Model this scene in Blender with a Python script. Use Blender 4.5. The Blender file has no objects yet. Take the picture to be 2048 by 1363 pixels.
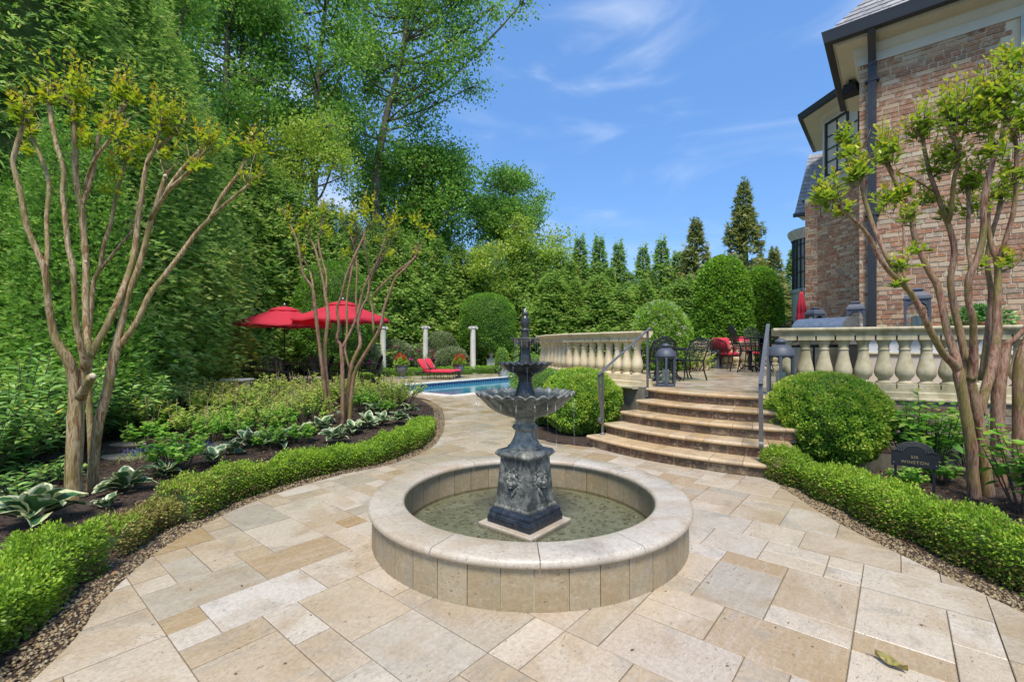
import bpy, math, random
import numpy as np
from mathutils import Vector, Matrix

sc = bpy.context.scene
C = sc.collection
R = math.radians
rng = np.random.default_rng(7)
random.seed(7)

# ------------------------------------------------------------------ camera, sky, sun, exposure
CAM_H, F, HX, HY = 1.6, 920.0, 1024.0, 692.0
cam = bpy.data.cameras.new('camera'); cam.sensor_width = 36.0; cam.lens = 36.0 * F / 2048.0
cam.shift_y = (HY - 681.5) / 2048.0; cam.clip_start = 0.05; cam.clip_end = 2000
co = bpy.data.objects.new('camera', cam); C.objects.link(co)
co.location = (0, 0, CAM_H); co.rotation_euler = (R(90), 0, 0)
sc.camera = co

SUN_ELEV, SUN_AZ = 61.0, -94.0          # azimuth of the sun from +X, degrees: behind the viewer
wd = bpy.data.worlds.new('World'); sc.world = wd; wd.use_nodes = True
nt = wd.node_tree; nt.nodes.clear()
out = nt.nodes.new('ShaderNodeOutputWorld'); bg = nt.nodes.new('ShaderNodeBackground')
sky = nt.nodes.new('ShaderNodeTexSky'); sky.sky_type = 'NISHITA'; sky.sun_disc = False
sky.sun_elevation = R(SUN_ELEV); sky.sun_rotation = R(90 - SUN_AZ); sky.air_density = 1.0; sky.dust_density = 0.35; sky.ozone_density = 2.2
tc = nt.nodes.new('ShaderNodeTexCoord')
mp = nt.nodes.new('ShaderNodeMapping'); mp.inputs['Scale'].default_value = (1.9, 2.4, 7.5); mp.inputs['Location'].default_value = (5.2, 1.7, 2.05)
mp.inputs['Rotation'].default_value = (0.0, R(9), 0.0)
nz = nt.nodes.new('ShaderNodeTexNoise'); nz.inputs['Scale'].default_value = 1.35; nz.inputs['Detail'].default_value = 5.0; nz.inputs['Roughness'].default_value = 0.5; nz.inputs['Distortion'].default_value = 0.9
cr = nt.nodes.new('ShaderNodeValToRGB'); cr.color_ramp.elements[0].position = 0.44; cr.color_ramp.elements[1].position = 0.92
cr.color_ramp.elements[0].color = (0, 0, 0, 1); cr.color_ramp.elements[1].color = (1, 1, 1, 1); cr.color_ramp.interpolation = 'EASE'
mx = nt.nodes.new('ShaderNodeMixRGB'); mx.inputs['Color2'].default_value = (4.6, 5.0, 5.6, 1)
mu = nt.nodes.new('ShaderNodeMath'); mu.operation = 'MULTIPLY'; mu.inputs[1].default_value = 0.8
L = nt.links.new
L(tc.outputs['Generated'], mp.inputs['Vector']); L(mp.outputs['Vector'], nz.inputs['Vector']); L(nz.outputs['Fac'], cr.inputs['Fac'])
L(cr.outputs['Color'], mu.inputs[0]); L(mu.outputs[0], mx.inputs['Fac']); hs = nt.nodes.new('ShaderNodeHueSaturation'); hs.inputs['Saturation'].default_value = 1.18
L(sky.outputs['Color'], hs.inputs['Color']); mb_ = nt.nodes.new('ShaderNodeMixRGB'); mb_.inputs['Fac'].default_value = .5; mb_.inputs['Color2'].default_value = (.95, 2.1, 4.75, 1)
L(hs.outputs['Color'], mb_.inputs['Color1']); L(mb_.outputs['Color'], mx.inputs['Color1'])
L(mx.outputs['Color'], bg.inputs['Color']); bg.inputs['Strength'].default_value = 0.092
L(bg.outputs['Background'], out.inputs['Surface'])

sl = bpy.data.lights.new('sun', 'SUN'); sl.energy = 2.1; sl.angle = R(16); sl.color = (1.0, 0.93, 0.82)
so = bpy.data.objects.new('sun', sl); C.objects.link(so)
sdir = Vector((math.cos(R(SUN_AZ)) * math.cos(R(SUN_ELEV)), math.sin(R(SUN_AZ)) * math.cos(R(SUN_ELEV)), math.sin(R(SUN_ELEV))))
so.rotation_euler = sdir.to_track_quat('Z', 'Y').to_euler(); so.location = sdir * 60

sc.view_settings.view_transform = 'Standard'; sc.view_settings.look = 'None'
sc.view_settings.exposure = 1.2; sc.view_settings.gamma = 1.0; sc.view_settings.use_curve_mapping = False
sc.render.engine = 'CYCLES'
cy = sc.cycles; cy.use_denoising = True; cy.max_bounces = 6; cy.diffuse_bounces = 3; cy.glossy_bounces = 3; cy.transmission_bounces = 5; cy.transparent_max_bounces = 8
cy.caustics_reflective = False; cy.caustics_refractive = False; cy.sample_clamp_indirect = 6.0

# ------------------------------------------------------------------ helpers
def P(px, py, d):
    """a point of the place: bearing and height read off the survey photograph, at distance d"""
    return np.array([(px - HX) / F * d, d, CAM_H - (py - HY) / F * d])
def G(px, py, z=0.0):
    d = F * (CAM_H - z) / (py - HY)
    return np.array([(px - HX) / F * d, d, z])
U = np.array([math.cos(R(50)), math.sin(R(50))]); V = np.array([-math.sin(R(50)), math.cos(R(50))])   # the axes house, paving and pool share

def thing(name, label, cat, loc=(0, 0, 0), rz=0.0, group=None, scale=1.0):
    o = bpy.data.objects.new(name, None); C.objects.link(o)
    o.location = loc; o.rotation_euler = (0, 0, rz); o.scale = (scale,) * 3; o.empty_display_size = 0.2
    return tag(o, label, cat, group)
def tag(o, label=None, cat=None, group=None, kind=None):
    if label: o['label'] = label
    if cat: o['category'] = cat
    if group: o['group'] = group
    if kind: o['kind'] = kind
    return o
def copy_tree(o, parent=None):
    c = o.copy(); C.objects.link(c); c.parent = parent
    for ch in list(o.children): copy_tree(ch, c)
    return c
def place(o, loc, rz=0.0, scale=1.0, label=None, group=None):
    o.location = loc; o.rotation_euler = (0, 0, rz)
    o.scale = (scale,) * 3 if np.isscalar(scale) else scale
    if label: o['label'] = label
    if group: o['group'] = group
    return o
def link(name, me, mat=None, parent=None, kind=None, loc=None, rz=None):
    o = bpy.data.objects.new(name, me); C.objects.link(o)
    if mat is not None and not me.materials: me.materials.append(mat)
    if parent is not None: o.parent = parent
    if kind: o['kind'] = kind
    if loc is not None: o.location = loc
    if rz is not None: o.rotation_euler = (0, 0, rz)
    return o

class MB:
    """collects shapes and links them as one mesh object"""
    def __init__(s, off=(0, 0, 0)): s.v = []; s.f = []; s.off = np.array(off, float); s.r = []
    def add(s, vs, fs, rnd=None):
        b = len(s.v)
        s.v.extend([tuple(np.asarray(p, float) - s.off) for p in vs]); s.f.extend([tuple(b + i for i in f) for f in fs])
        s.r.extend([0.5 if rnd is None else rnd] * len(fs)); return s
    def box(s, c, size, rz=0.0, rx=0.0, ry=0.0, ch=0.0, rnd=None):
        hx, hy, hz = size[0] / 2, size[1] / 2, size[2] / 2
        M = (Matrix.Rotation(rz, 3, 'Z') @ Matrix.Rotation(ry, 3, 'Y') @ Matrix.Rotation(rx, 3, 'X'))
        if ch <= 0:
            pts = [(x, y, z) for z in (-hz, hz) for x, y in ((-hx, -hy), (hx, -hy), (hx, hy), (-hx, hy))]
            fs = [(0, 3, 2, 1), (4, 5, 6, 7), (0, 1, 5, 4), (1, 2, 6, 5), (2, 3, 7, 6), (3, 0, 4, 7)]
        else:
            rings = [(-hz, ch), (-hz + ch, 0), (hz - ch, 0), (hz, ch)]; pts = []
            for z, i in rings: pts += [(x, y, z) for x, y in ((-hx + i, -hy + i), (hx - i, -hy + i), (hx - i, hy - i), (-hx + i, hy - i))]
            fs = [(0, 3, 2, 1), (12, 13, 14, 15)]
            for k in range(3):
                for j in range(4): fs.append((k * 4 + j, k * 4 + (j + 1) % 4, k * 4 + 4 + (j + 1) % 4, k * 4 + 4 + j))
        cc = np.array(c, float)
        return s.add([np.array(M @ Vector(p)) + cc for p in pts], fs, rnd)
    def prism(s, poly, z0, z1, rnd=None, ch=0.0):
        n = len(poly); vs = [(p[0], p[1], z0) for p in poly] + [(p[0], p[1], z1) for p in poly]
        fs = [tuple(range(n, 2 * n)), tuple(range(n - 1, -1, -1))] + [(i, (i + 1) % n, n + (i + 1) % n, n + i) for i in range(n)]
        return s.add(vs, fs, rnd)
    def lathe(s, prof, n=24, c=(0, 0, 0), mod=None, cap=True):
        vs = []; fs = []
        for k, (r, z) in enumerate(prof):
            for i in range(n):
                a = 2 * math.pi * i / n; rr, zz = (r, z) if mod is None else mod(k, a, r, z)
                vs.append((c[0] + rr * math.cos(a), c[1] + rr * math.sin(a), c[2] + zz))
        for k in range(len(prof) - 1):
            for i in range(n): fs.append((k * n + i, k * n + (i + 1) % n, (k + 1) * n + (i + 1) % n, (k + 1) * n + i))
        if cap: fs.append(tuple(range(n - 1, -1, -1))); fs.append(tuple((len(prof) - 1) * n + i for i in range(n)))
        return s.add(vs, fs)
    def tube(s, pts, rad, n=8, cap=True, lump=0.0):
        pts = [np.asarray(p, float) for p in pts]
        if np.isscalar(rad): rad = [rad] * len(pts)
        vs = []; fs = []; up = None
        for k, p in enumerate(pts):
            t = pts[min(k + 1, len(pts) - 1)] - pts[max(k - 1, 0)]; t = t / (np.linalg.norm(t) + 1e-9)
            if up is None:
                ref = np.array([1., 0, 0]) if abs(t[0]) < .8 else np.array([0, 1., 0]); up = np.cross(t, ref)
            up = up - t * (up @ t); up = up / (np.linalg.norm(up) + 1e-9); sd = np.cross(t, up)
            for i in range(n):
                a = 2 * math.pi * i / n; r = rad[k] * (1 + lump * math.sin(3 * a + k * 1.7) * .5 + lump * (random.random() - .5))
                vs.append(p + r * (math.cos(a) * up + math.sin(a) * sd))
        for k in range(len(pts) - 1):
            for i in range(n): fs.append((k * n + i, k * n + (i + 1) % n, (k + 1) * n + (i + 1) % n, (k + 1) * n + i))
        if cap: fs.append(tuple(range(n - 1, -1, -1))); fs.append(tuple((len(pts) - 1) * n + i for i in range(n)))
        return s.add(vs, fs)
    def ell(s, c, r, n=12, m=8, rz=0.0):
        prof = [(math.sin(math.pi * k / m) , -math.cos(math.pi * k / m)) for k in range(1, m)]
        vs = []; fs = []
        for (q, z) in prof:
            for i in range(n):
                a = 2 * math.pi * i / n + rz; vs.append((c[0] + r[0] * q * math.cos(a), c[1] + r[1] * q * math.sin(a), c[2] + r[2] * z))
        for k in range(m - 2):
            for i in range(n): fs.append((k * n + i, k * n + (i + 1) % n, (k + 1) * n + (i + 1) % n, (k + 1) * n + i))
        b = len(vs); vs += [(c[0], c[1], c[2] - r[2]), (c[0], c[1], c[2] + r[2])]
        for i in range(n): fs.append((b, (i + 1) % n, i)); fs.append((b + 1, (m - 2) * n + i, (m - 2) * n + (i + 1) % n))
        return s.add(vs, fs)
    def sweep(s, path, prof, closed=False):
        """prof: (offset to the right of the path, z)"""
        pts = [np.asarray(p, float) for p in path]; n = len(prof); vs = []; fs = []
        for k, p in enumerate(pts):
            a = pts[k - 1] if (k > 0 or closed) else None; b = pts[(k + 1) % len(pts)] if (k < len(pts) - 1 or closed) else None
            t1 = (p - a)[:2] if a is not None else (b - p)[:2]; t2 = (b - p)[:2] if b is not None else t1
            t1 = t1 / np.linalg.norm(t1); t2 = t2 / np.linalg.norm(t2); t = t1 + t2; t = t / np.linalg.norm(t)
            nr = np.array([t[1], -t[0]]); m = 1 / max(.3, nr @ np.array([t1[1], -t1[0]]))
            z = p[2] if len(p) > 2 else 0
            for (o, h) in prof: vs.append((p[0] + nr[0] * o * m, p[1] + nr[1] * o * m, z + h))
        K = len(pts)
        for k in range(K if closed else K - 1):
            for i in range(n): fs.append((k * n + i, k * n + (i + 1) % n, ((k + 1) % K) * n + (i + 1) % n, ((k + 1) % K) * n + i))
        if not closed: fs.append(tuple(range(n))); fs.append(tuple((K - 1) * n + i for i in range(n - 1, -1, -1)))
        return s.add(vs, fs)
    def mesh(s, name, smooth=False, auto=None):
        me = bpy.data.meshes.new(name); me.from_pydata([tuple(map(float, p)) for p in s.v], [], s.f); me.update()
        if any(x != 0.5 for x in s.r):
            a = me.attributes.new('rnd', 'FLOAT', 'FACE'); a.data.foreach_set('value', s.r)
        if smooth: me.polygons.foreach_set('use_smooth', [True] * len(me.polygons))
        if auto is not None: me.set_sharp_from_angle(angle=R(auto))
        return me
    def build(s, name, mat, parent=None, smooth=False, kind=None, auto=None, loc=None, rz=None):
        if auto is not None: smooth = True
        return link(name, s.mesh(name, smooth, auto), mat, parent, kind, loc, rz)

def nrm(a): return a / (np.linalg.norm(a, axis=-1, keepdims=True) + 1e-9)
def leaves(name, c, d, n, ln, wd, rnd, mat, parent=None, shape='rh', fold=0.25, kind='stuff', curl=0.0):
    """a cloud of single leaves as one mesh: base points c, directions d, face normals n"""
    c = np.asarray(c, float); N = len(c); d = nrm(np.asarray(d, float)); n = np.asarray(n, float)
    sd = nrm(np.cross(d, n)); n = np.cross(sd, d)
    ln = np.broadcast_to(ln, (N,))[:, None]; wd = np.broadcast_to(wd, (N,))[:, None]
    if shape == 'rh':
        v = np.stack([c, c + d * ln * .45 + sd * wd * .5 + n * wd * fold, c + d * ln - n * ln * curl, c + d * ln * .45 - sd * wd * .5 + n * wd * fold], 1)
        k = 4; tri = np.array([[0, 2, 1], [0, 3, 2]])
        idx = (np.arange(N)[:, None, None] * k + tri[None]).reshape(-1); per = 3; nf = 2 * N
        fr = np.repeat(rnd, 2)
    else:
        def pt(a, b): return c + d * ln * a + sd * wd * b + n * (wd * fold * abs(b) * 2 - ln * curl * a * a)
        v = np.stack([pt(0, 0), pt(.25, .42), pt(.62, .40), pt(1, 0), pt(.62, -.40), pt(.25, -.42)], 1)
        k = 6; q = np.array([[0, 3, 2, 1], [0, 5, 4, 3]])
        idx = (np.arange(N)[:, None, None] * k + q[None]).reshape(-1); per = 4; nf = 2 * N
        fr = np.repeat(rnd, 2)
    me = bpy.data.meshes.new(name); me.vertices.add(N * k); me.vertices.foreach_set('co', v.reshape(-1).astype(np.float32))
    me.loops.add(nf * per); me.loops.foreach_set('vertex_index', idx.astype(np.int32))
    me.polygons.add(nf); me.polygons.foreach_set('loop_start', np.arange(0, nf * per, per, dtype=np.int32))
    me.update(calc_edges=True)
    a = me.attributes.new('rnd', 'FLOAT', 'FACE'); a.data.foreach_set('value', np.clip(fr, 0, 1).astype(np.float32))
    me.materials.append(mat)
    if name is None: return me
    o = bpy.data.objects.new(name, me); C.objects.link(o)
    if parent is not None: o.parent = parent
    if kind: o['kind'] = kind
    return o

def clip_poly(poly, win):
    """intersection of a polygon with a convex counter-clockwise window"""
    outp = [np.asarray(p, float)[:2] for p in poly]
    for i in range(len(win)):
        a = np.asarray(win[i], float); b = np.asarray(win[(i + 1) % len(win)], float); e = b - a; inp = outp; outp = []
        if not inp: return []
        def sd(p): return e[0] * (p[1] - a[1]) - e[1] * (p[0] - a[0])
        for j in range(len(inp)):
            p, q = inp[j - 1], inp[j]; sp, sq = sd(p), sd(q)
            if sq >= 0:
                if sp < 0: outp.append(p + (q - p) * sp / (sp - sq))
                outp.append(q)
            elif sp >= 0: outp.append(p + (q - p) * sp / (sp - sq))
    r = []
    for p in outp:
        if not r or np.linalg.norm(p - r[-1]) > 1e-4: r.append(p)
    if len(r) > 1 and np.linalg.norm(r[0] - r[-1]) < 1e-4: r.pop()
    return r
def area(p): 
    return 0.5 * sum(p[i - 1][0] * p[i][1] - p[i][0] * p[i - 1][1] for i in range(len(p))) if len(p) > 2 else 0
def inside(pt, poly):
    x, y = pt; r = False
    for i in range(len(poly)):
        (x1, y1), (x2, y2) = poly[i - 1][:2], poly[i][:2]
        if (y1 > y) != (y2 > y) and x < (x2 - x1) * (y - y1) / (y2 - y1) + x1: r = not r
    return r
def smooth_path(pts, k=4):
    """Catmull-Rom through the points"""
    p = [np.asarray(q, float) for q in pts]; o = []
    for i in range(len(p) - 1):
        a, b, c, d = p[max(i - 1, 0)], p[i], p[i + 1], p[min(i + 2, len(p) - 1)]
        for j in range(k):
            t = j / k; o.append(.5 * ((2 * b) + (c - a) * t + (2 * a - 5 * b + 4 * c - d) * t * t + (3 * b - a - 3 * c + d) * t ** 3))
    o.append(p[-1]); return o

# ------------------------------------------------------------------ materials
def newmat(name):
    m = bpy.data.materials.new(name); m.use_nodes = True; nt = m.node_tree; nt.nodes.clear()
    o = nt.nodes.new('ShaderNodeOutputMaterial'); b = nt.nodes.new('ShaderNodeBsdfPrincipled'); nt.links.new(b.outputs[0], o.inputs[0])
    return m, nt, b, o
def nd(nt, t, **kw):
    n = nt.nodes.new('ShaderNode' + t)
    for k, v in kw.items():
        if k in n.inputs: n.inputs[k].default_value = v
        else: setattr(n, k, v)
    return n
def ramp(nt, stops, fac, interp='LINEAR'):
    r = nt.nodes.new('ShaderNodeValToRGB'); e = r.color_ramp; e.interpolation = interp
    while len(e.elements) > 1: e.elements.remove(e.elements[0])
    e.elements[0].position = stops[0][0]; e.elements[0].color = (*stops[0][1], 1)
    for p, c in stops[1:]: x = e.elements.new(p); x.color = (*c, 1)
    nt.links.new(fac, r.inputs['Fac']); return r.outputs['Color']
def g3(x): return (x, x, x)
def mixc(nt, a, b, fac, mode='MIX'):
    m = nt.nodes.new('ShaderNodeMixRGB'); m.blend_type = mode
    for s, k in ((a, 'Color1'), (b, 'Color2'), (fac, 'Fac')):
        if isinstance(s, (tuple, list)): m.inputs[k].default_value = (*s, 1)
        elif isinstance(s, (int, float)): m.inputs[k].default_value = s
        else: nt.links.new(s, m.inputs[k])
    return m.outputs['Color']
def noise(nt, vec, scale, detail=4, rough=.55, dist=0.0, out='Fac'):
    n = nd(nt, 'TexNoise', Scale=scale, Detail=detail, Roughness=rough, Distortion=dist)
    if vec is not None: nt.links.new(vec, n.inputs['Vector'])
    return n.outputs[out]
def mapped(nt, vec, scale=(1, 1, 1), rot=(0, 0, 0)):
    m = nd(nt, 'Mapping', Scale=scale, Rotation=rot); nt.links.new(vec, m.inputs['Vector']); return m.outputs[0]
def bump(nt, b, h, strength=.3, dist=.02):
    n = nd(nt, 'Bump', Strength=strength, Distance=dist); nt.links.new(h, n.inputs['Height']); nt.links.new(n.outputs[0], b.inputs['Normal'])
def coords(nt, src):
    """('object' | 'attr'): texture vector and a random number for each piece"""
    if src == 'object':
        t = nd(nt, 'TexCoord'); oi = nd(nt, 'ObjectInfo'); r = oi.outputs['Random']; v = t.outputs['Object']
    else:
        gm = nd(nt, 'NewGeometry'); at = nd(nt, 'Attribute', attribute_name='rnd'); r = at.outputs['Fac']; v = gm.outputs['Position']
    m = nd(nt, 'Math', operation='MULTIPLY'); nt.links.new(r, m.inputs[0]); m.inputs[1].default_value = 61.7
    a = nd(nt, 'VectorMath', operation='ADD'); nt.links.new(v, a.inputs[0]); nt.links.new(m.outputs[0], a.inputs[1])
    return a.outputs[0], r

def travertine(name, src, stops, wet=True, streak_rot=0.0, dark=1.0):
    m, nt, b, o = newmat(name); v, r = coords(nt, src)
    base = ramp(nt, stops, r)
    vr = mapped(nt, v, (1.4, 9.0, 5.0), (0, 0, streak_rot))
    s1 = noise(nt, vr, 3.2, 5, .6, .4); s2 = noise(nt, v, 2.6, 4, .55, .5); s3 = noise(nt, v, 38, 3, .6)
    col = mixc(nt, base, (.62, .55, .46), ramp(nt, [(.48, g3(0)), (.8, g3(.45))], s1))
    col = mixc(nt, col, (.36, .24, .12), ramp(nt, [(.48, g3(0)), (.70, g3(.55))], s2))
    col = mixc(nt, col, (.30, .27, .22), ramp(nt, [(.32, g3(.6)), (.46, g3(0))], noise(nt, v, 2.1, 6, .65, 1.0)))
    vp = mapped(nt, v, (9, 24, 20), (0, 0, streak_rot + .2)); pit = noise(nt, vp, 3.0, 2, .5)
    pm = mixc(nt, ramp(nt, [(.655, g3(0)), (.70, g3(.9))], pit), (0, 0, 0), ramp(nt, [(.42, g3(1)), (.60, g3(0))], noise(nt, v, 3.3, 3, .6)))
    col = mixc(nt, col, (.20, .14, .085), pm)
    grain = noise(nt, mapped(nt, v, (30, 75, 60), (0, 0, streak_rot)), 2.0, 4, .65, .3)
    col = mixc(nt, col, (.30, .22, .14), ramp(nt, [(.52, g3(0)), (.68, g3(.5))], grain))
    col = mixc(nt, col, (.66, .60, .52), ramp(nt, [(.30, g3(.35)), (.42, g3(0))], grain))
    col = mixc(nt, col, g3(.75 * dark), ramp(nt, [(.35, g3(.6)), (.6, g3(0))], s3), 'MULTIPLY')
    nt.links.new(col, b.inputs['Base Color'])
    rr = noise(nt, v, 1.3, 3, .5, .3)
    nt.links.new(ramp(nt, [(.36, g3(.12 if wet else .45)), (.64, g3(.42 if wet else .7))], rr), b.inputs['Roughness'])
    b.inputs['Specular IOR Level'].default_value = .5
    h = mixc(nt, mixc(nt, s3, grain, .6), (0, 0, 0), pm); bump(nt, b, h, .4, .006); return m
PAVE = [(0, (.46, .35, .225)), (.14, (.58, .49, .375)), (.28, (.44, .325, .195)), (.42, (.62, .55, .455)), (.54, (.50, .40, .275)), (.64, (.40, .35, .27)), (.74, (.56, .48, .38)), (.84, (.44, .33, .20)), (.91, (.60, .54, .46)), (.96, (.36, .22, .08)), (1, (.48, .38, .26))]
COPE = [(0, (.50, .42, .32)), (.5, (.58, .52, .43)), (1, (.53, .45, .35))]
WALLT = [(0, (.30, .24, .13)), (.4, (.38, .31, .19)), (.7, (.31, .245, .14)), (1, (.41, .34, .22))]
M = {}
M['pave'] = travertine('travertine_paving', 'object', PAVE); M['pave_far'] = travertine('travertine_paving_far', 'attr', PAVE, streak_rot=R(-50))
M['cope'] = travertine('travertine_coping', 'object', COPE); M['wallt'] = travertine('travertine_panel', 'object', WALLT, wet=False, streak_rot=R(90))
M['tread'] = travertine('travertine_tread', 'object', [(0, (.64, .44, .23)), (.5, (.70, .53, .33)), (1, (.60, .39, .17))])

def stone(name, c1, c2, c3, rough=.75, sc_=6.0):
    m, nt, b, o = newmat(name); t = nd(nt, 'NewGeometry').outputs['Position']
    n1 = noise(nt, t, sc_, 5, .6, .5); n2 = noise(nt, mapped(nt, t, (1, 1, .35)), sc_ * .45, 4, .6, .6); n3 = noise(nt, t, 70, 2, .5)
    col = mixc(nt, c1, c2, ramp(nt, [(.38, g3(0)), (.66, g3(1))], n1)); col = mixc(nt, col, c3, ramp(nt, [(.5, g3(0)), (.72, g3(.75))], n2))
    nt.links.new(col, b.inputs['Base Color']); b.inputs['Roughness'].default_value = rough; bump(nt, b, n3, .25, .004); return m
M['cast'] = stone('cast_stone_warm', (.66, .53, .33), (.72, .62, .43), (.46, .36, .20))
M['cast_grey'] = stone('cast_stone_weathered', (.44, .38, .24), (.54, .48, .34), (.19, .18, .09), .8, 9.0)
M['white_stone'] = stone('pale_stone', (.62, .59, .52), (.68, .66, .6), (.42, .4, .34))
M['render_cream'] = stone('cream_render', (.64, .58, .50), (.68, .62, .54), (.58, .52, .45), .8, 2.0)
M['render_white'] = stone('white_panel', (.62, .65, .68), (.66, .69, .72), (.58, .6, .63), .5, 2.0)
M['wallstone'] = stone('dark_wall_stone', (.22, .19, .14), (.3, .26, .2), (.12, .12, .08), .85, 9.0)
M['trim'] = stone('painted_trim', (.60, .56, .46), (.63, .59, .49), (.54, .51, .43), .55, 3.0)
M['trim_green'] = stone('painted_trim_green', (.42, .46, .42), (.45, .49, .45), (.38, .42, .38), .5, 3.0)
M['mortar'] = stone('lime_mortar', (.72, .62, .43), (.76, .67, .49), (.62, .52, .35), .9, 20.0)
M['wax'] = stone('candle_wax', (.80, .80, .68), (.82, .82, .70), (.76, .74, .6), .5, 5.0)

def patina(name, base, lichen, wetc, lo, hi, rough=.45):
    m, nt, b, o = newmat(name); t = nd(nt, 'NewGeometry').outputs['Position']
    n1 = noise(nt, t, 9, 6, .7, .8); n2 = noise(nt, mapped(nt, t, (1, 1, .3)), 14, 5, .65, .5); n3 = noise(nt, t, 120, 2, .5)
    col = mixc(nt, base, lichen, ramp(nt, [(lo, g3(0)), (hi, g3(1))], n1)); col = mixc(nt, col, wetc, ramp(nt, [(.5, g3(0)), (.66, g3(.8))], n2))
    col = mixc(nt, col, g3(.4), ramp(nt, [(.35, g3(.7)), (.6, g3(0))], n3), 'MULTIPLY')
    nt.links.new(col, b.inputs['Base Color']); nt.links.new(ramp(nt, [(.4, g3(rough)), (.7, g3(rough + .35))], n1), b.inputs['Roughness']); bump(nt, b, n3, .35, .004); return m
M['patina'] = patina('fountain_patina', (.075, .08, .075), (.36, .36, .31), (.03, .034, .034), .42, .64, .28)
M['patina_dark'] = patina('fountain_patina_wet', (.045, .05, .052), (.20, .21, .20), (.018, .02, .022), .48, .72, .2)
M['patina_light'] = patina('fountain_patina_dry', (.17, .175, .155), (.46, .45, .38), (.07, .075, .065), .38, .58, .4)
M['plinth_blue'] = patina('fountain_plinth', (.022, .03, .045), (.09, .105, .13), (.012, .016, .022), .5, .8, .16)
M['urn_grey'] = patina('urn_lead', (.12, .14, .14), (.3, .33, .33), (.07, .08, .08), .4, .65, .5)

def metal(name, col, rough=.45, metallic=0.0, spec=.5):
    m, nt, b, o = newmat(name); t = nd(nt, 'NewGeometry').outputs['Position']; n = noise(nt, t, 18, 3, .6)
    nt.links.new(mixc(nt, col, tuple(x * 1.35 for x in col), n), b.inputs['Base Color'])
    nt.links.new(ramp(nt, [(.3, g3(rough - .08)), (.7, g3(rough + .1))], n), b.inputs['Roughness']); b.inputs['Metallic'].default_value = metallic; b.inputs['Specular IOR Level'].default_value = spec; return m
M['iron'] = metal('black_cast_metal', (.012, .014, .017), .42)
M['lantern'] = metal('slate_painted_metal', (.06, .07, .095), .5)
M['bronze'] = metal('dark_bronze_gutter', (.028, .030, .036), .38)
M['steel'] = metal('stainless_steel', (.36, .36, .36), .42, 1.0)
M['rail'] = metal('galvanised_rail', (.16, .16, .155), .42, .55)
M['black'] = metal('black_cover', (.010, .011, .013), .6)
M['gold'] = metal('gilt_paint', (.26, .21, .11), .5, .2)

def fabric(name, c, c2):
    m, nt, b, o = newmat(name); t = nd(nt, 'TexCoord').outputs['Object']; n = noise(nt, t, 5, 4, .6)
    nt.links.new(mixc(nt, c, c2, n), b.inputs['Base Color']); b.inputs['Roughness'].default_value = .85
    b.inputs['Sheen Weight'].default_value = .15; bump(nt, b, noise(nt, t, 220, 2, .5), .15, .002); return m
M['red'] = fabric('red_canvas', (.60, .022, .05), (.70, .035, .07))
def canvas():
    m, nt, b, o = newmat('red_umbrella_canvas'); t = nd(nt, 'TexCoord').outputs['Object']; n = noise(nt, t, 3, 3, .6)
    col = mixc(nt, (.66, .03, .06), (.74, .045, .085), n); nt.links.new(col, b.inputs['Base Color']); b.inputs['Roughness'].default_value = .8
    tr = nd(nt, 'BsdfTranslucent'); nt.links.new(col, tr.inputs['Color']); mi = nd(nt, 'MixShader'); mi.inputs[0].default_value = .35
    nt.links.new(b.outputs[0], mi.inputs[1]); nt.links.new(tr.outputs[0], mi.inputs[2]); nt.links.new(mi.outputs[0], o.inputs[0]); return m
M['canvas'] = canvas()

def brick(name, src):
    m, nt, b, o = newmat(name); v, r = coords(nt, src)
    base = ramp(nt, [(0, (.35, .135, .07)), (.16, (.45, .225, .12)), (.3, (.29, .135, .08)), (.44, (.51, .32, .19)), (.58, (.56, .41, .27)), (.7, (.42, .19, .105)), (.82, (.26, .19, .13)), (.92, (.60, .49, .35)), (1, (.40, .16, .085))], r)
    n1 = noise(nt, v, 16, 5, .65, .7); n2 = noise(nt, v, 7, 3, .6, .5); n3 = noise(nt, v, 90, 2, .5)
    col = mixc(nt, base, (.56, .48, .38), ramp(nt, [(.50, g3(0)), (.68, g3(.8))], n1)); col = mixc(nt, col, (.10, .065, .05), ramp(nt, [(.56, g3(0)), (.75, g3(.6))], n2))
    nt.links.new(col, b.inputs['Base Color']); b.inputs['Roughness'].default_value = .88; bump(nt, b, n1, .4, .006); return m
M['brick'] = brick('hand_made_brick', 'object'); M['brick_far'] = brick('hand_made_brick_far', 'attr')
def brick_dark():
    m, nt, b, o = newmat('step_brick'); v, r = coords(nt, 'object')
    base = ramp(nt, [(0, (.12, .060, .038)), (.35, (.16, .078, .048)), (.6, (.09, .052, .036)), (.8, (.30, .22, .14)), (1, (.15, .075, .048))], r)
    n1 = noise(nt, v, 18, 5, .65, .7); col = mixc(nt, base, (.40, .31, .20), ramp(nt, [(.50, g3(0)), (.66, g3(.8))], n1)); col = mixc(nt, col, (.055, .05, .03), ramp(nt, [(.46, g3(0)), (.62, g3(.8))], noise(nt, v, 6, 4, .6, .4)))
    nt.links.new(col, b.inputs['Base Color']); b.inputs['Roughness'].default_value = .7; bump(nt, b, n1, .4, .006); return m
M['brick_dark'] = brick_dark()
M['mortar_dark'] = stone('step_mortar', (.26, .20, .12), (.32, .25, .15), (.14, .12, .07), .85, 14.0)

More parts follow.
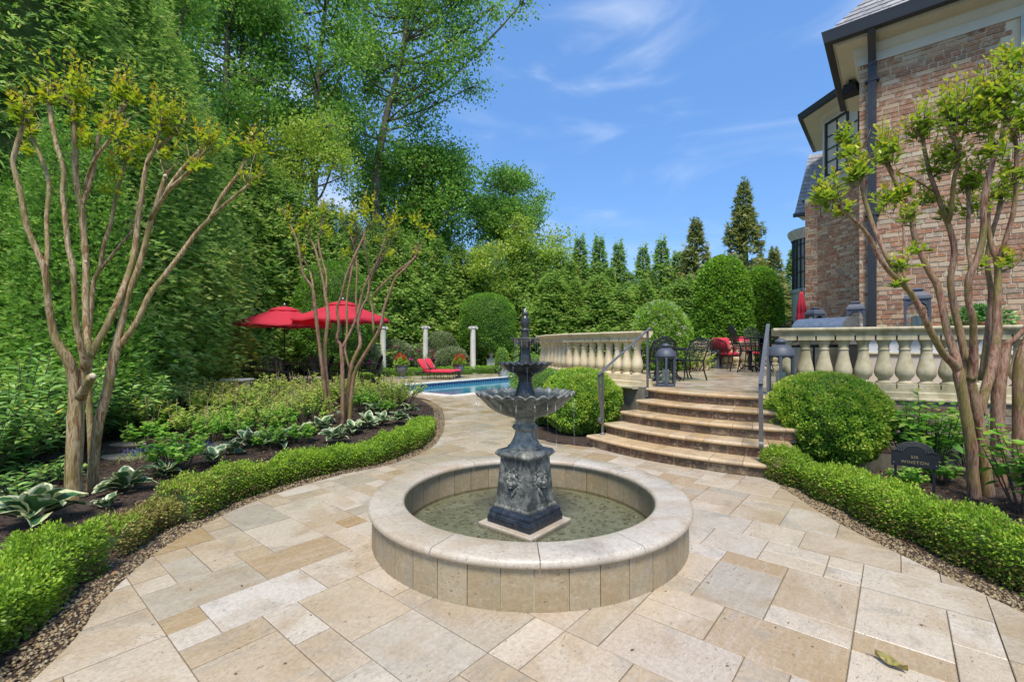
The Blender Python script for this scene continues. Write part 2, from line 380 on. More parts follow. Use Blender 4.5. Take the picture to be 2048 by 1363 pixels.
LEAFK = 2.5
def leafmat(name, stops, rough=.5, trans=.35, spec=.35, hue=0.12, nscale=1.2, src='pos'):
    if 'blossom' not in name and 'mulch' not in name: stops = [(p, tuple(min(.62, x * LEAFK * k_) for x, k_ in zip(c, (1.0, 1.0, 1.15)))) for p, c in stops]; trans = min(.5, trans + .1)
    m, nt, b, o = newmat(name); at = nd(nt, 'Attribute', attribute_name='rnd').outputs['Fac']
    t = nd(nt, 'NewGeometry').outputs['Position']; n = noise(nt, t, nscale, 3, .6)
    ad = nd(nt, 'Math', operation='MULTIPLY_ADD'); nt.links.new(n, ad.inputs[0]); ad.inputs[1].default_value = hue * 4; ad.inputs[2].default_value = -hue * 2
    a2 = nd(nt, 'Math', operation='ADD', use_clamp=True); nt.links.new(at, a2.inputs[0]); nt.links.new(ad.outputs[0], a2.inputs[1])
    col = ramp(nt, stops, a2.outputs[0]); nt.links.new(col, b.inputs['Base Color']); b.inputs['Roughness'].default_value = rough; b.inputs['Specular IOR Level'].default_value = spec
    tr = nd(nt, 'BsdfTranslucent'); nt.links.new(mixc(nt, col, (1.0, 1.0, .5), .5, 'MULTIPLY'), tr.inputs['Color']); mi = nd(nt, 'MixShader'); mi.inputs[0].default_value = trans
    nt.links.new(b.outputs[0], mi.inputs[1]); nt.links.new(tr.outputs[0], mi.inputs[2]); nt.links.new(mi.outputs[0], o.inputs[0]); return m
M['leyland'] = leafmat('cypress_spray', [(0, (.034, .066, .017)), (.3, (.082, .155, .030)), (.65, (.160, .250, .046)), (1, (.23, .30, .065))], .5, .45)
M['leyland_b'] = leafmat('cedar_spray_olive', [(0, (.04, .055, .018)), (.4, (.09, .11, .03)), (.75, (.15, .165, .04)), (1, (.2, .17, .06))])
M['arbor'] = leafmat('arborvitae_spray', [(0, (.04, .08, .014)), (.4, (.085, .17, .024)), (.75, (.13, .23, .03)), (1, (.19, .28, .05))])
M['box'] = leafmat('boxwood_leaf', [(0, (.028, .065, .013)), (.35, (.078, .17, .018)), (.65, (.15, .26, .025)), (1, (.22, .32, .035))], .42, .3, .45)
M['boxhedge'] = leafmat('hedge_leaf', [(0, (.03, .055, .010)), (.35, (.08, .145, .013)), (.65, (.16, .24, .018)), (1, (.25, .31, .03))], .42, .3, .45)
M['deadbox'] = leafmat('bronzed_hedge_leaf', [(0, (.05, .04, .014)), (.4, (.12, .10, .03)), (.7, (.20, .17, .045)), (1, (.16, .24, .03))], .55, .25)
M['poplar'] = leafmat('poplar_leaf', [(0, (.035, .07, .014)), (.4, (.075, .15, .024)), (.75, (.13, .24, .035)), (1, (.21, .33, .05))], .45, .45)
M['yellowgreen'] = leafmat('spring_leaf', [(0, (.07, .11, .016)), (.4, (.14, .22, .026)), (.75, (.22, .32, .04)), (1, (.32, .42, .06))], .45, .45)
M['oak'] = leafmat('dark_tree_leaf', [(0, (.028, .06, .014)), (.4, (.06, .13, .022)), (.75, (.11, .20, .03)), (1, (.17, .26, .04))], .45, .4)
M['topiary'] = leafmat('hornbeam_leaf', [(0, (.03, .07, .012)), (.4, (.065, .14, .018)), (.7, (.13, .23, .022)), (.88, (.20, .28, .022)), (1, (.25, .30, .025))], .45, .35, .35, .06)
M['crape'] = leafmat('crape_myrtle_leaf', [(0, (.09, .15, .010)), (.3, (.15, .21, .012)), (.55, (.23, .245, .014)), (.78, (.26, .21, .012)), (1, (.26, .12, .010))], .4, .5, .4, .04)
M['crape_green'] = leafmat('crape_myrtle_leaf_green', [(0, (.06, .11, .012)), (.35, (.12, .18, .016)), (.6, (.19, .235, .018)), (.8, (.26, .235, .016)), (1, (.28, .15, .014))], .36, .45, .45, .04)
M['hydr'] = leafmat('hydrangea_leaf', [(0, (.035, .095, .014)), (.4, (.08, .20, .022)), (.72, (.16, .32, .035)), (.9, (.27, .42, .06)), (1, (.40, .33, .10))], .45, .4, .4, .08)
M['hydr_light'] = leafmat('hydrangea_leaf_pale', [(0, (.06, .12, .018)), (.35, (.14, .24, .03)), (.7, (.26, .36, .05)), (.88, (.40, .42, .09)), (1, (.50, .36, .16))], .5, .4, .4, .08)
M['rhodo'] = leafmat('rhododendron_leaf', [(0, (.04, .085, .022)), (.45, (.095, .18, .04)), (.8, (.16, .25, .045)), (.95, (.22, .28, .045)), (1, (.26, .19, .02))], .32, .25, .5, .06)
M['viburnum'] = leafmat('viburnum_leaf', [(0, (.04, .10, .014)), (.5, (.11, .22, .025)), (1, (.22, .36, .05))], .45, .4)
M['petal_w'] = leafmat('white_blossom', [(0, (.55, .58, .42)), (1, (.75, .76, .66))], .6, .4)
M['petal_p'] = leafmat('pink_blossom', [(0, (.50, .07, .26)), (1, (.68, .2, .42))], .6, .4)
M['petal_r'] = leafmat('red_blossom', [(0, (.55, .03, .015)), (1, (.68, .10, .03))], .6, .4)
M['petal_b'] = leafmat('blue_blossom', [(0, (.10, .09, .42)), (1, (.22, .2, .6))], .6, .4)
M['ivy'] = leafmat('ivy_leaf', [(0, (.02, .06, .02)), (.6, (.06, .15, .03)), (1, (.16, .26, .05))], .35, .25, .5)
M['mottle'] = leafmat('variegated_shrub_leaf', [(0, (.03, .045, .022)), (.5, (.08, .11, .05)), (.8, (.18, .2, .1)), (1, (.3, .3, .16))], .4, .3)
M['litter'] = leafmat('mulch_chip', [(0, (.035, .02, .013)), (.5, (.085, .05, .03)), (.85, (.17, .10, .055)), (1, (.34, .17, .07))], .8, 0.02, .3, .05, 6.0)

def bark(name, stops, hsc=(5, 5, .9), rough=.7, bm=.5):
    m, nt, b, o = newmat(name); t = nd(nt, 'NewGeometry').outputs['Position']
    n1 = noise(nt, mapped(nt, t, hsc), 4.0, 5, .62, .7); n2 = noise(nt, mapped(nt, t, (2, 2, .6)), 3.4, 4, .65, .8); n3 = noise(nt, mapped(nt, t, (hsc[0] * 3, hsc[1] * 3, hsc[2] * 2)), 6, 3, .6)
    col = ramp(nt, stops, n1); col = mixc(nt, col, (.20, .17, .035), ramp(nt, [(.46, g3(0)), (.60, g3(.8 if 'crape' in name else .2))], n2))
    col = mixc(nt, col, g3(.45), ramp(nt, [(.34, g3(.8)), (.5, g3(0))], n3), 'MULTIPLY')
    nt.links.new(col, b.inputs['Base Color']); b.inputs['Roughness'].default_value = rough; bump(nt, b, n3, bm, .012); return m
M['bark'] = bark('crape_bark', [(.28, (.09, .045, .018)), (.38, (.22, .125, .048)), (.46, (.38, .26, .12)), (.52, (.52, .42, .25)), (.56, (.36, .22, .09)), (.64, (.20, .09, .035)), (.74, (.30, .22, .10)), (.84, (.08, .06, .03))])
M['bark_rose'] = bark('crape_bark_rosy', [(.28, (.06, .03, .02)), (.38, (.19, .08, .045)), (.48, (.33, .18, .115)), (.53, (.40, .26, .18)), (.60, (.25, .11, .065)), (.70, (.15, .05, .03)), (.82, (.05, .04, .03))])
M['bark_grey'] = bark('poplar_bark', [(.3, (.08, .07, .055)), (.55, (.19, .165, .13)), (.8, (.28, .25, .2))], (3, 3, .6), .85, .8)
M['bark_dark'] = bark('shrub_stem', [(.3, (.05, .04, .03)), (.7, (.14, .10, .07))], (8, 8, 2), .8)
M['straw'] = bark('old_flower_stem', [(.3, (.3, .22, .12)), (.7, (.46, .36, .2))], (8, 8, 2), .8)
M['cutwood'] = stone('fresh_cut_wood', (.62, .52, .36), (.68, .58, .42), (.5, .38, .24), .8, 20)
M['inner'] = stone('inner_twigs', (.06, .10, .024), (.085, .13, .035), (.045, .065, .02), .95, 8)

def soil():
    m, nt, b, o = newmat('bark_mulch'); t = nd(nt, 'NewGeometry').outputs['Position']
    n1 = noise(nt, t, 26, 6, .7, .6); n2 = noise(nt, t, 2.2, 3, .5); vo = nd(nt, 'TexVoronoi', Scale=42.0); nt.links.new(mapped(nt, t, (1, 2.2, 1)), vo.inputs['Vector'])
    col = ramp(nt, [(.25, (.022, .014, .010)), (.5, (.065, .040, .027)), (.65, (.13, .08, .05)), (.82, (.25, .15, .085))], n1); col = mixc(nt, col, (.02, .014, .010), ramp(nt, [(.4, g3(.4)), (.65, g3(0))], n2))
    nt.links.new(col, b.inputs['Base Color']); b.inputs['Roughness'].default_value = .9; h = mixc(nt, n1, vo.outputs['Distance'], .5); bump(nt, b, h, 1.0, .03); return m
M['soil'] = soil()
def lawn():
    m, nt, b, o = newmat('rough_grass_ground'); t = nd(nt, 'NewGeometry').outputs['Position']; n1 = noise(nt, t, .8, 6, .65)
    nt.links.new(ramp(nt, [(.3, (.02, .035, .012)), (.6, (.045, .08, .02)), (.8, (.07, .08, .03))], n1), b.inputs['Base Color']); b.inputs['Roughness'].default_value = .95; bump(nt, b, noise(nt, t, 14, 4, .7), .6, .05); return m
M['ground'] = lawn()
def pebble():
    m, nt, b, o = newmat('pea_gravel'); v, r = coords(nt, 'attr')
    col = ramp(nt, [(0, (.10, .07, .035)), (.25, (.25, .17, .08)), (.45, (.36, .27, .15)), (.6, (.14, .10, .055)), (.75, (.44, .36, .23)), (.85, (.20, .14, .07)), (1, (.07, .05, .04))], r)
    nt.links.new(col, b.inputs['Base Color']); b.inputs['Roughness'].default_value = .45; return m
M['pebble'] = pebble()
M['pebble_wet'] = leafmat('basin_mulch_pebble', [(0, (.34, .31, .20)), (.4, (.46, .42, .29)), (.7, (.58, .55, .42)), (1, (.28, .25, .15))], .4, .02)
def slate():
    m, nt, b, o = newmat('roof_slate'); v, r = coords(nt, 'attr'); col = ramp(nt, [(0, (.26, .25, .25)), (.5, (.34, .325, .32)), (1, (.42, .40, .385))], r)
    col = mixc(nt, col, (.22, .21, .20), ramp(nt, [(.45, g3(0)), (.7, g3(.5))], noise(nt, v, 9, 4, .6))); nt.links.new(col, b.inputs['Base Color']); b.inputs['Roughness'].default_value = .6; bump(nt, b, noise(nt, v, 30, 3, .6), .3, .005); return m
M['slate'] = slate()
def glassm(name, tint, rough=.02):
    m, nt, b, o = newmat(name); nt.nodes.remove(b); g = nd(nt, 'BsdfGlossy', Roughness=rough); t = nd(nt, 'BsdfTransparent'); t.inputs['Color'].default_value = (*tint, 1)
    fr = nd(nt, 'Fresnel', IOR=1.5); mi = nd(nt, 'MixShader'); nt.links.new(fr.outputs[0], mi.inputs[0]); nt.links.new(t.outputs[0], mi.inputs[1]); nt.links.new(g.outputs[0], mi.inputs[2]); nt.links.new(mi.outputs[0], o.inputs[0]); return m
M['glass'] = glassm('lantern_glass', (.88, .92, .92))
def pane():
    m, nt, b, o = newmat('window_glass'); b.inputs['Base Color'].default_value = (.05, .06, .065, 1); b.inputs['Roughness'].default_value = .03; b.inputs['Specular IOR Level'].default_value = 1.0; b.inputs['Metallic'].default_value = .35
    t = nd(nt, 'NewGeometry').outputs['Position']; bump(nt, b, noise(nt, t, 2.5, 2, .5), .06, .05)
    b.inputs['Base Color'].default_value = (.42, .44, .45, 1); return m
M['pane'] = pane()
def pool_water():
    m, nt, b, o = newmat('pool_water'); t = nd(nt, 'NewGeometry').outputs['Position']
    col = mixc(nt, (.025, .20, .32), (.06, .30, .42), noise(nt, t, .35, 3, .5)); nt.links.new(col, b.inputs['Base Color']); b.inputs['Roughness'].default_value = .05; b.inputs['IOR'].default_value = 1.33
    bump(nt, b, noise(nt, t, 3.0, 3, .5, .3), .10, .05); return m
M['pool'] = pool_water()
def basin_water():
    m, nt, b, o = newmat('fountain_water'); nt.nodes.remove(b); t = nd(nt, 'NewGeometry').outputs['Position']
    gl = nd(nt, 'BsdfGlossy', Roughness=.04); tr = nd(nt, 'BsdfTransparent'); tr.inputs['Color'].default_value = (.80, .84, .74, 1)
    n1 = noise(nt, t, 13, 4, .6, 1.2); n2 = nd(nt, 'TexWave', wave_type='RINGS', rings_direction='Z', Scale=5.0, Distortion=5.0, Detail=3.0); nt.links.new(mapped(nt, t, (1, 1, 1)), n2.inputs['Vector'])
    bp = nd(nt, 'Bump', Strength=.9, Distance=.03); nt.links.new(mixc(nt, n1, noise(nt, t, 34, 3, .6, 1.2), .4), bp.inputs['Height'])
    fr = nd(nt, 'Fresnel', IOR=1.8); nt.links.new(bp.outputs[0], fr.inputs['Normal']); nt.links.new(bp.outputs[0], gl.inputs['Normal'])
    mi = nd(nt, 'MixShader'); nt.links.new(fr.outputs[0], mi.inputs[0]); nt.links.new(tr.outputs[0], mi.inputs[1]); nt.links.new(gl.outputs[0], mi.inputs[2]); nt.links.new(mi.outputs[0], o.inputs[0]); return m
M['basin_water'] = basin_water()
def spray():
    m, nt, b, o = newmat('falling_water'); nt.nodes.remove(b); d = nd(nt, 'BsdfGlossy', Roughness=.25); d.inputs['Color'].default_value = (.95, .97, 1, 1); t = nd(nt, 'BsdfTransparent'); mi = nd(nt, 'MixShader'); mi.inputs[0].default_value = .16
    nt.links.new(t.outputs[0], mi.inputs[1]); nt.links.new(d.outputs[0], mi.inputs[2]); nt.links.new(mi.outputs[0], o.inputs[0]); return m
M['spray'] = spray()
M['basin_floor'] = stone('basin_floor', (.50, .49, .36), (.60, .58, .46), (.30, .30, .18), .8, 5.0)
def pooltile():
    m, nt, b, o = newmat('blue_pool_tile'); t = nd(nt, 'NewGeometry').outputs['Position']; n = noise(nt, t, 12, 2, .5); nt.links.new(ramp(nt, [(.3, (.012, .02, .16)), (.7, (.03, .06, .32))], n), b.inputs['Base Color']); b.inputs['Roughness'].default_value = .2; return m
M['pooltile'] = pooltile()
M['terracotta'] = stone('terracotta', (.3, .12, .06), (.36, .16, .08), (.22, .1, .06), .8, 8)
def hostam():
    m, nt, b, o = newmat('hosta_leaf'); a = nd(nt, 'Attribute', attribute_name='edge').outputs['Fac']; v, r = coords(nt, 'object')
    g = mixc(nt, (.035, .12, .035), (.10, .20, .07), r); n = noise(nt, v, 9, 3, .6); ad = nd(nt, 'Math', operation='MULTIPLY_ADD'); nt.links.new(n, ad.inputs[0]); ad.inputs[1].default_value = .5; nt.links.new(a, ad.inputs[2])
    col = mixc(nt, g, mixc(nt, (.58, .60, .30), (.66, .68, .46), r), ramp(nt, [(.78, g3(0)), (.90, g3(1))], ad.outputs[0])); nt.links.new(col, b.inputs['Base Color']); b.inputs['Roughness'].default_value = .4
    tr = nd(nt, 'BsdfTranslucent'); nt.links.new(col, tr.inputs['Color']); mi = nd(nt, 'MixShader'); mi.inputs[0].default_value = .2
    nt.links.new(b.outputs[0], mi.inputs[1]); nt.links.new(tr.outputs[0], mi.inputs[2]); nt.links.new(mi.outputs[0], o.inputs[0]); return m
M['hosta'] = hostam()
def fallen():
    m, nt, b, o = newmat('fallen_leaf'); t = nd(nt, 'TexCoord').outputs['Object']; n = noise(nt, t, 22, 4, .6, .6)
    nt.links.new(ramp(nt, [(.3, (.08, .05, .02)), (.5, (.30, .25, .06)), (.7, (.38, .33, .16))], n), b.inputs['Base Color']); b.inputs['Roughness'].default_value = .45; return m
M['fallen'] = fallen()

# ================================================================== SETTING
mb = MB(); n = 24
for i in range(n + 1):
    for j in range(n + 1):
        x = (i / n - .5) * 900; y = -250 + (j / n) * 900; mb.v.append((x, y, -.36))
mb.f = [(i * (n + 1) + j, (i + 1) * (n + 1) + j, (i + 1) * (n + 1) + j + 1, i * (n + 1) + j + 1) for i in range(n) for j in range(n)]; mb.r = [.5] * len(mb.f)
tag(mb.build('ground', M['ground']), kind='structure')

NP = np.array([-1.95, 14.8]); CELL = 0.208
def ab(a, b): return NP + U * a + V * b
POOL_A, POOL_B = 48 * CELL, 22 * CELL
pool_rect = [ab(0, 0), ab(POOL_A, 0), ab(POOL_A, POOL_B), ab(0, POOL_B)]

left_edge = [np.array(p) for p in ((-2.2, -1.5), (-2.15, .6), (-2.2, 1.7))] + [G(*p)[:2] for p in ((138.5, 1289), (210, 1195.5), (320.4, 1098.6), (415.5, 1045), (497, 1007), (567, 982), (683, 948.5), (770, 931), (834, 910), (864, 894), (877, 880), (889, 850), (882, 815), (852, 797))]
left_edge = smooth_path(left_edge, 5)
right_edge = [np.array((3.14, 5.6))] + [G(*p)[:2] for p in ((1578.7, 983.7), (1659, 1035), (1777, 1096.5), (1937.5, 1173.4), (2048, 1224.7))] + [np.array((3.2, 1.9)), np.array((3.5, .6)), np.array((3.9, -1.5))]
right_edge = smooth_path(right_edge, 4)
bush_edge = [np.array(p) for p in ((1.75, 7.9), (1.27, 7.37), (.78, 7.6), (.41, 7.96), (.30, 8.7), (.42, 10.0), (.40, 12.0), (.35, 14.0), (.9, 17))]
patio_poly = list(left_edge) + [np.array(p) for p in ((-3.6, 15.2), (-7.3, 17.5), (-9, 21), (-9.0, 25.0), (-2, 27.2), (4, 28.5), (8, 27), (5, 20))] + bush_edge[::-1] + [np.array((2.2, 8.2)), np.array((4.4, 7.2)), np.array((3.6, 6.2))] + list(right_edge)
if area(patio_poly) < 0: patio_poly = patio_poly[::-1]

M['joint'] = stone('paving_joint', (.20, .16, .105), (.26, .21, .14), (.12, .11, .07), .9, 12)
base = MB()
big = 60
for win in ([ab(-big, -big), ab(big, -big), ab(big, 0), ab(-big, 0)], [ab(-big, POOL_B), ab(big, POOL_B), ab(big, big), ab(-big, big)], [ab(-big, 0), ab(0, 0), ab(0, POOL_B), ab(-big, POOL_B)], [ab(POOL_A, 0), ab(big, 0), ab(big, POOL_B), ab(POOL_A, POOL_B)]):
    pc = clip_poly(patio_poly, win)
    if len(pc) > 2: base.prism(pc, -.34, -.012)
patio = tag(base.build('patio', M['joint']), kind='structure')

tile_mesh = {}
def slab_mesh(w, h, t=.04, ch=.0035):
    k = (round(w, 3), round(h, 3))
    if k not in tile_mesh:
        m_ = MB(); m_.box((0, 0, -t / 2), (w, h, t), ch=ch); tile_mesh[k] = m_.mesh('paving_tile')
    return tile_mesh[k]
def pack(poly, seed, excl, amin, amax, bmin, bmax, sizes):
    """random ashlar pattern on the paving grid; returns (a, b, na, nb)"""
    rr = random.Random(seed); used = set(); res = []
    for b in range(bmin, bmax):
        for a in range(amin, amax):
            if (a, b) in used: continue
            opts = rr.choices([(3, 2), (2, 3), (2, 2), (1, 2), (2, 1), (1, 1)], (19, 19, 26, 13, 13, 10), k=4)
            for (na, nb) in opts + [(2, 2), (1, 2), (2, 1), (1, 1)]:
                cells = [(a + i, b + j) for i in range(na) for j in range(nb)]
                if any(c in used or excl(c) for c in cells): continue
                used.update(cells); res.append((a, b, na, nb)); break
    return res
SIZES = [(3, 2), (2, 3), (2, 2), (1, 2), (2, 1), (2, 2), (1, 2), (2, 1), (1, 1), (3, 2)]
def pool_cell(c): return 0 <= c[0] < 48 and 0 <= c[1] < 22
AB = np.array([[(p - NP) @ U, (p - NP) @ V] for p in patio_poly]) / CELL
amin, amax, bmin, bmax = int(AB[:, 0].min()) - 2, int(AB[:, 0].max()) + 2, int(AB[:, 1].min()) - 2, int(AB[:, 1].max()) + 2
FX, FY = .147, 4.10         # centre of the fountain basin
tiles = []
for (a, b, na, nb) in pack(patio_poly, 11, pool_cell, amin, amax, bmin, bmax, SIZES):
    g = .003; q = [ab(a * CELL + g, b * CELL + g), ab((a + na) * CELL - g, b * CELL + g), ab((a + na) * CELL - g, (b + nb) * CELL - g), ab(a * CELL + g, (b + nb) * CELL - g)]
    c = sum(q) / 4
    if c[1] < -1.8 or abs(c[0]) > 14: continue
    ins = [inside(p, patio_poly) for p in q]
    if not any(ins) and not inside(c, patio_poly): continue
    if all(np.hypot(p[0] - FX, p[1] - FY) < 1.05 for p in q): continue
    if c[1] > 7.4 and c[0] > .6 and c[0] < 4 and c[1] < 9: continue
    if all(ins): tiles.append((c, na, nb, None))
    else:
        pc = clip_poly(patio_poly, q)
        if len(pc) > 2 and area(pc) > .002: tiles.append((c, na, nb, pc))
def seen_size(t):
    c = t[0]
    if c[1] < 1.9: return 0
    px = c[0] / c[1] * F
    if abs(px) > 1200: return 0
    return t[1] * t[2] / c[1] ** 3
tiles.sort(key=seen_size, reverse=True)
rt = random.Random(5); far = MB()
for i, (c, na, nb, pc) in enumerate(tiles):
    z = rt.uniform(-.0015, .0015)
    if i < 300:
        if pc is None:
            o = link('paving_tile', slab_mesh(na * CELL - .0055, nb * CELL - .0055), M['pave'], patio, loc=(c[0], c[1], z)); o.rotation_euler = (rt.uniform(-.002, .002), rt.uniform(-.002, .002), R(50) + rt.choice((0, 0, math.pi)))
        else:
            m_ = MB(off=(c[0], c[1], 0)); m_.prism(pc, -.04, 0); o = m_.build('paving_tile', M['pave'], patio, loc=(c[0], c[1], z))
    else:
        q = pc
        if q is None:
            g = .0035; ha, hb = na * CELL / 2 - g, nb * CELL / 2 - g
            q = [c - U * ha - V * hb, c + U * ha - V * hb, c + U * ha + V * hb, c - U * ha + V * hb]
        far.prism(q, -.04, z, rnd=rt.random())
far.build('distant_paving_tiles', M['pave_far'], patio, kind='stuff')

# ------------------------------------------------------------------ pool
pw = MB(); pw.add([(*p, -.15) for p in pool_rect], [(0, 1, 2, 3)])
tag(pw.build('pool_water', M['pool']), kind='structure')
pl = MB()
for i in range(4):
    a, b = pool_rect[i], pool_rect[(i + 1) % 4]; d = (b - a) / np.linalg.norm(b - a); nn = np.array([-d[1], d[0]])
    pl.add([(*(a + nn * .004), -.34), (*(b + nn * .004), -.34), (*(b + nn * .004), -.03), (*(a + nn * .004), -.03)], [(0, 1, 2, 3)])
poolw = tag(pl.build('pool_wall', M['pooltile']), kind='structure')
k = 0
for i in range(4):
    a, b = pool_rect[i], pool_rect[(i + 1) % 4]; Ln = np.linalg.norm(b - a); d = (b - a) / Ln; nn = np.array([-d[1], d[0]]); m = int(round(Ln / .624))
    for j in range(m):
        c = a + d * (j + .5) * Ln / m - nn * .11
        me = slab_mesh(Ln / m - .006, .36, .06, .012); link('coping_stone', me, M['white_stone'], poolw, loc=(c[0], c[1], .03), rz=math.atan2(d[1], d[0]))
    for j in range(int(Ln / .16)):           # the lighter pattern row of the waterline tile
        c = a + d * (j + .5) * .16 + nn * .008
        if i in (2, 3): 
            if 'wt' not in tile_mesh: m_ = MB(); m_.box((0, 0, 0), (.085, .006, .05)); tile_mesh['wt'] = m_.mesh('mosaic_tile')
            link('mosaic_tile', tile_mesh['wt'], M['plinth_blue'] if False else M['trim_green'], poolw, loc=(c[0], c[1], -.115), rz=math.atan2(d[1], d[0]))

# ------------------------------------------------------------------ planting beds and gravel
def bed_height(off, x, y): return -.02 + .09 * min(off, 1.2) + .018 * math.sin(3.1 * x + 1.3 * y) * math.sin(2.3 * y) * min(off * 2, 1)
def bed(name, edge, direction, offs):
    m_ = MB(); n_ = len(offs)
    for p in edge:
        for o_ in offs:
            x, y = p[0] + direction[0] * o_, p[1] + direction[1] * o_; m_.v.append((x, y, bed_height(o_, x, y)))
    m_.f = [(i * n_ + j, (i + 1) * n_ + j, (i + 1) * n_ + j + 1, i * n_ + j + 1) for i in range(len(edge) - 1) for j in range(n_ - 1)]; m_.r = [.5] * len(m_.f)
    return tag(m_.build(name, M['soil'], smooth=True), kind='structure')
offs = [-.01, .05, .12, .2, .3, .45, .6, .8, 1.0, 1.3, 1.7, 2.2, 3, 4, 6, 9]
bed('planting_bed_left', left_edge, (-1, 0), offs)
bed('planting_bed_right', right_edge, (1, 0), [-.01, .05, .12, .2, .3, .45, .6, .8, 1.0, 1.3, 1.7, 2.2, 2.8, 3.3, 4, 6])
m_ = MB(); m_.prism([(.30, 8.7), (.41, 7.96), (.78, 7.6), (1.27, 7.37), (1.75, 7.9), (2.5, 8.7), (1.35, 10.5), (.85, 12.8), (.9, 17), (.35, 14), (.40, 12), (.42, 10)][::-1], -.3, .012)
tag(m_.build('planting_bed_steps', M['soil']), kind='structure')

def icos(n_, r):
    """tiny pebble template"""
    t = (1 + 5 ** .5) / 2; v = np.array([(-1, t, 0), (1, t, 0), (-1, -t, 0), (1, -t, 0), (0, -1, t), (0, 1, t), (0, -1, -t), (0, 1, -t), (t, 0, -1), (t, 0, 1), (-t, 0, -1), (-t, 0, 1)], float); v /= np.linalg.norm(v[0])
    f = np.array([(0, 11, 5), (0, 5, 1), (0, 1, 7), (0, 7, 10), (0, 10, 11), (1, 5, 9), (5, 11, 4), (11, 10, 2), (10, 7, 6), (7, 1, 8), (3, 9, 4), (3, 4, 2), (3, 2, 6), (3, 6, 8), (3, 8, 9), (4, 9, 5), (2, 4, 11), (6, 2, 10), (8, 6, 7), (9, 8, 1)])
    return v, f
ICV, ICF = icos(0, 1)
OCV = np.array([(1, 0, 0), (0, 1, 0), (-1, 0, 0), (0, -1, 0), (.1, .1, 1), (0, 0, -1)], float); OCF = np.array([(0, 1, 4), (1, 2, 4), (2, 3, 4), (3, 0, 4), (1, 0, 5), (2, 1, 5), (3, 2, 5), (0, 3, 5)])
def tri_cloud(name, tv, tf, c, sc3, rotz, rnd, mat, kind='stuff', parent=None, smooth=True):
    N = len(c); ca, sa = np.cos(rotz)[:, None], np.sin(rotz)[:, None]
    v = tv[None] * sc3[:, None, :]; x = v[..., 0] * ca - v[..., 1] * sa; y = v[..., 0] * sa + v[..., 1] * ca; v = np.stack([x, y, v[..., 2]], -1) + c[:, None, :]
    k = len(tv); idx = (np.arange(N)[:, None, None] * k + tf[None]).reshape(-1); nf = N * len(tf)
    me = bpy.data.meshes.new(name); me.vertices.add(N * k); me.vertices.foreach_set('co', v.reshape(-1).astype(np.float32))
    me.loops.add(nf * 3); me.loops.foreach_set('vertex_index', idx.astype(np.int32)); me.polygons.add(nf); me.polygons.foreach_set('loop_start', np.arange(0, nf * 3, 3, dtype=np.int32))
    if smooth: me.polygons.foreach_set('use_smooth', np.ones(nf, bool))
    me.update(calc_edges=True); a = me.attributes.new('rnd', 'FLOAT', 'FACE'); a.data.foreach_set('value', np.repeat(rnd, len(tf)).astype(np.float32))
    me.materials.append(mat); o = bpy.data.objects.new(name, me); C.objects.link(o); o['kind'] = kind
    if parent: o.parent = parent
    return o
def along(edge, nn_):
    e = np.array(edge); s = np.r_[0, np.cumsum(np.linalg.norm(np.diff(e, axis=0), axis=1))]; u = rng.random(nn_) * s[-1]
    return np.stack([np.interp(u, s, e[:, 0]), np.interp(u, s, e[:, 1])], 1)
def gravel(name, edge, sx, nn_, label):
    p = along([q for q in edge if q[1] > 1.2 and q[1] < 14], nn_); off = rng.random(nn_) ** 1.2 * .22
    x = p[:, 0] + sx * (off + .012); y = p[:, 1] + rng.normal(0, .03, nn_); z = np.array([bed_height(o_, 0, 0) for o_ in off]) + .004
    r = rng.uniform(.005, .0135, nn_); o = tri_cloud(name, OCV, OCF, np.stack([x, y, z], 1), np.stack([r * 1.35, r * 1.1, r * .8], 1), rng.random(nn_) * 6.3, rng.random(nn_), M['pebble'])
    return tag(o, label, 'gravel')
gravel('gravel', left_edge, -1, 9500, 'strip of tan pea gravel between the curved hedge and the paving')
gravel('gravel', right_edge, 1, 4200, 'strip of dark pea gravel under the straight low hedge')
def chips(nn_, edge, sx, lo, hi, y0, y1):
    p = along([q for q in edge if y0 < q[1] < y1], nn_); off = lo + rng.random(nn_) * (hi - lo); x = p[:, 0] + sx * off; y = p[:, 1] + rng.normal(0, .1, nn_)
    z = np.array([bed_height(a, b, c) for a, b, c in zip(off, x, y)]) + .012
    th = rng.random(nn_) * 6.3; d = np.stack([np.cos(th), np.sin(th), rng.normal(0, .25, nn_)], 1); nn = np.stack([rng.normal(0, .35, nn_), rng.normal(0, .35, nn_), np.ones(nn_)], 1)
    return np.stack([x, y, z], 1), d, nn
ca, da, na_ = chips(16000, left_edge, -1, .1, 4.2, 1.5, 12); cb, db, nb_ = chips(8000, right_edge, 1, .15, 3.6, 1.5, 6)
cc = np.r_[ca, cb]; N_ = len(cc)
o = leaves('mulch_litter', cc, np.r_[da, db], np.r_[na_, nb_], rng.uniform(.02, .07, N_), rng.uniform(.008, .02, N_), rng.random(N_) ** 1.5, M['litter'])
tag(o, 'shredded brown bark mulch covering the planting beds', 'mulch')

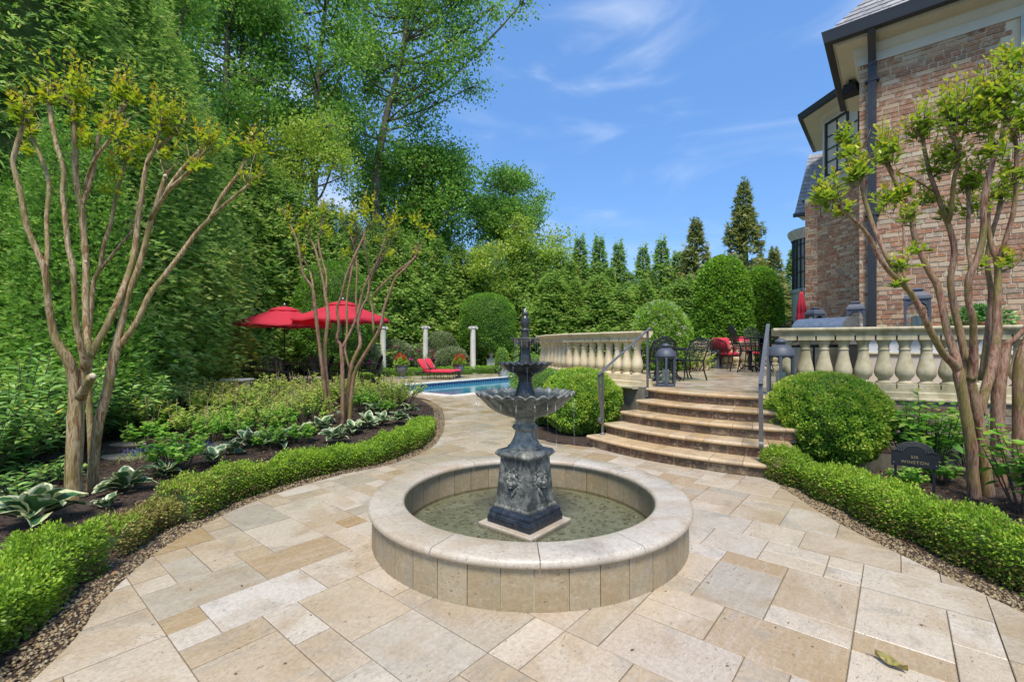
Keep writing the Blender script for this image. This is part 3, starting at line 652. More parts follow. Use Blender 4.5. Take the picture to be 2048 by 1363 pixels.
# ------------------------------------------------------------------ terrace, steps
TZ = .86; RISE = TZ / 5
SC_ = np.array([4.91, 9.26]); SR = [4.15, 3.805, 3.46, 3.115, 2.77]
def arc(r, a0, a1, n_): return [SC_ + r * np.array([math.cos(R(a0 + (a1 - a0) * i / n_)), math.sin(R(a0 + (a1 - a0) * i / n_))]) for i in range(n_ + 1)]
A0, A1 = 206.5, 256
balL = [np.array(p) for p in ((2.53, 8.62), (1.31, 10.5), (.98, 11.7), (.83, 12.9))]
balR = [np.array(p) for p in ((4.20, 7.42), (5.3, 6.93), (6.4, 6.44), (8.2, 5.64))]
top_arc = arc(SR[4] - .15, 203, A1, 16)
terr = [np.array(p) for p in ((.83, 12.9), (.9, 14.2), (3.2, 17.4), (12, 18), (13, 12), (10, 5))] + [balR[3] + np.array((-.1, -.2)), balR[2] + np.array((-.1, -.2)), balR[1] + np.array((-.1, -.2)), balR[0] + np.array((-.1, -.22))] + top_arc[::-1] + [balL[0] + np.array((-.2, -.12)), balL[1] + np.array((-.22, -.05)), balL[2] + np.array((-.22, 0))]
terr[0] = np.array((.60, 12.9))
if area(terr) < 0: terr = terr[::-1]
m_ = MB(); m_.prism(terr, -.34, TZ - .012)
terrace = tag(m_.build('terrace', M['wallstone']), kind='structure')
tt = MB(); TA = np.array([[(p - NP) @ U, (p - NP) @ V] for p in terr]) / CELL
for (a, b, na, nb) in pack(terr, 3, lambda c: False, int(TA[:, 0].min()) - 1, int(TA[:, 0].max()) + 1, int(TA[:, 1].min()) - 1, int(TA[:, 1].max()) + 1, SIZES):
    g = .003; q = [ab(a * CELL + g, b * CELL + g), ab((a + na) * CELL - g, b * CELL + g), ab((a + na) * CELL - g, (b + nb) * CELL - g), ab(a * CELL + g, (b + nb) * CELL - g)]
    ins = [inside(p, terr) for p in q]
    if not any(ins): continue
    if not all(ins): q = clip_poly(terr, q)
    if len(q) > 2: tt.prism(q, TZ - .03, TZ, rnd=rt.random())
tt.build('terrace_paving_tiles', M['pave_far'], terrace, kind='stuff')

steps = thing('stone_steps', 'curved flight of five travertine steps with brick risers below the lantern terrace', 'steps')
rs = random.Random(9)
def wedge(name, r0, r1, a0, a1, z0, z1, mat, parent, nose=False):
    m_ = MB(); seg = 3; prof = [(r1, z0), (r1 + .0, z1), (r0, z1), (r0, z0)]
    if nose:
        t = z1 - z0; prof = [(r0, z0), (r1 - .03, z0)] + [(r1 - .03 + .03 * math.sin(R(x)), z0 + t / 2 - t / 2 * math.cos(R(x))) for x in (30, 60, 90, 120, 150)] + [(r1 - .03, z1), (r0, z1)]
    n_ = len(prof); c = SC_ + (r0 + r1) / 2 * np.array([math.cos(R((a0 + a1) / 2)), math.sin(R((a0 + a1) / 2))]); m_.off = np.array([c[0], c[1], z0])
    vs = []; fs = []
    for i in range(seg + 1):
        a = R(a0 + (a1 - a0) * i / seg)
        for r, z in prof: vs.append((SC_[0] + r * math.cos(a), SC_[1] + r * math.sin(a), z))
    for i in range(seg):
        for j in range(n_): fs.append((i * n_ + j, i * n_ + (j + 1) % n_, (i + 1) * n_ + (j + 1) % n_, (i + 1) * n_ + j))
    fs.append(tuple(range(n_))); fs.append(tuple(seg * n_ + j for j in range(n_ - 1, -1, -1))); m_.add(vs, fs)
    return m_.build(name, mat, parent, loc=(c[0], c[1], z0))
A1S = [247.5, 248.5, 250, 252, 256]
for i in range(5):
    A1 = A1S[i]; r = SR[i]; z1 = RISE * (i + 1); z0 = RISE * i; a0 = A0 if i < 4 else 203.5; m_ = MB()
    outer = arc(r - .055, a0, A1, 24); m_.prism(outer + [SC_ + np.array((-.2, -.2))], z0 if i == 0 else z0 - .02, z1 - .052)
    st = m_.build('step', M['mortar_dark'], steps)
    s = a0; dw = .31 / r * 57.3
    while s < A1:
        e = min(A1, s + dw * rs.choice((.8, 1, 1, 1.25, 1.5)))
        wedge('tread_slab', r - .45, r, s + .04, e - .04, z1 - .052, z1 + rs.uniform(-.001, .001) + (.003 if i == 4 else 0), M['tread'], st, True); s = e
    s = a0; dw = .225 / r * 57.3; hh = .088
    while s < A1:
        e = min(A1, s + dw); wedge('brick', r - .12, r - .045 + rs.uniform(-.004, .004), s + .2, e - .2, z0 + (.012 if i == 0 else .016), z0 + .012 + hh + rs.uniform(-.004, .004), M['brick_dark'], st); s = e

# ------------------------------------------------------------------ balustrades
bm = MB(); bm.box((0, 0, .035), (.205, .205, .07), ch=.004); bm.box((0, 0, .735), (.20, .20, .07), ch=.004)
prof = [(.085, .07), (.088, .085), (.070, .10), (.058, .115), (.066, .14), (.092, .18), (.102, .225), (.100, .27), (.086, .34), (.070, .42), (.060, .50), (.057, .555), (.066, .56), (.066, .575), (.057, .582), (.060, .63), (.072, .67), (.084, .70)]
bm.lathe(prof, 20, cap=False); BAL = bm.mesh('baluster', True, 40)
def balustrade(path, label, mat, z=TZ, spacing=.248, h=1.025, ends=(0, 0), name='balustrade'):
    root = thing(name, label, 'balustrade', (path[0][0], path[0][1], z)); off = (path[0][0], path[0][1], z); path3 = [np.array((p[0], p[1], z)) for p in path]
    s = h / 1.025
    pl_ = MB(off); pl_.sweep(path3, [(-.15, 0), (.15, 0), (.15, .07), (.135, .085), (.135, .125 * s), (-.135, .125 * s), (-.135, .085), (-.15, .07)]); pl_.build('plinth', mat, root, auto=35)
    r_ = MB(off); t0 = h - .125; r_.sweep(path3, [(-.11, t0), (.11, t0), (.115, t0 + .035), (.14, t0 + .06), (.155, t0 + .07), (.165, t0 + .085), (.165, t0 + .105), (.15, t0 + .125), (-.15, t0 + .125), (-.165, t0 + .105), (-.165, t0 + .085), (-.155, t0 + .07), (-.14, t0 + .06), (-.115, t0 + .035)]); r_.build('top_rail', mat, root, auto=35)
    P_ = np.array(path); seg = np.linalg.norm(np.diff(P_, axis=0), axis=1); S = np.r_[0, np.cumsum(seg)]; m = int((S[-1] - .24) / spacing); u0 = (S[-1] - m * spacing) / 2
    BALm = BAL
    if not BALm.materials: BALm.materials.append(None)
    for i in range(m + 1):
        u = u0 + i * spacing; x, y = np.interp(u, S, P_[:, 0]), np.interp(u, S, P_[:, 1]); j = min(np.searchsorted(S, u, 'right') - 1, len(seg) - 1); d = P_[j + 1] - P_[j]
        o = link('baluster', BALm, None, root, loc=(x - off[0], y - off[1], .125 * s), rz=math.atan2(d[1], d[0])); o.scale = (1.13, 1.13, (h - .25 * s) / .77 * (.998))
        o.material_slots[0].link = 'OBJECT'; o.material_slots[0].material = mat
    return root
balustrade(balL, 'warm tan stone balustrade bending away beside the pool steps', M['cast'])
balustrade(balR, 'grey weathered stone balustrade in front of the grill and white counter', M['cast_grey'])
balustrade([P(1386, 0, 15.6)[:2], P(1450, 0, 15.3)[:2], P(1510, 0, 15.3)[:2]], 'short low stone balustrade beyond the red chairs', M['cast'], h=.90, spacing=.21)
balustrade([P(1512, 0, 15.7)[:2], P(1600, 0, 15.7)[:2]], 'far stone balustrade run behind the bar table', M['cast'], h=.84, spacing=.22)
# terrace edge under the balustrades
m_ = MB(); pr = [(-.12, -.05), (.235, -.05), (.26, -.03), (.26, -.012), (.24, .004), (-.12, .004)]
for nm, path in (('a', [np.array((*p, TZ)) for p in balR]), ('b', [np.array((*p, TZ)) for p in [np.array((2.42, 8.55))] + balL[1:]])):
    q = path if nm == 'a' else path[::-1]
    m_.sweep(q, pr)
m_.build('terrace_coping', M['cast_grey'], terrace, auto=35)
# courses of stone and brick in the terrace wall below the weathered balustrade
for (i0, path) in ((0, balR),):
    P_ = np.array(path); seg = np.linalg.norm(np.diff(P_, axis=0), axis=1); S = np.r_[0, np.cumsum(seg)]; cz = .05; row = 0
    while cz < TZ - .13:
        h_ = .115 if row % 2 else .09; u = -.1 * (row % 2); 
        while u < S[-1]:
            w = rs.uniform(.24, .46) if row % 2 else .23; uc = u + w / 2; x, y = np.interp(uc, S, P_[:, 0]), np.interp(uc, S, P_[:, 1]); j = min(max(np.searchsorted(S, uc, 'right') - 1, 0), len(seg) - 1); d = (P_[j + 1] - P_[j]) / seg[j]; nr = np.array([d[1], -d[0]])
            mm = MB(); mm.box((0, 0, 0), (w - .012, .06, h_ - .012), ch=.005); o = mm.build('stone' if row % 2 else 'brick', M['wallstone'] if row % 2 else M['brick_dark'], terrace, loc=(x + nr[0] * .20, y + nr[1] * .20, cz + h_ / 2), rz=math.atan2(d[1], d[0])); u += w
        cz += h_; row += 1

# ------------------------------------------------------------------ house
house = thing('brick_house', 'two storey reddish brick house with dark gutters and slate roof', 'house', (0, 0, 0))
K0 = np.array([6.484, 8.584])
COURSE = .086
def wall_box(m_, a, b, z0, z1, back):
    """wall slab whose outer face runs a to b"""
    d = (b - a) / np.linalg.norm(b - a); nb_ = np.array(back); m_.prism([a, b, b + nb_ * .3, a + nb_ * .3], z0, z1)
brick_list = []
def lay(a, d, nrm_out, length, z0, z1, holes, seed, stag=True):
    rr = random.Random(seed); z = z0; row = 0
    while z + COURSE < z1 + .03:
        s = -rr.choice((0, .06, .12)) if row % 2 else -rr.choice((.11, .17)); k = row % 2
        while s < length:
            w = .210 if (k % 2 == 0 or rr.random() < .55) else .10; k += 1; a0 = max(0, s); a1 = min(length, s + w); s += w + .018
            if a1 - a0 < .035: continue
            if any(h[0] < a1 and a0 < h[1] and h[2] < z + COURSE and z < h[3] for h in holes): continue
            c2 = a + d * (a0 + a1) / 2; brick_list.append((c2, d, nrm_out, a1 - a0, z + .006, rr.uniform(-.004, .003), rr.random()))
        z += COURSE; row += 1
dA = -V; oA = -U
winA = [(2.0, 3.3, 5.2, 6.95)]
wa = MB(); wall_box(wa, K0, K0 + dA * 5.5, .4, 7.2, U); wallA = wa.build('wall', M['mortar'], house)
wb = MB(); wall_box(wb, K0 + U * .3, K0 + U * 6.5, .4, 7.2, -V); wb.build('wall', M['mortar'], house)
KB = np.array([9.74, 12.28]); dB = np.array([-.1, .995]); oB = np.array([-.995, -.1])
wc = MB(); wall_box(wc, KB - dB * .3, KB + dB * 2.06, .4, 6.42, -oB); wallB = wc.build('wall', M['mortar'], house)
KC = KB + dB * 2.06; wd_ = MB(); wall_box(wd_, KC + np.array((.0, 0)), KC + V * .34, .4, 6.2, U); wallC = wd_.build('wall', M['mortar'], house)
lay(K0, dA, oA, 4.6, .88, 6.86, winA, 1); nA = len(brick_list)
lay(KB + dB * .3, dB, oB, 1.76, .88, 6.40, [], 2); nB = len(brick_list)
lay(KC, V, oA, .34, .88, 6.15, [], 3)
order = sorted(range(nA), key=lambda i: brick_list[i][0][1] if 1.9 < brick_list[i][4] and brick_list[i][0][0] / brick_list[i][0][1] < 1.115 else 99)
solo = set(order[:300]); fb = MB(); fbB = MB(); fbC = MB(); bmesh_cache = {}
for i, (c2, d, no, w, z, pr_, rn) in enumerate(brick_list):
    ct = c2 + no * (.002 + pr_); ang = math.atan2(d[1], d[0])
    if i in solo:
        k = round(w, 2)
        if k not in bmesh_cache: mm = MB(); mm.box((0, 0, 0), (w, .03, COURSE - .018), ch=.004); bmesh_cache[k] = mm.mesh('brick')
        link('brick', bmesh_cache[k], M['brick'], wallA, loc=(ct[0], ct[1], z + COURSE / 2), rz=ang)
    else:
        t_ = fb if i < nA else (fbB if i < nB else fbC); t_.box((ct[0], ct[1], z + COURSE / 2), (w, .03, COURSE - .018), rz=ang, rnd=rn)
fb.build('brickwork', M['brick_far'], wallA, kind='stuff'); fbB.build('brickwork', M['brick_far'], wallB, kind='stuff'); fbC.build('brickwork', M['brick_far'], wallC, kind='stuff')

def v3(p, z): return np.array((p[0], p[1], z))
pth = [v3(K0 + U * 2.75, 0), v3(K0, 0), v3(K0 + dA * 5.2, 0)]
e_ = MB(); e_.sweep(pth, [(.002, 6.80), (.035, 6.80), (.035, 6.96), (.06, 6.98), (.10, 7.05), (.11, 7.10), (.34, 7.15), (.345, 7.19), (.38, 7.20), (.38, 7.30), (.002, 7.30)]); eave = e_.build('eave', M['trim'], house, auto=30)
dn = MB()                                              # dentil row
for a_, b_, n_ in ((K0 + U * 2.7 + V * .36, K0 + V * .36 - U * .36, 60), (K0 - U * .36 + V * .36, K0 - U * .36 + dA * 3.2, 60)):
    for i in range(n_): c = a_ + (b_ - a_) * (i + .5) / n_; dn.box((c[0], c[1], 7.165), (.022, .022, .035), rz=R(50))
dn.build('dentil_row', M['trim'], eave, kind='stuff')
g_ = MB(); g_.sweep(pth, [(.381, 7.19), (.50, 7.20), (.515, 7.27), (.53, 7.36), (.54, 7.40), (.50, 7.40), (.49, 7.28), (.381, 7.28)]); g_.build('gutter', M['bronze'], house, auto=30)
dsx = K0 + dA * .19 + oA * .065; m_ = MB(); m_.box((dsx[0], dsx[1], 3.75), (.125, .09, 6.0), rz=R(-40), ch=.012)
for o_ in (-.037, 0, .037): c = dsx + dA * o_ + oA * .047; m_.box((c[0], c[1], 3.75), (.014, .008, 5.96), rz=R(-40))
c2 = dsx + oA * .17; m_.tube([v3(dsx, 6.72), v3(dsx, 6.80), v3(dsx + oA * .10, 6.98), v3(dsx + oA * .33, 7.16), v3(dsx + oA * .35, 7.22)], .08, 4)
dsp = m_.build('downspout', M['bronze'], house)
for z in (6.45, 4.0, 1.9): m_ = MB(); m_.box((dsx[0], dsx[1], z), (.21, .115, .035), rz=R(-40)); m_.build('strap', M['bronze'], dsp)
# slate roof above the gutter
def slates(quad, rows, cols, parent, seed, name='slate', th=.012, solo=True):
    rr = random.Random(seed); a, b, c, d = [np.asarray(p, float) for p in quad]      # bottom l, bottom r, top r, top l
    nn = np.cross(b - a, d - a); nn /= np.linalg.norm(nn)
    if nn @ (np.array((0, 0, CAM_H)) - a) < 0: nn = -nn
    for r_ in range(rows):
        f0, f1 = r_ / rows, (r_ + 1.25) / rows; l0, l1 = a + (d - a) * f0, a + (d - a) * f1; r0, r1 = b + (c - b) * f0, b + (c - b) * f1; sh = .5 if r_ % 2 else 0; k = -sh
        while k < cols:
            u0, u1 = max(0, k) / cols, min(cols, k + 1) / cols; k += 1
            if u1 - u0 < .02: continue
            g = .03 / cols; q = [l0 + (r0 - l0) * (u0 + g), l0 + (r0 - l0) * (u1 - g), l1 + (r1 - l1) * (u1 - g), l1 + (r1 - l1) * (u0 + g)]
            lift = nn * (th * 1.6 + rr.uniform(0, .004)); top = [q[0] + lift, q[1] + lift, q[2] + nn * .002, q[3] + nn * .002]
            mm = MB(); mm.add(q + top, [(4, 5, 6, 7), (0, 1, 5, 4), (1, 2, 6, 5), (3, 0, 4, 7), (2, 3, 7, 6)], rnd=rr.random()); mm.build(name, M['slate'], parent)
E0 = K0 - U * .45 + V * .45
qa = [v3(E0, 7.40), v3(E0 + dA * 3.6, 7.40), v3(E0 + dA * 3.6 + U * 1.5, 8.9), v3(E0 + dA * .9 + U * 1.5, 8.9)]
m_ = MB(); m_.add(qa, [(0, 1, 2, 3)]); roofA = m_.build('roof', M['slate'], house); slates(qa, 9, 13, roofA, 4)
qa = [v3(E0 + U * 3.1, 7.40), v3(E0, 7.40), v3(E0 + dA * .9 + U * 1.5, 8.9), v3(E0 + U * 2.3 + dA * .9, 8.9)]
m_ = MB(); m_.add(qa, [(0, 1, 2, 3)]); m_.build('roof', M['slate'], house)
# window with pale trim at the outer end of the near wall
def window(a, d, no, s0, s1, z0, z1, cols, rows, parent, tmat, fmat, bar=.022, fr=.05, trim=.09):
    root = MB(); c = a + d * (s0 + s1) / 2; ang = math.atan2(d[1], d[0]); w = s1 - s0; h = z1 - z0
    def bx_(mb_, s, z, ww, hh, dep, out): p = a + d * s + no * out; mb_.box((p[0], p[1], z), (ww, dep, hh), rz=ang)
    wdw = MB()
    for s in (s0 + fr / 2, s1 - fr / 2): bx_(wdw, s, (z0 + z1) / 2, fr, h, .06, .01)
    for z in (z0 + fr / 2, z1 - fr / 2): bx_(wdw, (s0 + s1) / 2, z, w - 2 * fr - .002, fr, .058, .01)
    win = wdw.build('window', fmat, parent)
    if trim:
        t_ = MB()
        for s in (s0 - trim / 2, s1 + trim / 2): bx_(t_, s, (z0 + z1) / 2, trim, h + trim * 2, .09, .02)
        for z in (z0 - trim / 2, z1 + trim / 2): bx_(t_, (s0 + s1) / 2, z, w - .002, trim - .002, .086, .02)
        t_.build('frame', tmat, win)
    mun = MB(); iw, ih = (w - 2 * fr) / cols, (h - 2 * fr) / rows
    for i in range(1, cols): bx_(mun, s0 + fr + i * iw, (z0 + z1) / 2, bar * (2.4 if i == cols // 2 and cols > 3 else 1), h - 2 * fr, .04, .008)
    for j in range(1, rows): bx_(mun, (s0 + s1) / 2, z0 + fr + j * ih, w - 2 * fr, bar, .036, .008)
    if mun.v: mun.build('glazing_bar', fmat, win)
    for i in range(cols):
        for j in range(rows):
            pm = MB(); bx_(pm, s0 + fr + (i + .5) * iw, z0 + fr + (j + .5) * ih, iw - bar * .6, ih - bar * .6, .006, -.004); pm.build('pane', M['pane'], win)
    return win
window(K0, dA, oA, 2.12, 3.1, 5.3, 6.72, 2, 3, house, M['trim_green'], M['bronze'])
# canted bay: upper window, its eave and gutter
wu = MB(); wall_box(wu, KB - dB * .4, KB + dB * 1.86, 6.43, 8.75, -oB); wallU = wu.build('wall', M['trim'], house)
window(KB, dB, oB, .12, 1.74, 6.72, 8.36, 4, 4, wallU, M['trim'], M['bronze'], .03, .06, .06)
m_ = MB(); pc = KB + dB * 1.98; m_.box((pc[0] + .0, pc[1], 6.50), (.26, .34, .14), rz=math.atan2(dB[1], dB[0])); m_.build('corbel', M['brick_far'], wallB)
KU = KB + dB * 1.86; pthB = [v3(KU + U * 2.9, 0), v3(KU, 0), v3(KB - dB * 1.4, 0)]
e_ = MB(); e_.sweep([p for p in pthB], [(.002, 8.42), (.03, 8.42), (.03, 8.52), (.10, 8.56), (.12, 8.62), (.50, 8.64), (.50, 8.74), (.002, 8.74)]); e_.build('eave', M['trim'], house, auto=30)
g_ = MB(); g_.sweep([p for p in pthB], [(.501, 8.63), (.61, 8.64), (.64, 8.80), (.60, 8.82), (.501, 8.80)]); g_.build('gutter', M['bronze'], house, auto=30)
m_ = MB(); m_.add([v3(KU + U * 2.9 + V * .55, 8.80), v3(KU - U * .2 + V * .5, 8.80), v3(KB - dB * 1.4 + oB * .55, 8.80), v3(KB + U * 1.5 - dB, 9.1), v3(KU + U * 2.9 - V, 9.1)], [(0, 1, 2, 3, 4)]); m_.build('roof', M['slate'], house)
# mansard slates and bowed bay behind
qm = [P(1589, 427, 16.3), P(1643, 419, 15.7), P(1654, 306, 16.6), P(1618, 311, 17.3)]
m_ = MB(); m_.add([p + np.array((.16, .16, -.03)) for p in qm], [(0, 1, 2, 3)]); roofM = m_.build('roof', M['slate'], house); slates(qm, 15, 5, roofM, 6)
for (px, py) in ((1607, 402), (1622, 408)): m_ = MB(); c = P(px, py, 15.95); m_.box(c, (.10, .05, .035), rz=.3); m_.box(c - np.array((0, 0, .05)), (.03, .04, .07)); m_.build('snow_guard', M['bronze'], roofM)
m_ = MB(); a_, b_ = P(1587, 431, 16.2), P(1643, 423, 15.6); m_.tube([a_, b_], .075, 6); m_.build('gutter', M['bronze'], house)
m_ = MB(); a_, b_ = P(1604, 440, 16.5), P(1640, 432, 15.9); m_.add([P(1591, 431, 16.3), P(1643, 424, 15.7), P(1643, 441, 15.9), P(1606, 441, 16.5)], [(0, 1, 2, 3)]); m_.build('soffit', M['trim'], house)
BC = P(1641, 692, 16.9)[:2]; BR = .93
m_ = MB(); m_.lathe([(BR - .02, .5), (BR - .02, 3.35), (BR + .03, 3.36), (BR + .03, 3.48), (BR - .04, 3.5)], 40, (BC[0], BC[1], .2), cap=False); bay = m_.build('bay_panel', M['trim_green'], house, auto=30)
m_ = MB(); m_.lathe([(BR, 5.30), (BR + .03, 5.4), (BR + .10, 5.5), (BR + .12, 5.62), (BR + .10, 5.66), (0.05, 5.75)], 40, (BC[0], BC[1], .2), cap=False); m_.build('cornice', M['white_stone'], bay, auto=30)
m_ = MB(); m_.lathe([(BR - .07, 3.45), (BR - .07, 5.35)], 40, (BC[0], BC[1], .2), cap=False); m_.build('pane', M['pane'], bay)
mu_ = MB()
for i in range(28):
    a = 2 * math.pi * i / 28; mu_.box((BC[0] + (BR - .05) * math.cos(a), BC[1] + (BR - .05) * math.sin(a), 4.6), (.05, .035 if i % 2 else .07, 1.9), rz=a)
mu_.build('glazing_bar', M['bronze'], bay)
m_ = MB()
for z in (4.1, 4.6, 5.1): m_.lathe([(BR - .075, z - .015), (BR - .03, z - .015), (BR - .03, z + .015), (BR - .075, z + .015)], 40, (BC[0], BC[1], .2), cap=False)
m_.build('glazing_bar', M['bronze'], bay)
sp = thing('loudspeaker', 'black outdoor loudspeaker mounted under the corner eave of the house', 'speaker', tuple(v3(K0 + V * .2 + U * 1.15, 6.83)), R(130))
m_ = MB(); m_.add([(-.16, -.12, 0), (.16, -.12, 0), (.13, .14, .02), (-.13, .14, .02), (-.15, -.12, .24), (.15, -.12, .24), (.10, .14, .2), (-.10, .14, .2)], [(0, 3, 2, 1), (4, 5, 6, 7), (0, 1, 5, 4), (1, 2, 6, 5), (2, 3, 7, 6), (3, 0, 4, 7)]); m_.build('cabinet', M['black'], sp)
m_ = MB(); m_.box((0, -.125, .12), (.27, .012, .2), ch=.005); m_.build('grille', M['iron'], sp); m_ = MB(); m_.tube([(0, .05, .2), (0, .05, .34)], .02, 6); m_.build('bracket', M['iron'], sp)

# ================================================================== FOUNTAIN
fo = thing('fountain_basin', 'round travertine fountain basin with raised wall in the middle of the patio', 'fountain basin', (FX, FY, 0))
RW, RI, HC = 1.335, 1.075, .325
def ring_piece(name, prof, a0, a1, mat, parent, seg=5, auto=None):
    n_ = len(prof); rm = sum(p[0] for p in prof) / n_; am = (a0 + a1) / 2; c = np.array((rm * math.cos(am), rm * math.sin(am), 0)); m_ = MB(off=c); vs = []; fs = []
    for i in range(seg + 1):
        a = a0 + (a1 - a0) * i / seg; vs += [(r * math.cos(a), r * math.sin(a), z) for r, z in prof]
    for i in range(seg):
        for j in range(n_): fs.append((i * n_ + j, (i + 1) * n_ + j, (i + 1) * n_ + (j + 1) % n_, i * n_ + (j + 1) % n_))
    fs.append(tuple(range(n_ - 1, -1, -1))); fs.append(tuple(seg * n_ + j for j in range(n_))); m_.add(vs, fs)
    return m_.build(name, mat, parent, loc=tuple(c), auto=auto)
m_ = MB(); m_.lathe([(RW - .012, -.02), (RW - .012, HC - .06), (RI + .045, HC - .06), (RI + .045, .0), (.02, -.1 + .1)], 64, cap=False); core = m_.build('wall_core', M['mortar'], fo, smooth=False)
m_ = MB(); m_.lathe([(RI + .04, .004), (.02, .004)], 48, cap=False); m_.build('basin_floor', M['basin_floor'], fo)
rf = random.Random(2); a = .1
while a < .1 + 2 * math.pi - .02:
    e = min(.1 + 2 * math.pi, a + rf.choice((.14, .152, .152, .16, .17, .12))); 
    if .1 + 2 * math.pi - e < .05: e = .1 + 2 * math.pi
    ring_piece('wall_panel', [(RW - .03, .0), (RW + rf.uniform(-.0015, .0015), .0), (RW, HC - .062), (RW - .03, HC - .062)], a + .0022, e - .0022, M['wallt'], core, 3); a = e
a = .03
while a < .03 + 2 * math.pi - .02:
    e = min(.03 + 2 * math.pi, a + rf.choice((.19, .2, .22, .24)))
    if .03 + 2 * math.pi - e < .06: e = .03 + 2 * math.pi
    ring_piece('inner_panel', [(RI + .06, .0), (RI + .03, .0), (RI + .03, HC - .062), (RI + .06, HC - .062)][::-1], a + .003, e - .003, M['wallt'], core, 4); a = e
NC = 12
for i in range(NC):
    a0 = -math.pi / 2 + .015 + i * 2 * math.pi / NC; a1 = a0 + 2 * math.pi / NC; t = .062; zb = HC - t
    ro, ri = RW + .035, RI; pf = [(ri + .02, zb), (ro - .03, zb)] + [(ro - .03 + .03 * math.sin(R(x)), zb + t / 2 - t / 2 * math.cos(R(x))) for x in (30, 60, 90, 120, 150)] + [(ro - .03, HC), (ri + .03, HC)] + [(ri + .03 - .03 * math.sin(R(x)), zb + t / 2 + t / 2 * math.cos(R(x))) for x in (30, 60, 90, 120, 150)]
    ring_piece('coping_stone', pf, a0 + .0022, a1 - .0022, M['cope'], fo, 8, auto=50)
m_ = MB(); m_.lathe([(RI + .031, .032), (.5, .034), (.02, .034)], 64, cap=False); wt = m_.build('water', M['basin_water'], fo, smooth=True)
nn_ = 700; th = rng.random(nn_) * 6.283; rr_ = np.sqrt(rng.random(nn_)) * (RI - .02); rp = rng.uniform(.008, .022, nn_)
pb = tri_cloud('pebbles', ICV, ICF, np.stack([rr_ * np.cos(th), rr_ * np.sin(th), np.full(nn_, .008)], 1), np.stack([rp * 1.3, rp, rp * .55], 1), rng.random(nn_) * 6.3, rng.random(nn_), M['pebble_wet']); pb.parent = fo

PX = .117; pd = thing('tiered_fountain', 'dark weathered three tier cast fountain with lion heads and scalloped bowls', 'fountain', (PX, FY, 0), R(50))
def square(m_, prof):
    vs = []; fs = []; n_ = len(prof)
    for s, z in prof: vs += [(-s, -s, z), (s, -s, z), (s, s, z), (-s, s, z)]
    for k in range(n_ - 1):
        for j in range(4): fs.append((k * 4 + j, k * 4 + (j + 1) % 4, k * 4 + 4 + (j + 1) % 4, k * 4 + 4 + j))
    fs.append((3, 2, 1, 0)); fs.append(tuple((n_ - 1) * 4 + j for j in range(4))); m_.add(vs, fs); return m_
def sq(prof, name, mat, parent=pd): return square(MB(), prof).build(name, mat, parent)
sq([(.295, -.0), (.295, .048), (.288, .056)], 'base_slab', M['cope'])
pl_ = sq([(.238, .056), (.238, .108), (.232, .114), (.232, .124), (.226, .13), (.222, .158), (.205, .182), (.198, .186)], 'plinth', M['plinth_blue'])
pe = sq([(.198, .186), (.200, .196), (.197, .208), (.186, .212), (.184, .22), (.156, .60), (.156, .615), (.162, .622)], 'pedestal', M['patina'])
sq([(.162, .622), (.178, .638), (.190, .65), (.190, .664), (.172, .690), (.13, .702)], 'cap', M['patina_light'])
for k in range(4):                                  # lion masks
    m_ = MB(); ang = k * math.pi / 2; tilt = .075
    m_.ell((0, -.006, 0), (.058, .034, .070), 16, 10); m_.ell((0, -.034, -.022), (.034, .030, .026), 12, 8); m_.ell((0, -.060, -.008), (.015, .012, .010), 8, 5); m_.ell((0, -.036, -.050), (.026, .018, .013), 8, 5); m_.ell((0, -.042, .012), (.012, .014, .034), 8, 6)
    for s in (-1, 1): m_.ell((s * .023, -.034, .018), (.009, .009, .006), 8, 5); m_.ell((s * .046, -.012, .056), (.015, .012, .016), 8, 5); m_.ell((s * .026, -.036, .034), (.018, .010, .007), 8, 5); m_.ell((s * .036, -.026, -.012), (.016, .016, .022), 8, 6)
    for i in range(15):
        a = R(-60 + 300 * i / 14); rr0 = .064 + .010 * (i % 2); m_.ell((rr0 * math.cos(a), .006, rr0 * 1.15 * math.sin(a) + .004), (.017, .009, .019), 8, 5)
    for i in range(5): m_.ell(((i - 2) * .017, -.004, -.08 - .018 * (2 - abs(i - 2))), (.010, .010, .03), 6, 5)
    o = m_.build('lion_head', M['patina'], pe, smooth=True); o.rotation_euler = (-tilt, 0, ang); rad = .171; o.location = (rad * math.sin(ang), -rad * math.cos(ang), .44)
def flute(k, a, r, z): return (r * (1 - .055 * (0.5 + 0.5 * math.cos(16 * a)) * (1 if 2 <= k <= 7 else 0)), z)
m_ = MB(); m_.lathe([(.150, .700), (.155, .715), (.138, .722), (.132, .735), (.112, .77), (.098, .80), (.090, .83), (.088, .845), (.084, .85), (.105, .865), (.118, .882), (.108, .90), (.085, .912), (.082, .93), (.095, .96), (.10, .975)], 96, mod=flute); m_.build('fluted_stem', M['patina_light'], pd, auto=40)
def bowl(name, R0, zb, zr, rb, lobes, mat, parent=pd):
    H_ = zr - zb
    prof = [(rb, 0), (rb * 1.25, .02), (R0 * .42, .12), (R0 * .60, .27), (R0 * .76, .50), (R0 * .86, .74), (R0 * .95, .93), (R0 * 1.0, 1.0), (R0 * .985, 1.06), (R0 * .93, 1.02), (R0 * .84, .90), (R0 * .70, .80), (R0 * .4, .77), (.03, .76)]
    wgt = [0, 0, .02, .06, .16, .4, .8, 1.0, 1.0, .8, .45, .15, 0, 0]
    def md(k, a, r, z):
        w = wgt[k]; cse = abs(math.sin(lobes * a / 2)); return (r * (1 + w * .035 * (cse - .5)), zb + z * H_ + w * R0 * .066 * (cse - .55))
    m_ = MB(); m_.lathe(prof, lobes * 8, mod=md, cap=False); return m_.build(name, mat, parent, smooth=True)
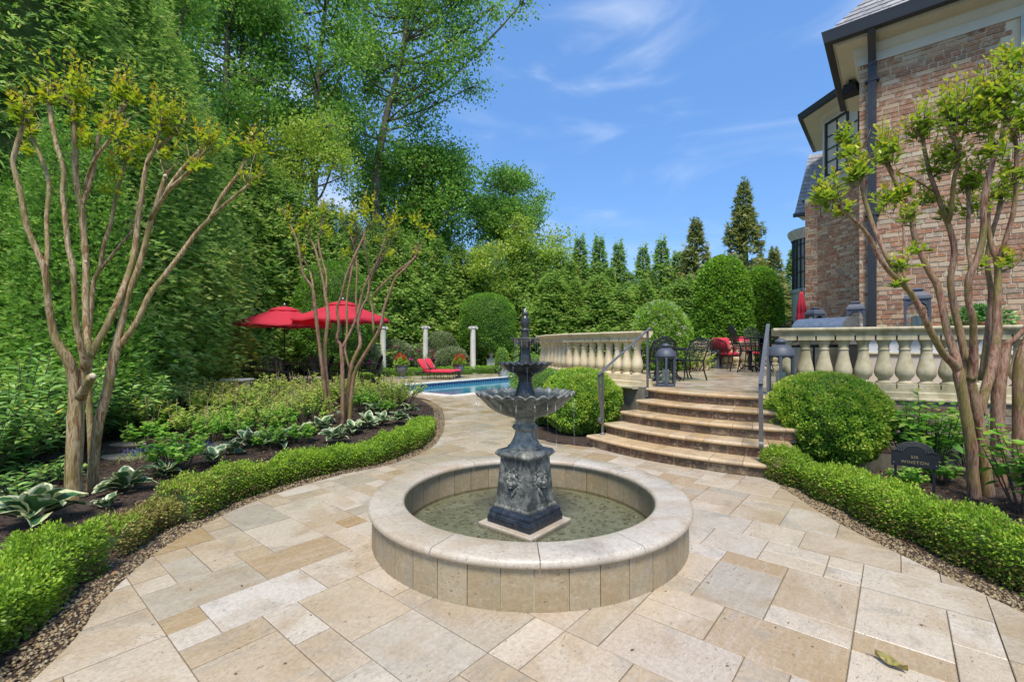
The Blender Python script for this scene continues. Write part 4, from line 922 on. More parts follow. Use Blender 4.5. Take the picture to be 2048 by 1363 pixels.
b1 = bowl('lower_bowl', .437, .965, 1.18, .09, 28, M['patina']); 
m_ = MB(); m_.lathe([(.36, 1.168), (.02, 1.170)], 40, cap=False); m_.build('water', M['basin_water'], pd)
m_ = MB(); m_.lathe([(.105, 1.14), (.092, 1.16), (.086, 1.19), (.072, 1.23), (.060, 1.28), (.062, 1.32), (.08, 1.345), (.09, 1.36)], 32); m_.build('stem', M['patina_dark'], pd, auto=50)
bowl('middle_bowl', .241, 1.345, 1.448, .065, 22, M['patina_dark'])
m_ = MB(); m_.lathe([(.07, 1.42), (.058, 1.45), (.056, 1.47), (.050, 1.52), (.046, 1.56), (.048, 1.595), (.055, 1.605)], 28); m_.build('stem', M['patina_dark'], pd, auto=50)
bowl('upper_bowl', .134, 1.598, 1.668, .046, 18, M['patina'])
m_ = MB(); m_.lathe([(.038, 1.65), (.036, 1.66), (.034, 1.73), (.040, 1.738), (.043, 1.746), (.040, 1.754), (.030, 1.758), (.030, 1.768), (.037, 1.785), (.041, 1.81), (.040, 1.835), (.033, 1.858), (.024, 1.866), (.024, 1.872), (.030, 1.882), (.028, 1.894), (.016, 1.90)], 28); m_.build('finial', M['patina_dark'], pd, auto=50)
m_ = MB()
for (x, y, z, r) in ((0, 0, 1.91, .016), (.008, .004, 1.925, .012), (-.009, .002, 1.922, .011), (.002, -.006, 1.936, .008), (.014, 0, 1.906, .009), (-.014, -.004, 1.905, .008)): m_.ell((x, y, z), (r, r, r * 1.2), 8, 6)
m_.build('water_bubble', M['spray'], pd, smooth=True)
rw = random.Random(4); ws = MB()
for (R0, z0, z1, nst) in ((.134, 1.66, 1.46, 14), (.241, 1.43, 1.19, 16), (.437, 1.15, .04, 18)):
    for i in range(nst):
        a = rw.random() * 6.283; o_ = rw.uniform(.0, .03) ; H_ = z0 - z1; pts = []
        for t in (0, .15, .35, .6, .85, 1): pts.append(((R0 + o_ * math.sqrt(t)) * math.cos(a) + rw.uniform(-.002, .002), (R0 + o_ * math.sqrt(t)) * math.sin(a) + rw.uniform(-.002, .002), z0 - H_ * t))
        if rw.random() < .35: pts = pts[:rw.choice((3, 4))]
        ws.tube(pts, [rw.uniform(.001, .002) * (1 - .4 * k / len(pts)) for k in range(len(pts))], 4)
    for i in range(nst // 3):
        a = rw.random() * 6.283; q = R0 + rw.uniform(-.01, .045); r = rw.uniform(.0015, .003); ws.ell((q * math.cos(a), q * math.sin(a), rw.uniform(z1, z0)), (r, r, r * 1.8), 5, 4)
ws.build('falling_water', M['spray'], pd, kind='stuff', smooth=True)

# ================================================================== IRON AND LANTERNS
def handrail(label, bar, posts, base):
    root = thing('handrail', label, 'handrail', tuple(base)); b = np.array(base)
    m_ = MB(b); pts = smooth_path(bar, 5); vs = []; fs = []; n_ = 4
    for k, p in enumerate(pts):
        t = pts[min(k + 1, len(pts) - 1)] - pts[max(k - 1, 0)]; t = t / np.linalg.norm(t); hd = HD = np.array(handrail.side); sd = hd - t * (hd @ t); sd /= np.linalg.norm(sd); up = np.cross(sd, t)
        vs += [p + sd * .025 + up * .006, p - sd * .025 + up * .006, p - sd * .025 - up * .006, p + sd * .025 - up * .006]
    for k in range(len(pts) - 1):
        for j in range(4): fs.append((k * 4 + j, k * 4 + (j + 1) % 4, k * 4 + 4 + (j + 1) % 4, k * 4 + 4 + j))
    fs += [(0, 1, 2, 3), tuple((len(pts) - 1) * 4 + j for j in (3, 2, 1, 0))]; m_.add(vs, fs); m_.build('rail_bar', M['rail'], root)
    for (p, zt) in posts:
        m_ = MB(b); m_.box((p[0], p[1], (p[2] + zt) / 2), (.032, .032, zt - p[2]), rz=R(50)); po = m_.build('post', M['rail'], root)
        m_ = MB(b); m_.lathe([(.045, 0), (.045, .012), (.03, .022), (.024, .03)], 12, tuple(p)); m_.build('foot_plate', M['rail'], po)
pA = np.array((1.47, 7.46, RISE)); pB = np.array((2.44, 8.28, RISE * 4)); up = np.array((0, 0, 1.))
def curl(c, d, r0, n_=10, turns=1.4):
    return [c + d * (r0 * (1 - .6 * i / n_) * math.sin(6.28 * turns * i / n_)) * -1 + up * (r0 * (1 - .6 * i / n_) * -math.cos(6.28 * turns * i / n_)) for i in range(n_ + 1)]
dd = (pB - pA) * np.array((1, 1, 0)); dd /= np.linalg.norm(dd); handrail.side = (dd[1], -dd[0], 0)
end = pA - dd * .05 + up * .24
handrail('grey iron handrail with curled end beside the round boxwood at the steps', [pB + up * 1.19 + dd * .05, pB + up * 1.20, pA + up * 1.03, pA + up * .98 - dd * .06, pA - dd * .09 + up * .88, pA - dd * .07 + up * .62, pA - dd * .03 + up * .36] + [p for p in curl(end, dd, .045)], [(pA, pA[2] + 1.0), (pB, pB[2] + 1.19)], pA)
pA = np.array((3.10, 5.72, RISE)); pB = np.array((3.92, 7.05, TZ)); dd = (pB - pA) * np.array((1, 1, 0)); dd /= np.linalg.norm(dd); handrail.side = (dd[1], -dd[0], 0)
handrail('grey iron handrail rising along the steps beside the clipped box ball', [pB + up * 1.03 + dd * .05, pB + up * 1.04, pA + up * 1.04, pA + up * .97 - dd * .07, pA - dd * .10 + up * .84, pA - dd * .07 + up * .55, pA - dd * .03 + up * .30] + [p for p in curl(pA - dd * .04 + up * .22, dd, .04)], [(pA, pA[2] + .98), (pB, pB[2] + 1.03)], pA)
pA = P(1425, 735, 15.2); pA[2] = TZ - .35; pB = P(1418, 735, 14.9); pB[2] = TZ; handrail.side = (0, 1, 0)
handrail('thin iron handrail descending past the far low balustrade', [pB + up * .98, pB + up * .97 + np.array((-.05, 0, 0)), pB + np.array((-.75, 0, .48)), pB + np.array((-.82, 0, .40))], [(pB, pB[2] + .97)], pB)

def lantern_round(h, r, n_=6):
    """domed lantern, arched openings, candle"""
    root = bpy.data.objects.new('lantern', None); C.objects.link(root); hb = h * .70
    m_ = MB(); m_.lathe([(r * 1.06, 0), (r * 1.06, h * .05), (r * .98, h * .065), (r * .98, h * .075)], n_, cap=True); m_.build('base', M['lantern'], root)
    for i in range(n_):
        a = 2 * math.pi * i / n_; m_ = MB(); m_.box((r * .96 * math.cos(a), r * .96 * math.sin(a), h * .37), (r * .2, r * .2, h * .62), rz=a); m_.build('post', M['lantern'], root)
        a0, a1 = a, a + 2 * math.pi / n_; p0 = np.array((r * .97 * math.cos(a0), r * .97 * math.sin(a0), 0)); p1 = np.array((r * .97 * math.cos(a1), r * .97 * math.sin(a1), 0)); m_ = MB(); vs = []; K = 8; zt = h * .69; zs = h * .54
        out_ = (p0 + p1) / 2; out_ /= np.linalg.norm(out_)
        for t_ in (0, .012):
            for k in range(K + 1):
                f = k / K; p = p0 + (p1 - p0) * f - out_ * t_; zz = zs + (zt - zs - .008) * math.sqrt(max(0, 1 - (2 * f - 1) ** 2)) * .9; vs += [(p[0], p[1], zz), (p[0], p[1], zt)]
        q = 2 * (K + 1); fs = []
        for k in range(K): fs += [(2 * k, 2 * k + 2, 2 * k + 3, 2 * k + 1), (q + 2 * k + 1, q + 2 * k + 3, q + 2 * k + 2, q + 2 * k), (2 * k, q + 2 * k, q + 2 * k + 2, 2 * k + 2)]
        m_.add(vs, fs); m_.build('arch', M['lantern'], root)
        m_ = MB(); g0, g1 = p0 * .985, p1 * .985; m_.add([(g0[0], g0[1], h * .075), (g1[0], g1[1], h * .075), (g1[0], g1[1], h * .68), (g0[0], g0[1], h * .68)], [(0, 1, 2, 3)]); m_.build('pane', M['glass'], root)
    m_ = MB(); m_.lathe([(r * .9, h * .685), (r * 1.08, h * .69), (r * 1.08, h * .705), (r * 1.03, h * .74), (r * .95, h * .785), (r * .80, h * .83), (r * .6, h * .865), (r * .42, h * .88), (r * .36, h * .885)], 30); m_.build('dome', M['lantern'], root, auto=45)
    m_ = MB(); m_.lathe([(r * .30, h * .88), (r * .30, h * .915), (r * .44, h * .925), (r * .46, h * .94), (r * .40, h * .965), (r * .2, h * .985), (.004, h)], 20); m_.build('vent_cap', M['lantern'], root, auto=45)
    m_ = MB(); m_.lathe([(r * .36, h * .076), (r * .36, h * .395), (r * .33, h * .40), (r * .05, h * .395)], 18); cd = m_.build('candle', M['wax'], root, auto=50)
    m_ = MB(); m_.tube([(0, 0, h * .395), (.003, 0, h * .42)], .003, 5); m_.build('wick', M['black'], cd)
    return root
def lantern_square(h, r):
    root = bpy.data.objects.new('lantern', None); C.objects.link(root)
    square(MB(), [(r, 0), (r, h * .05), (r * .95, h * .06)]).build('base', M['lantern'], root)
    for i in range(4):
        a = i * math.pi / 2; ca, sa = math.cos(a), math.sin(a); c = np.array((r * .9 * (ca - sa), r * .9 * (sa + ca), h * .4)); m_ = MB(); m_.box(c, (r * .2, r * .2, h * .70)); m_.build('post', M['lantern'], root)
        K = 10; vs = []; fs = []
        for t_ in (0, .015):
            for k in range(K + 1):
                f = -1 + 2 * k / K; x = f * r * .82; zz = h * .50 + h * .19 * math.sqrt(max(0, 1 - f * f)); 
                for z in (zz, h * .75): vs.append((x * ca + (r * .95 - t_) * sa, x * sa - (r * .95 - t_) * ca, z))
        q = 2 * (K + 1)
        for k in range(K): fs += [(2 * k, 2 * k + 2, 2 * k + 3, 2 * k + 1), (q + 2 * k + 1, q + 2 * k + 3, q + 2 * k + 2, q + 2 * k), (2 * k, q + 2 * k, q + 2 * k + 2, 2 * k + 2)]
        m_ = MB(); m_.add(vs, fs); m_.build('arch', M['lantern'], root)
        m_ = MB(); y = r * .90; m_.add([((-r * .8) * ca + y * sa, (-r * .8) * sa - y * ca, h * .06), ((r * .8) * ca + y * sa, (r * .8) * sa - y * ca, h * .06), ((r * .8) * ca + y * sa, (r * .8) * sa - y * ca, h * .72), ((-r * .8) * ca + y * sa, (-r * .8) * sa - y * ca, h * .72)], [(0, 1, 2, 3)]); m_.build('pane', M['glass'], root)
    square(MB(), [(r * 1.04, h * .74), (r * 1.06, h * .76), (r * .98, h * .82), (r * .72, h * .90), (r * .55, h * .915)]).build('roof_cap', M['lantern'], root)
    m_ = MB(); square(m_, [(r * .42, h * .915), (r * .42, h * .945), (r * .55, h * .955), (r * .5, h * .985), (r * .2, h)]); m_.build('vent_cap', M['lantern'], root)
    m_ = MB(); m_.lathe([(r * .42, h * .06), (r * .42, h * .38), (r * .38, h * .39), (.01, h * .385)], 18); m_.build('candle', M['wax'], root, auto=50)
    return root
def lant(o, p, label, s=1, rz=0): place(o, tuple(p), rz, s); tag(o, label, 'lantern', 'dark metal candle lanterns'); return o
lr = lantern_round(.80, .175)
lant(lr, (G(1335, 773, TZ)[0], G(1335, 773, TZ)[1] + .1, TZ), 'domed dark lantern at the head of the steps by the tan balustrade', 1.0, .26)
lant(copy_tree(lr), (4.12, 7.05, TZ), 'domed dark lantern tight behind the tall curved handrail and grey balustrade end', 1.08, .0)
lant(copy_tree(lr), tuple(P(1433, 735, 15.2)[:2]) + (TZ,), 'small looking domed lantern far back beside the red chairs', .92, .5)
cnt0 = K0 + oA * .42
def on_counter(px):
    q = (px - HX) / F; t = (q * cnt0[1] - cnt0[0]) / (dA[0] - q * dA[1]); return cnt0 + dA * t
CZ = 1.80
ls = lantern_square(.62, .135)
lant(ls, (*on_counter(1712), CZ), 'slate blue square lantern on the counter nearest the house downspout', .98, R(-40))
lant(copy_tree(ls), (*on_counter(1630), CZ), 'slate blue square lantern behind the steel grill hood near the folded umbrella', .86, R(8))
lant(copy_tree(ls), (*on_counter(1834), CZ), 'tall slate blue lantern with large white candle behind the tree branches', 1.26, R(-40))

# counter, grill
ct = thing('outdoor_counter', 'cream outdoor kitchen counter with pale upper panel against the brick wall', 'counter', (*cnt0, TZ), R(-40))
m_ = MB(); m_.box((1.55, .1, .30), (3.1, .60, .60)); m_.build('cabinet', M['render_cream'], ct); m_ = MB(); m_.box((1.55, -.12, .615), (3.16, .22, .03), ch=.006); m_.build('ledge', M['cast_grey'], ct)
m_ = MB(); m_.box((1.55, .16, .76), (3.1, .44, .30)); m_.build('upper_panel', M['render_white'], ct); m_ = MB(); m_.box((1.1, .16, .92), (4.0, .56, .05), ch=.01); m_.build('worktop', M['cast_grey'], ct)
m_ = MB(); m_.box((-.48, .16, .44), (.9, .46, .88)); m_.build('base_unit', M['black'], ct)
gr = thing('barbecue_grill', 'stainless steel barbecue with curved hood behind the grey balustrade', 'grill', (5.30, 7.80, TZ), R(-66))
m_ = MB(); vs = []; fs = []; K = 12
for x in (-.42, .42):
    for k in range(K + 1): a = math.pi * (k / K) * .93 + .1; vs.append((x, -.27 * math.cos(a), .92 + .30 * math.sin(a)))
for k in range(K): fs.append((k, k + 1, K + 2 + k, K + 1 + k))
fs += [tuple(range(K, -1, -1)), tuple(K + 1 + k for k in range(K + 1))]; m_.add(vs, fs); m_.build('hood', M['steel'], gr, auto=40)
m_ = MB(); m_.box((0, 0, .84), (.9, .58, .14), ch=.01); m_.build('firebox', M['steel'], gr); m_ = MB(); m_.box((0, 0, .40), (.86, .52, .72)); m_.build('cart', M['black'], gr)
for x in (-.21, .21): m_ = MB(); m_.box((x, -.275, .42), (.38, .02, .6), ch=.005); dr = m_.build('door', M['steel'], gr); m_ = MB(); m_.tube([(x + (.13 if x < 0 else -.13), -.31, .28), (x + (.13 if x < 0 else -.13), -.31, .58)], .012, 8); m_.build('handle', M['steel'], dr)
m_ = MB(); m_.tube([(-.3, -.34, .98), (.3, -.34, .98)], .016, 8); m_.build('hood_handle', M['steel'], gr)
for x in (-.3, -.1, .1, .3): m_ = MB(); m_.lathe([(.028, 0), (.03, .02), (.02, .035)], 12); o = m_.build('knob', M['black'], gr); o.location = (x, -.29, .84); o.rotation_euler = (R(90), 0, 0)
pp = on_counter(1962); pt = thing('potted_ivy', 'trailing ivy in a terracotta trough on the counter by the brick wall', 'plant', (*pp, CZ), R(-40))
m_ = MB(); m_.lathe([(.12, 0), (.15, .14), (.165, .15), (.165, .18), (.14, .18), (.12, .1)], 20); o = m_.build('pot', M['terracotta'], pt, auto=40); o.scale = (1.4, 1, 1)
nn_ = 900; th = rng.random(nn_) * 6.28; ph = rng.random(nn_) * 1.9; r0 = .26 * rng.random(nn_) ** .4
cc = np.stack([1.5 * r0 * np.cos(th) * np.sin(ph), r0 * np.sin(th) * np.sin(ph), .2 + .9 * r0 * np.cos(ph)], 1)
leaves('foliage', cc, cc - np.array((0, 0, .2)) + rng.normal(0, .12, (nn_, 3)), rng.normal(0, .4, (nn_, 3)) + np.array((0, -.4, .8)), rng.uniform(.04, .075, nn_), rng.uniform(.035, .06, nn_), rng.random(nn_), M['ivy'], pt, 'ov')

# ================================================================== FURNITURE
def chair(back_h=.93, seat_h=.43, w=.56, cushion=False, bar=False):
    root = bpy.data.objects.new('garden_chair', None); C.objects.link(root); dp = .50
    m_ = MB()
    for i in range(9): m_.box((0, -dp / 2 + .03 + i * dp / 9.2, seat_h), (w - .03, .036, .018))
    m_.build('seat', M['iron'], root); m_ = MB(); m_.tube([(-w / 2, -dp / 2, seat_h), (w / 2, -dp / 2, seat_h), (w / 2, dp / 2, seat_h), (-w / 2, dp / 2, seat_h), (-w / 2, -dp / 2, seat_h)], .016, 6); m_.build('seat_frame', M['iron'], root)
    for sx in (-1, 1):
        m_ = MB(); m_.tube([(sx * w / 2, -dp / 2, seat_h), (sx * (w / 2 + .02), -dp / 2 - .03, seat_h * .6), (sx * (w / 2), -dp / 2, seat_h * .25), (sx * (w / 2 + .03), -dp / 2 - .06, 0)], [.02, .018, .014, .018], 6); m_.build('leg', M['iron'], root)
        m_ = MB(); m_.tube([(sx * w / 2, dp / 2, seat_h), (sx * w / 2, dp / 2 + .02, seat_h * .5), (sx * (w / 2 + .01), dp / 2 + .09, 0)], [.02, .015, .018], 6); m_.build('leg', M['iron'], root)
        m_ = MB(); m_.tube(smooth_path([(sx * w / 2, -dp / 2 + .02, seat_h), (sx * (w / 2 + .02), -dp / 2, seat_h + .2), (sx * (w / 2 + .03), -dp / 2 + .12, seat_h + .24), (sx * (w / 2 + .01), dp / 2, seat_h + .22), (sx * w / 2, dp / 2 + .05, seat_h + .26)], 3), .014, 6); m_.build('armrest', M['iron'], root)
    bh = back_h - seat_h
    def bp(u, t): return np.array((u * w / 2, dp / 2 + .02 + .16 * t, seat_h + bh * t))
    def topz(u): return .72 + .28 * math.cos(u * 1.45)
    m_ = MB(); m_.tube(smooth_path([bp(-1, 0), bp(-1.04, .4), bp(-1, topz(1)), bp(-.7, topz(.7)), bp(-.35, topz(.35)), bp(0, 1), bp(.35, topz(.35)), bp(.7, topz(.7)), bp(1, topz(1)), bp(1.04, .4), bp(1, 0)], 3), .017, 6); m_.build('back_frame', M['iron'], root)
    m_ = MB()
    for k in range(-4, 5):
        u = k / 4.6; m_.tube([bp(u * .7, .06), bp(u, topz(u) * .97)], .008, 4, cap=False)
    for k in range(7):
        m_.tube([bp(-1, .1 + .11 * k), bp(-.3, .22 + .11 * k), bp(.3, .12 + .11 * k), bp(1, .2 + .11 * k)], .008, 4, cap=False)
        for u in (-.66, -.22, .22, .66):
            if .16 + .11 * k < topz(u) - .08: m_.lathe([(.028, -.006), (.036, 0), (.028, .006)], 7, tuple(bp(u, .16 + .11 * k)), cap=False)
    m_.build('back_lattice', M['iron'], root); m_ = MB(); m_.tube([(-w / 2, -dp / 2, .2), (0, 0, .17), (w / 2, dp / 2, .2)], .009, 5); m_.tube([(w / 2, -dp / 2, .2), (0, 0, .17), (-w / 2, dp / 2, .2)], .009, 5); m_.build('stretcher', M['iron'], root)
    if cushion:
        m_ = MB(); m_.box((0, -.01, seat_h + .065), (w - .02, dp, .11), ch=.035); m_.build('seat_cushion', M['red'], root, auto=60); m_ = MB(); m_.box((0, dp / 2 - .02, seat_h + .36), (w - .03, .12, .48), rx=R(-16), ch=.04); m_.build('back_cushion', M['red'], root, auto=60)
    return root
def table(r, h, label, loc, name='round_table'):
    root = thing(name, label, 'table', loc); m_ = MB(); m_.lathe([(r - .02, h - .03), (r, h - .02), (r, h), (r - .01, h + .006), (.02, h + .006)], 32); m_.build('table_top', M['iron'], root, auto=40)
    m_ = MB(); m_.lathe([(.05, .05), (.04, .2), (.07, .35), (.04, .5), (.06, h - .03)], 14); m_.build('stem', M['iron'], root, smooth=True)
    for i in range(4): a = i * math.pi / 2 + .4; m_ = MB(); m_.tube(smooth_path([(0, 0, .12), (.15 * math.cos(a), .15 * math.sin(a), .18), (.32 * math.cos(a), .32 * math.sin(a), .06), (.38 * math.cos(a), .38 * math.sin(a), 0)], 3), .018, 6); m_.build('foot', M['iron'], root)
    return root
# raised dining deck on the left
DZ = .30
dk = [np.array(p) for p in ((-12.5, 13.7), (-4.3, 13.9), (-5.6, 16.2), (-7.6, 18.2), (-8.5, 21), (-13, 21))]
m_ = MB(); m_.prism(dk, -.34, DZ - .02); deck = tag(m_.build('dining_terrace', M['wallstone']), kind='structure'); dt = MB()
for (a, b, na, nb) in pack(dk, 8, lambda c: False, -60, 60, -20, 70, SIZES):
    q = [ab(a * CELL, b * CELL), ab((a + na) * CELL - .006, b * CELL), ab((a + na) * CELL - .006, (b + nb) * CELL - .006), ab(a * CELL, (b + nb) * CELL - .006)]
    ins = [inside(p, dk) for p in q]
    if any(ins):
        if not all(ins): q = clip_poly(dk, q)
        if len(q) > 2: dt.prism(q, DZ - .04, DZ, rnd=rt.random())
dt.build('deck_tiles', M['pave_far'], deck, kind='stuff')
m_ = MB(); m_.sweep([np.array((-12.5, 13.68, 0)), np.array((-4.3, 13.88, 0))], [(-.2, DZ), (-.2, DZ + .03), (.05, DZ + .03), (.05, DZ - .02), (0, DZ - .03)]); m_.build('deck_coping', M['cast'], deck)
pier = thing('brick_pier', 'low brick pier with pale stone cap among the shrubs', 'pier', tuple(P(474, 692, 13.2)[:2]) + (0,))
m_ = MB(); m_.box((0, 0, .29), (.52, .4, .62)); m_.build('core', M['mortar'], pier); m_ = MB(); m_.box((0, 0, .635), (.70, .55, .06), ch=.012); m_.build('cap_stone', M['white_stone'], pier)
for r_ in range(7):
    for k in range(-1, 3):
        x0, x1 = max(-.27, -.27 + (k + .5 * (r_ % 2)) * .23), min(.27, -.27 + (k + 1 + .5 * (r_ % 2)) * .23)
        if x1 - x0 > .04: m_ = MB(); m_.box(((x0 + x1) / 2, -.205, .04 + r_ * .082), (x1 - x0 - .012, .03, .07)); m_.build('brick', M['brick'], pier)
ch0 = chair(); tag(ch0, 'x', 'chair')
dining = [(512, 15.9, 70, 'black lattice metal chair at the outer left end of the dining set'), (557, 15.2, 178, 'black lattice chair with its back to the pier under the farther umbrella'), (600, 17.0, -5, 'black round backed chair across the table under the farther umbrella'), (638, 15.6, -80, 'black lattice chair seen edge on between the two umbrellas'), (655, 15.4, 85, 'black metal chair just behind the reddish stems of the middle crape myrtle'), (737, 15.6, -65, 'black lattice chair at the pool end of the dining set')]
for i, (px, d, rz, lb) in enumerate(dining): o = ch0 if i == 0 else copy_tree(ch0); p = P(px, 0, d); place(o, (p[0], p[1], DZ), R(rz), 1.06, lb, 'black cast metal dining chairs')
p = P(575, 0, 16.1); table(.55, .72, 'round black table under the farther red umbrella', (p[0], p[1], DZ)); p = P(690, 0, 15.6); table(.62, .72, 'round black table under the nearer red umbrella', (p[0], p[1], DZ))
def umbrella(R0, zr, zt, n_=8):
    root = bpy.data.objects.new('market_umbrella', None); C.objects.link(root); hv = zt - .12; Rv = R0 * .30
    m_ = MB(); K = 6; J = 6; vs = []; fs = []
    for j in range(J + 1):
        t = j / J
        for k in range(K + 1):
            f = k / K; a = -math.pi / n_ + 2 * math.pi / n_ * f; rr = R0 * (.24 + .76 * t); ch_ = math.cos(math.pi / n_) / math.cos(a); sag = .05 * t * (1 - abs(2 * f - 1)) ** 1.0 * 1
            zz = hv - .06 + (zr - hv + .06) * t - sag; vs.append((rr * ch_ * math.cos(a), rr * ch_ * math.sin(a), zz))
    for j in range(J):
        for k in range(K): fs.append((j * (K + 1) + k, j * (K + 1) + k + 1, (j + 1) * (K + 1) + k + 1, (j + 1) * (K + 1) + k))
    b0 = J * (K + 1)                                    # valance
    for k in range(K + 1): x, y, z = vs[b0 + k]; vs.append((x, y, z - .06))
    e0 = (J + 1) * (K + 1)
    for k in range(K): fs.append((b0 + k, b0 + k + 1, e0 + k + 1, e0 + k))
    m_.add(vs, fs); me = m_.mesh('canopy_panel', True)
    m2 = MB(); m2.tube([(.03, 0, hv - .1), (R0 * .98, 0, zr - .03)], .012, 5); rib = m2.mesh('rib'); m2 = MB(); m2.tube([(.03, 0, zr - .25), (R0 * .5, 0, (hv + zr) / 2 - .06)], .009, 5); stt = m2.mesh('strut')
    for i in range(n_): link('canopy_panel', me, M['canvas'], root, rz=2 * math.pi * i / n_); link('rib', rib, M['iron'], root, rz=2 * math.pi * (i + .5) / n_); link('strut', stt, M['iron'], root, rz=2 * math.pi * (i + .5) / n_)
    m_ = MB(); m_.lathe([(R0 * .31, hv - .075), (R0 * .29, hv - .03), (R0 * .15, hv + .05), (.03, zt - .03)], 16, cap=False); m_.build('vent', M['canvas'], root)
    m_ = MB(); m_.tube([(0, 0, 0), (0, 0, zt)], .022, 8); m_.build('pole', M['iron'], root); m_ = MB(); m_.ell((0, 0, zt + .03), (.04, .04, .05), 10, 7); m_.build('finial', M['steel'], root); m_ = MB(); m_.lathe([(.26, 0), (.26, .05), (.06, .09), (.035, .2)], 20); m_.build('base', M['iron'], root)
    return root
um = umbrella(1.62, 2.20, 2.86); p = P(686, 0, 15.5); place(um, (p[0], p[1], DZ), .2, 1); tag(um, 'open red market umbrella behind the middle crape myrtle stems', 'umbrella', 'open red umbrellas')
u2 = copy_tree(um); p = P(569, 0, 16.0); place(u2, (p[0], p[1], DZ - .2), .32, 1.0, 'open red market umbrella standing clear over the lattice chairs'); u2.location[2] = DZ - .14

def chaise(label, loc, rz):
    root = thing('sun_lounger', label, 'sun lounger', loc, rz, 'red cushioned loungers')
    m_ = MB(); L_ = 1.95; m_.tube([(-.3, -.95, .30), (-.3, .95, .30), (.3, .95, .30), (.3, -.95, .30), (-.3, -.95, .30)], .016, 6); m_.build('frame', M['iron'], root)
    for x in (-.3, .3):
        for y in (-.85, -.2, .5): m_ = MB(); m_.tube([(x, y, .30), (x * 1.05, y + .02, .15), (x * 1.1, y - .03, 0)], .014, 6); m_.build('leg', M['iron'], root)
        m_ = MB(); m_.tube([(x, .1, .3), (x * 1.15, .12, .5), (x * 1.15, .45, .5), (x, .5, .3)], .013, 6); m_.build('armrest', M['iron'], root)
    m_ = MB(); m_.box((0, -.30, .38), (.58, 1.28, .11), ch=.035); m_.build('seat_cushion', M['red'], root, auto=60); m_ = MB(); m_.box((0, .57, .66), (.58, .11, .74), rx=R(-32), ch=.035); m_.build('back_cushion', M['red'], root, auto=60)
p = G(875, 757); chaise('red cushioned lounger by the pool, closer to the water', (p[0] - .1, p[1] - .2, 0), R(80)); chaise('red cushioned lounger by the pool, the one behind', (p[0] + .1, p[1] + .62, 0), R(80))
rc = chair(.98, .42, .62, True); tag(rc, 'red cushioned metal armchair seen from behind next to the far lantern', 'chair', group='red cushioned terrace chairs'); p = P(1452, 0, 15.1); place(rc, (p[0], p[1], TZ), R(115), 1.0)
o = copy_tree(rc); p = P(1491, 0, 15.7); place(o, (p[0], p[1], TZ), R(10), 1.05, 'red cushioned metal armchair facing the viewer beyond the tall table')
p = P(1500, 0, 13.2); table(.32, .62, 'small round metal side table before the red chair', (p[0], p[1], TZ), 'side_table')
p = P(1522, 0, 13.8); table(.45, 1.0, 'high round bar table behind the curved handrail', (p[0], p[1], TZ), 'bar_table')
bc = chair(1.35, .75, .52); tag(bc, 'tall black bar chair seen side on at the high table', 'chair', group='tall black bar chairs'); p = P(1492, 0, 13.2); place(bc, (p[0], p[1], TZ), R(85), 1.0)
o = copy_tree(bc); p = P(1517, 0, 14.6); place(o, (p[0], p[1], TZ), R(5), 1.0, 'tall black bar chair facing across the high table')
o = copy_tree(bc); p = P(1548, 0, 13.2); place(o, (p[0], p[1], TZ), R(-150), 1.08, 'tall black bar chair with wide lattice back beside the balustrade end')
for (px, d, rz, lb) in ((1305, 9.7, 200, 'black round backed lattice chair behind the tan balustrade by the lantern'), (1345, 10.8, 10, 'black chair facing the viewer directly above the near lantern'), (1370, 10.2, -70, 'black chair with slanting back to the pool side of the near lantern'), (1258, 10.6, 80, 'black lattice chair seen through the tan balusters')):
    o = copy_tree(ch0); p = P(px, 0, d); place(o, (p[0], p[1], TZ), R(rz), 1.0, lb, 'black terrace lattice chairs')
p = P(1335, 0, 10.1); table(.4, .70, 'round black terrace table hidden behind the near lantern', (p[0], p[1], TZ))
fu = thing('folded_umbrella', 'closed red umbrella standing by the bowed house window', 'umbrella', tuple(P(1603, 0, 13.6)[:2]) + (TZ,))
def pleat(k, a, r, z): return (r * (1 + .22 * math.cos(7 * a + k * .3)), z)
m_ = MB(); m_.lathe([(.16, 1.05), (.15, 1.1), (.13, 1.35), (.12, 1.45), (.135, 1.47), (.11, 1.65), (.10, 1.78), (.115, 1.80), (.08, 2.05), (.05, 2.25), (.03, 2.35)], 42, mod=pleat); o = m_.build('canopy', M['red'], fu, smooth=True); m_ = MB(); m_.lathe([(.09, .6), (.11, .8), (.10, 1.06)], 20, mod=pleat); m_.build('canopy_hem', M['red'], fu, smooth=True)
m_ = MB(); m_.tube([(0, 0, 0), (0, 0, 2.42)], .02, 8); m_.build('pole', M['iron'], fu); m_ = MB(); m_.lathe([(.24, 0), (.24, .05), (.05, .1)], 20); m_.build('base', M['iron'], fu)

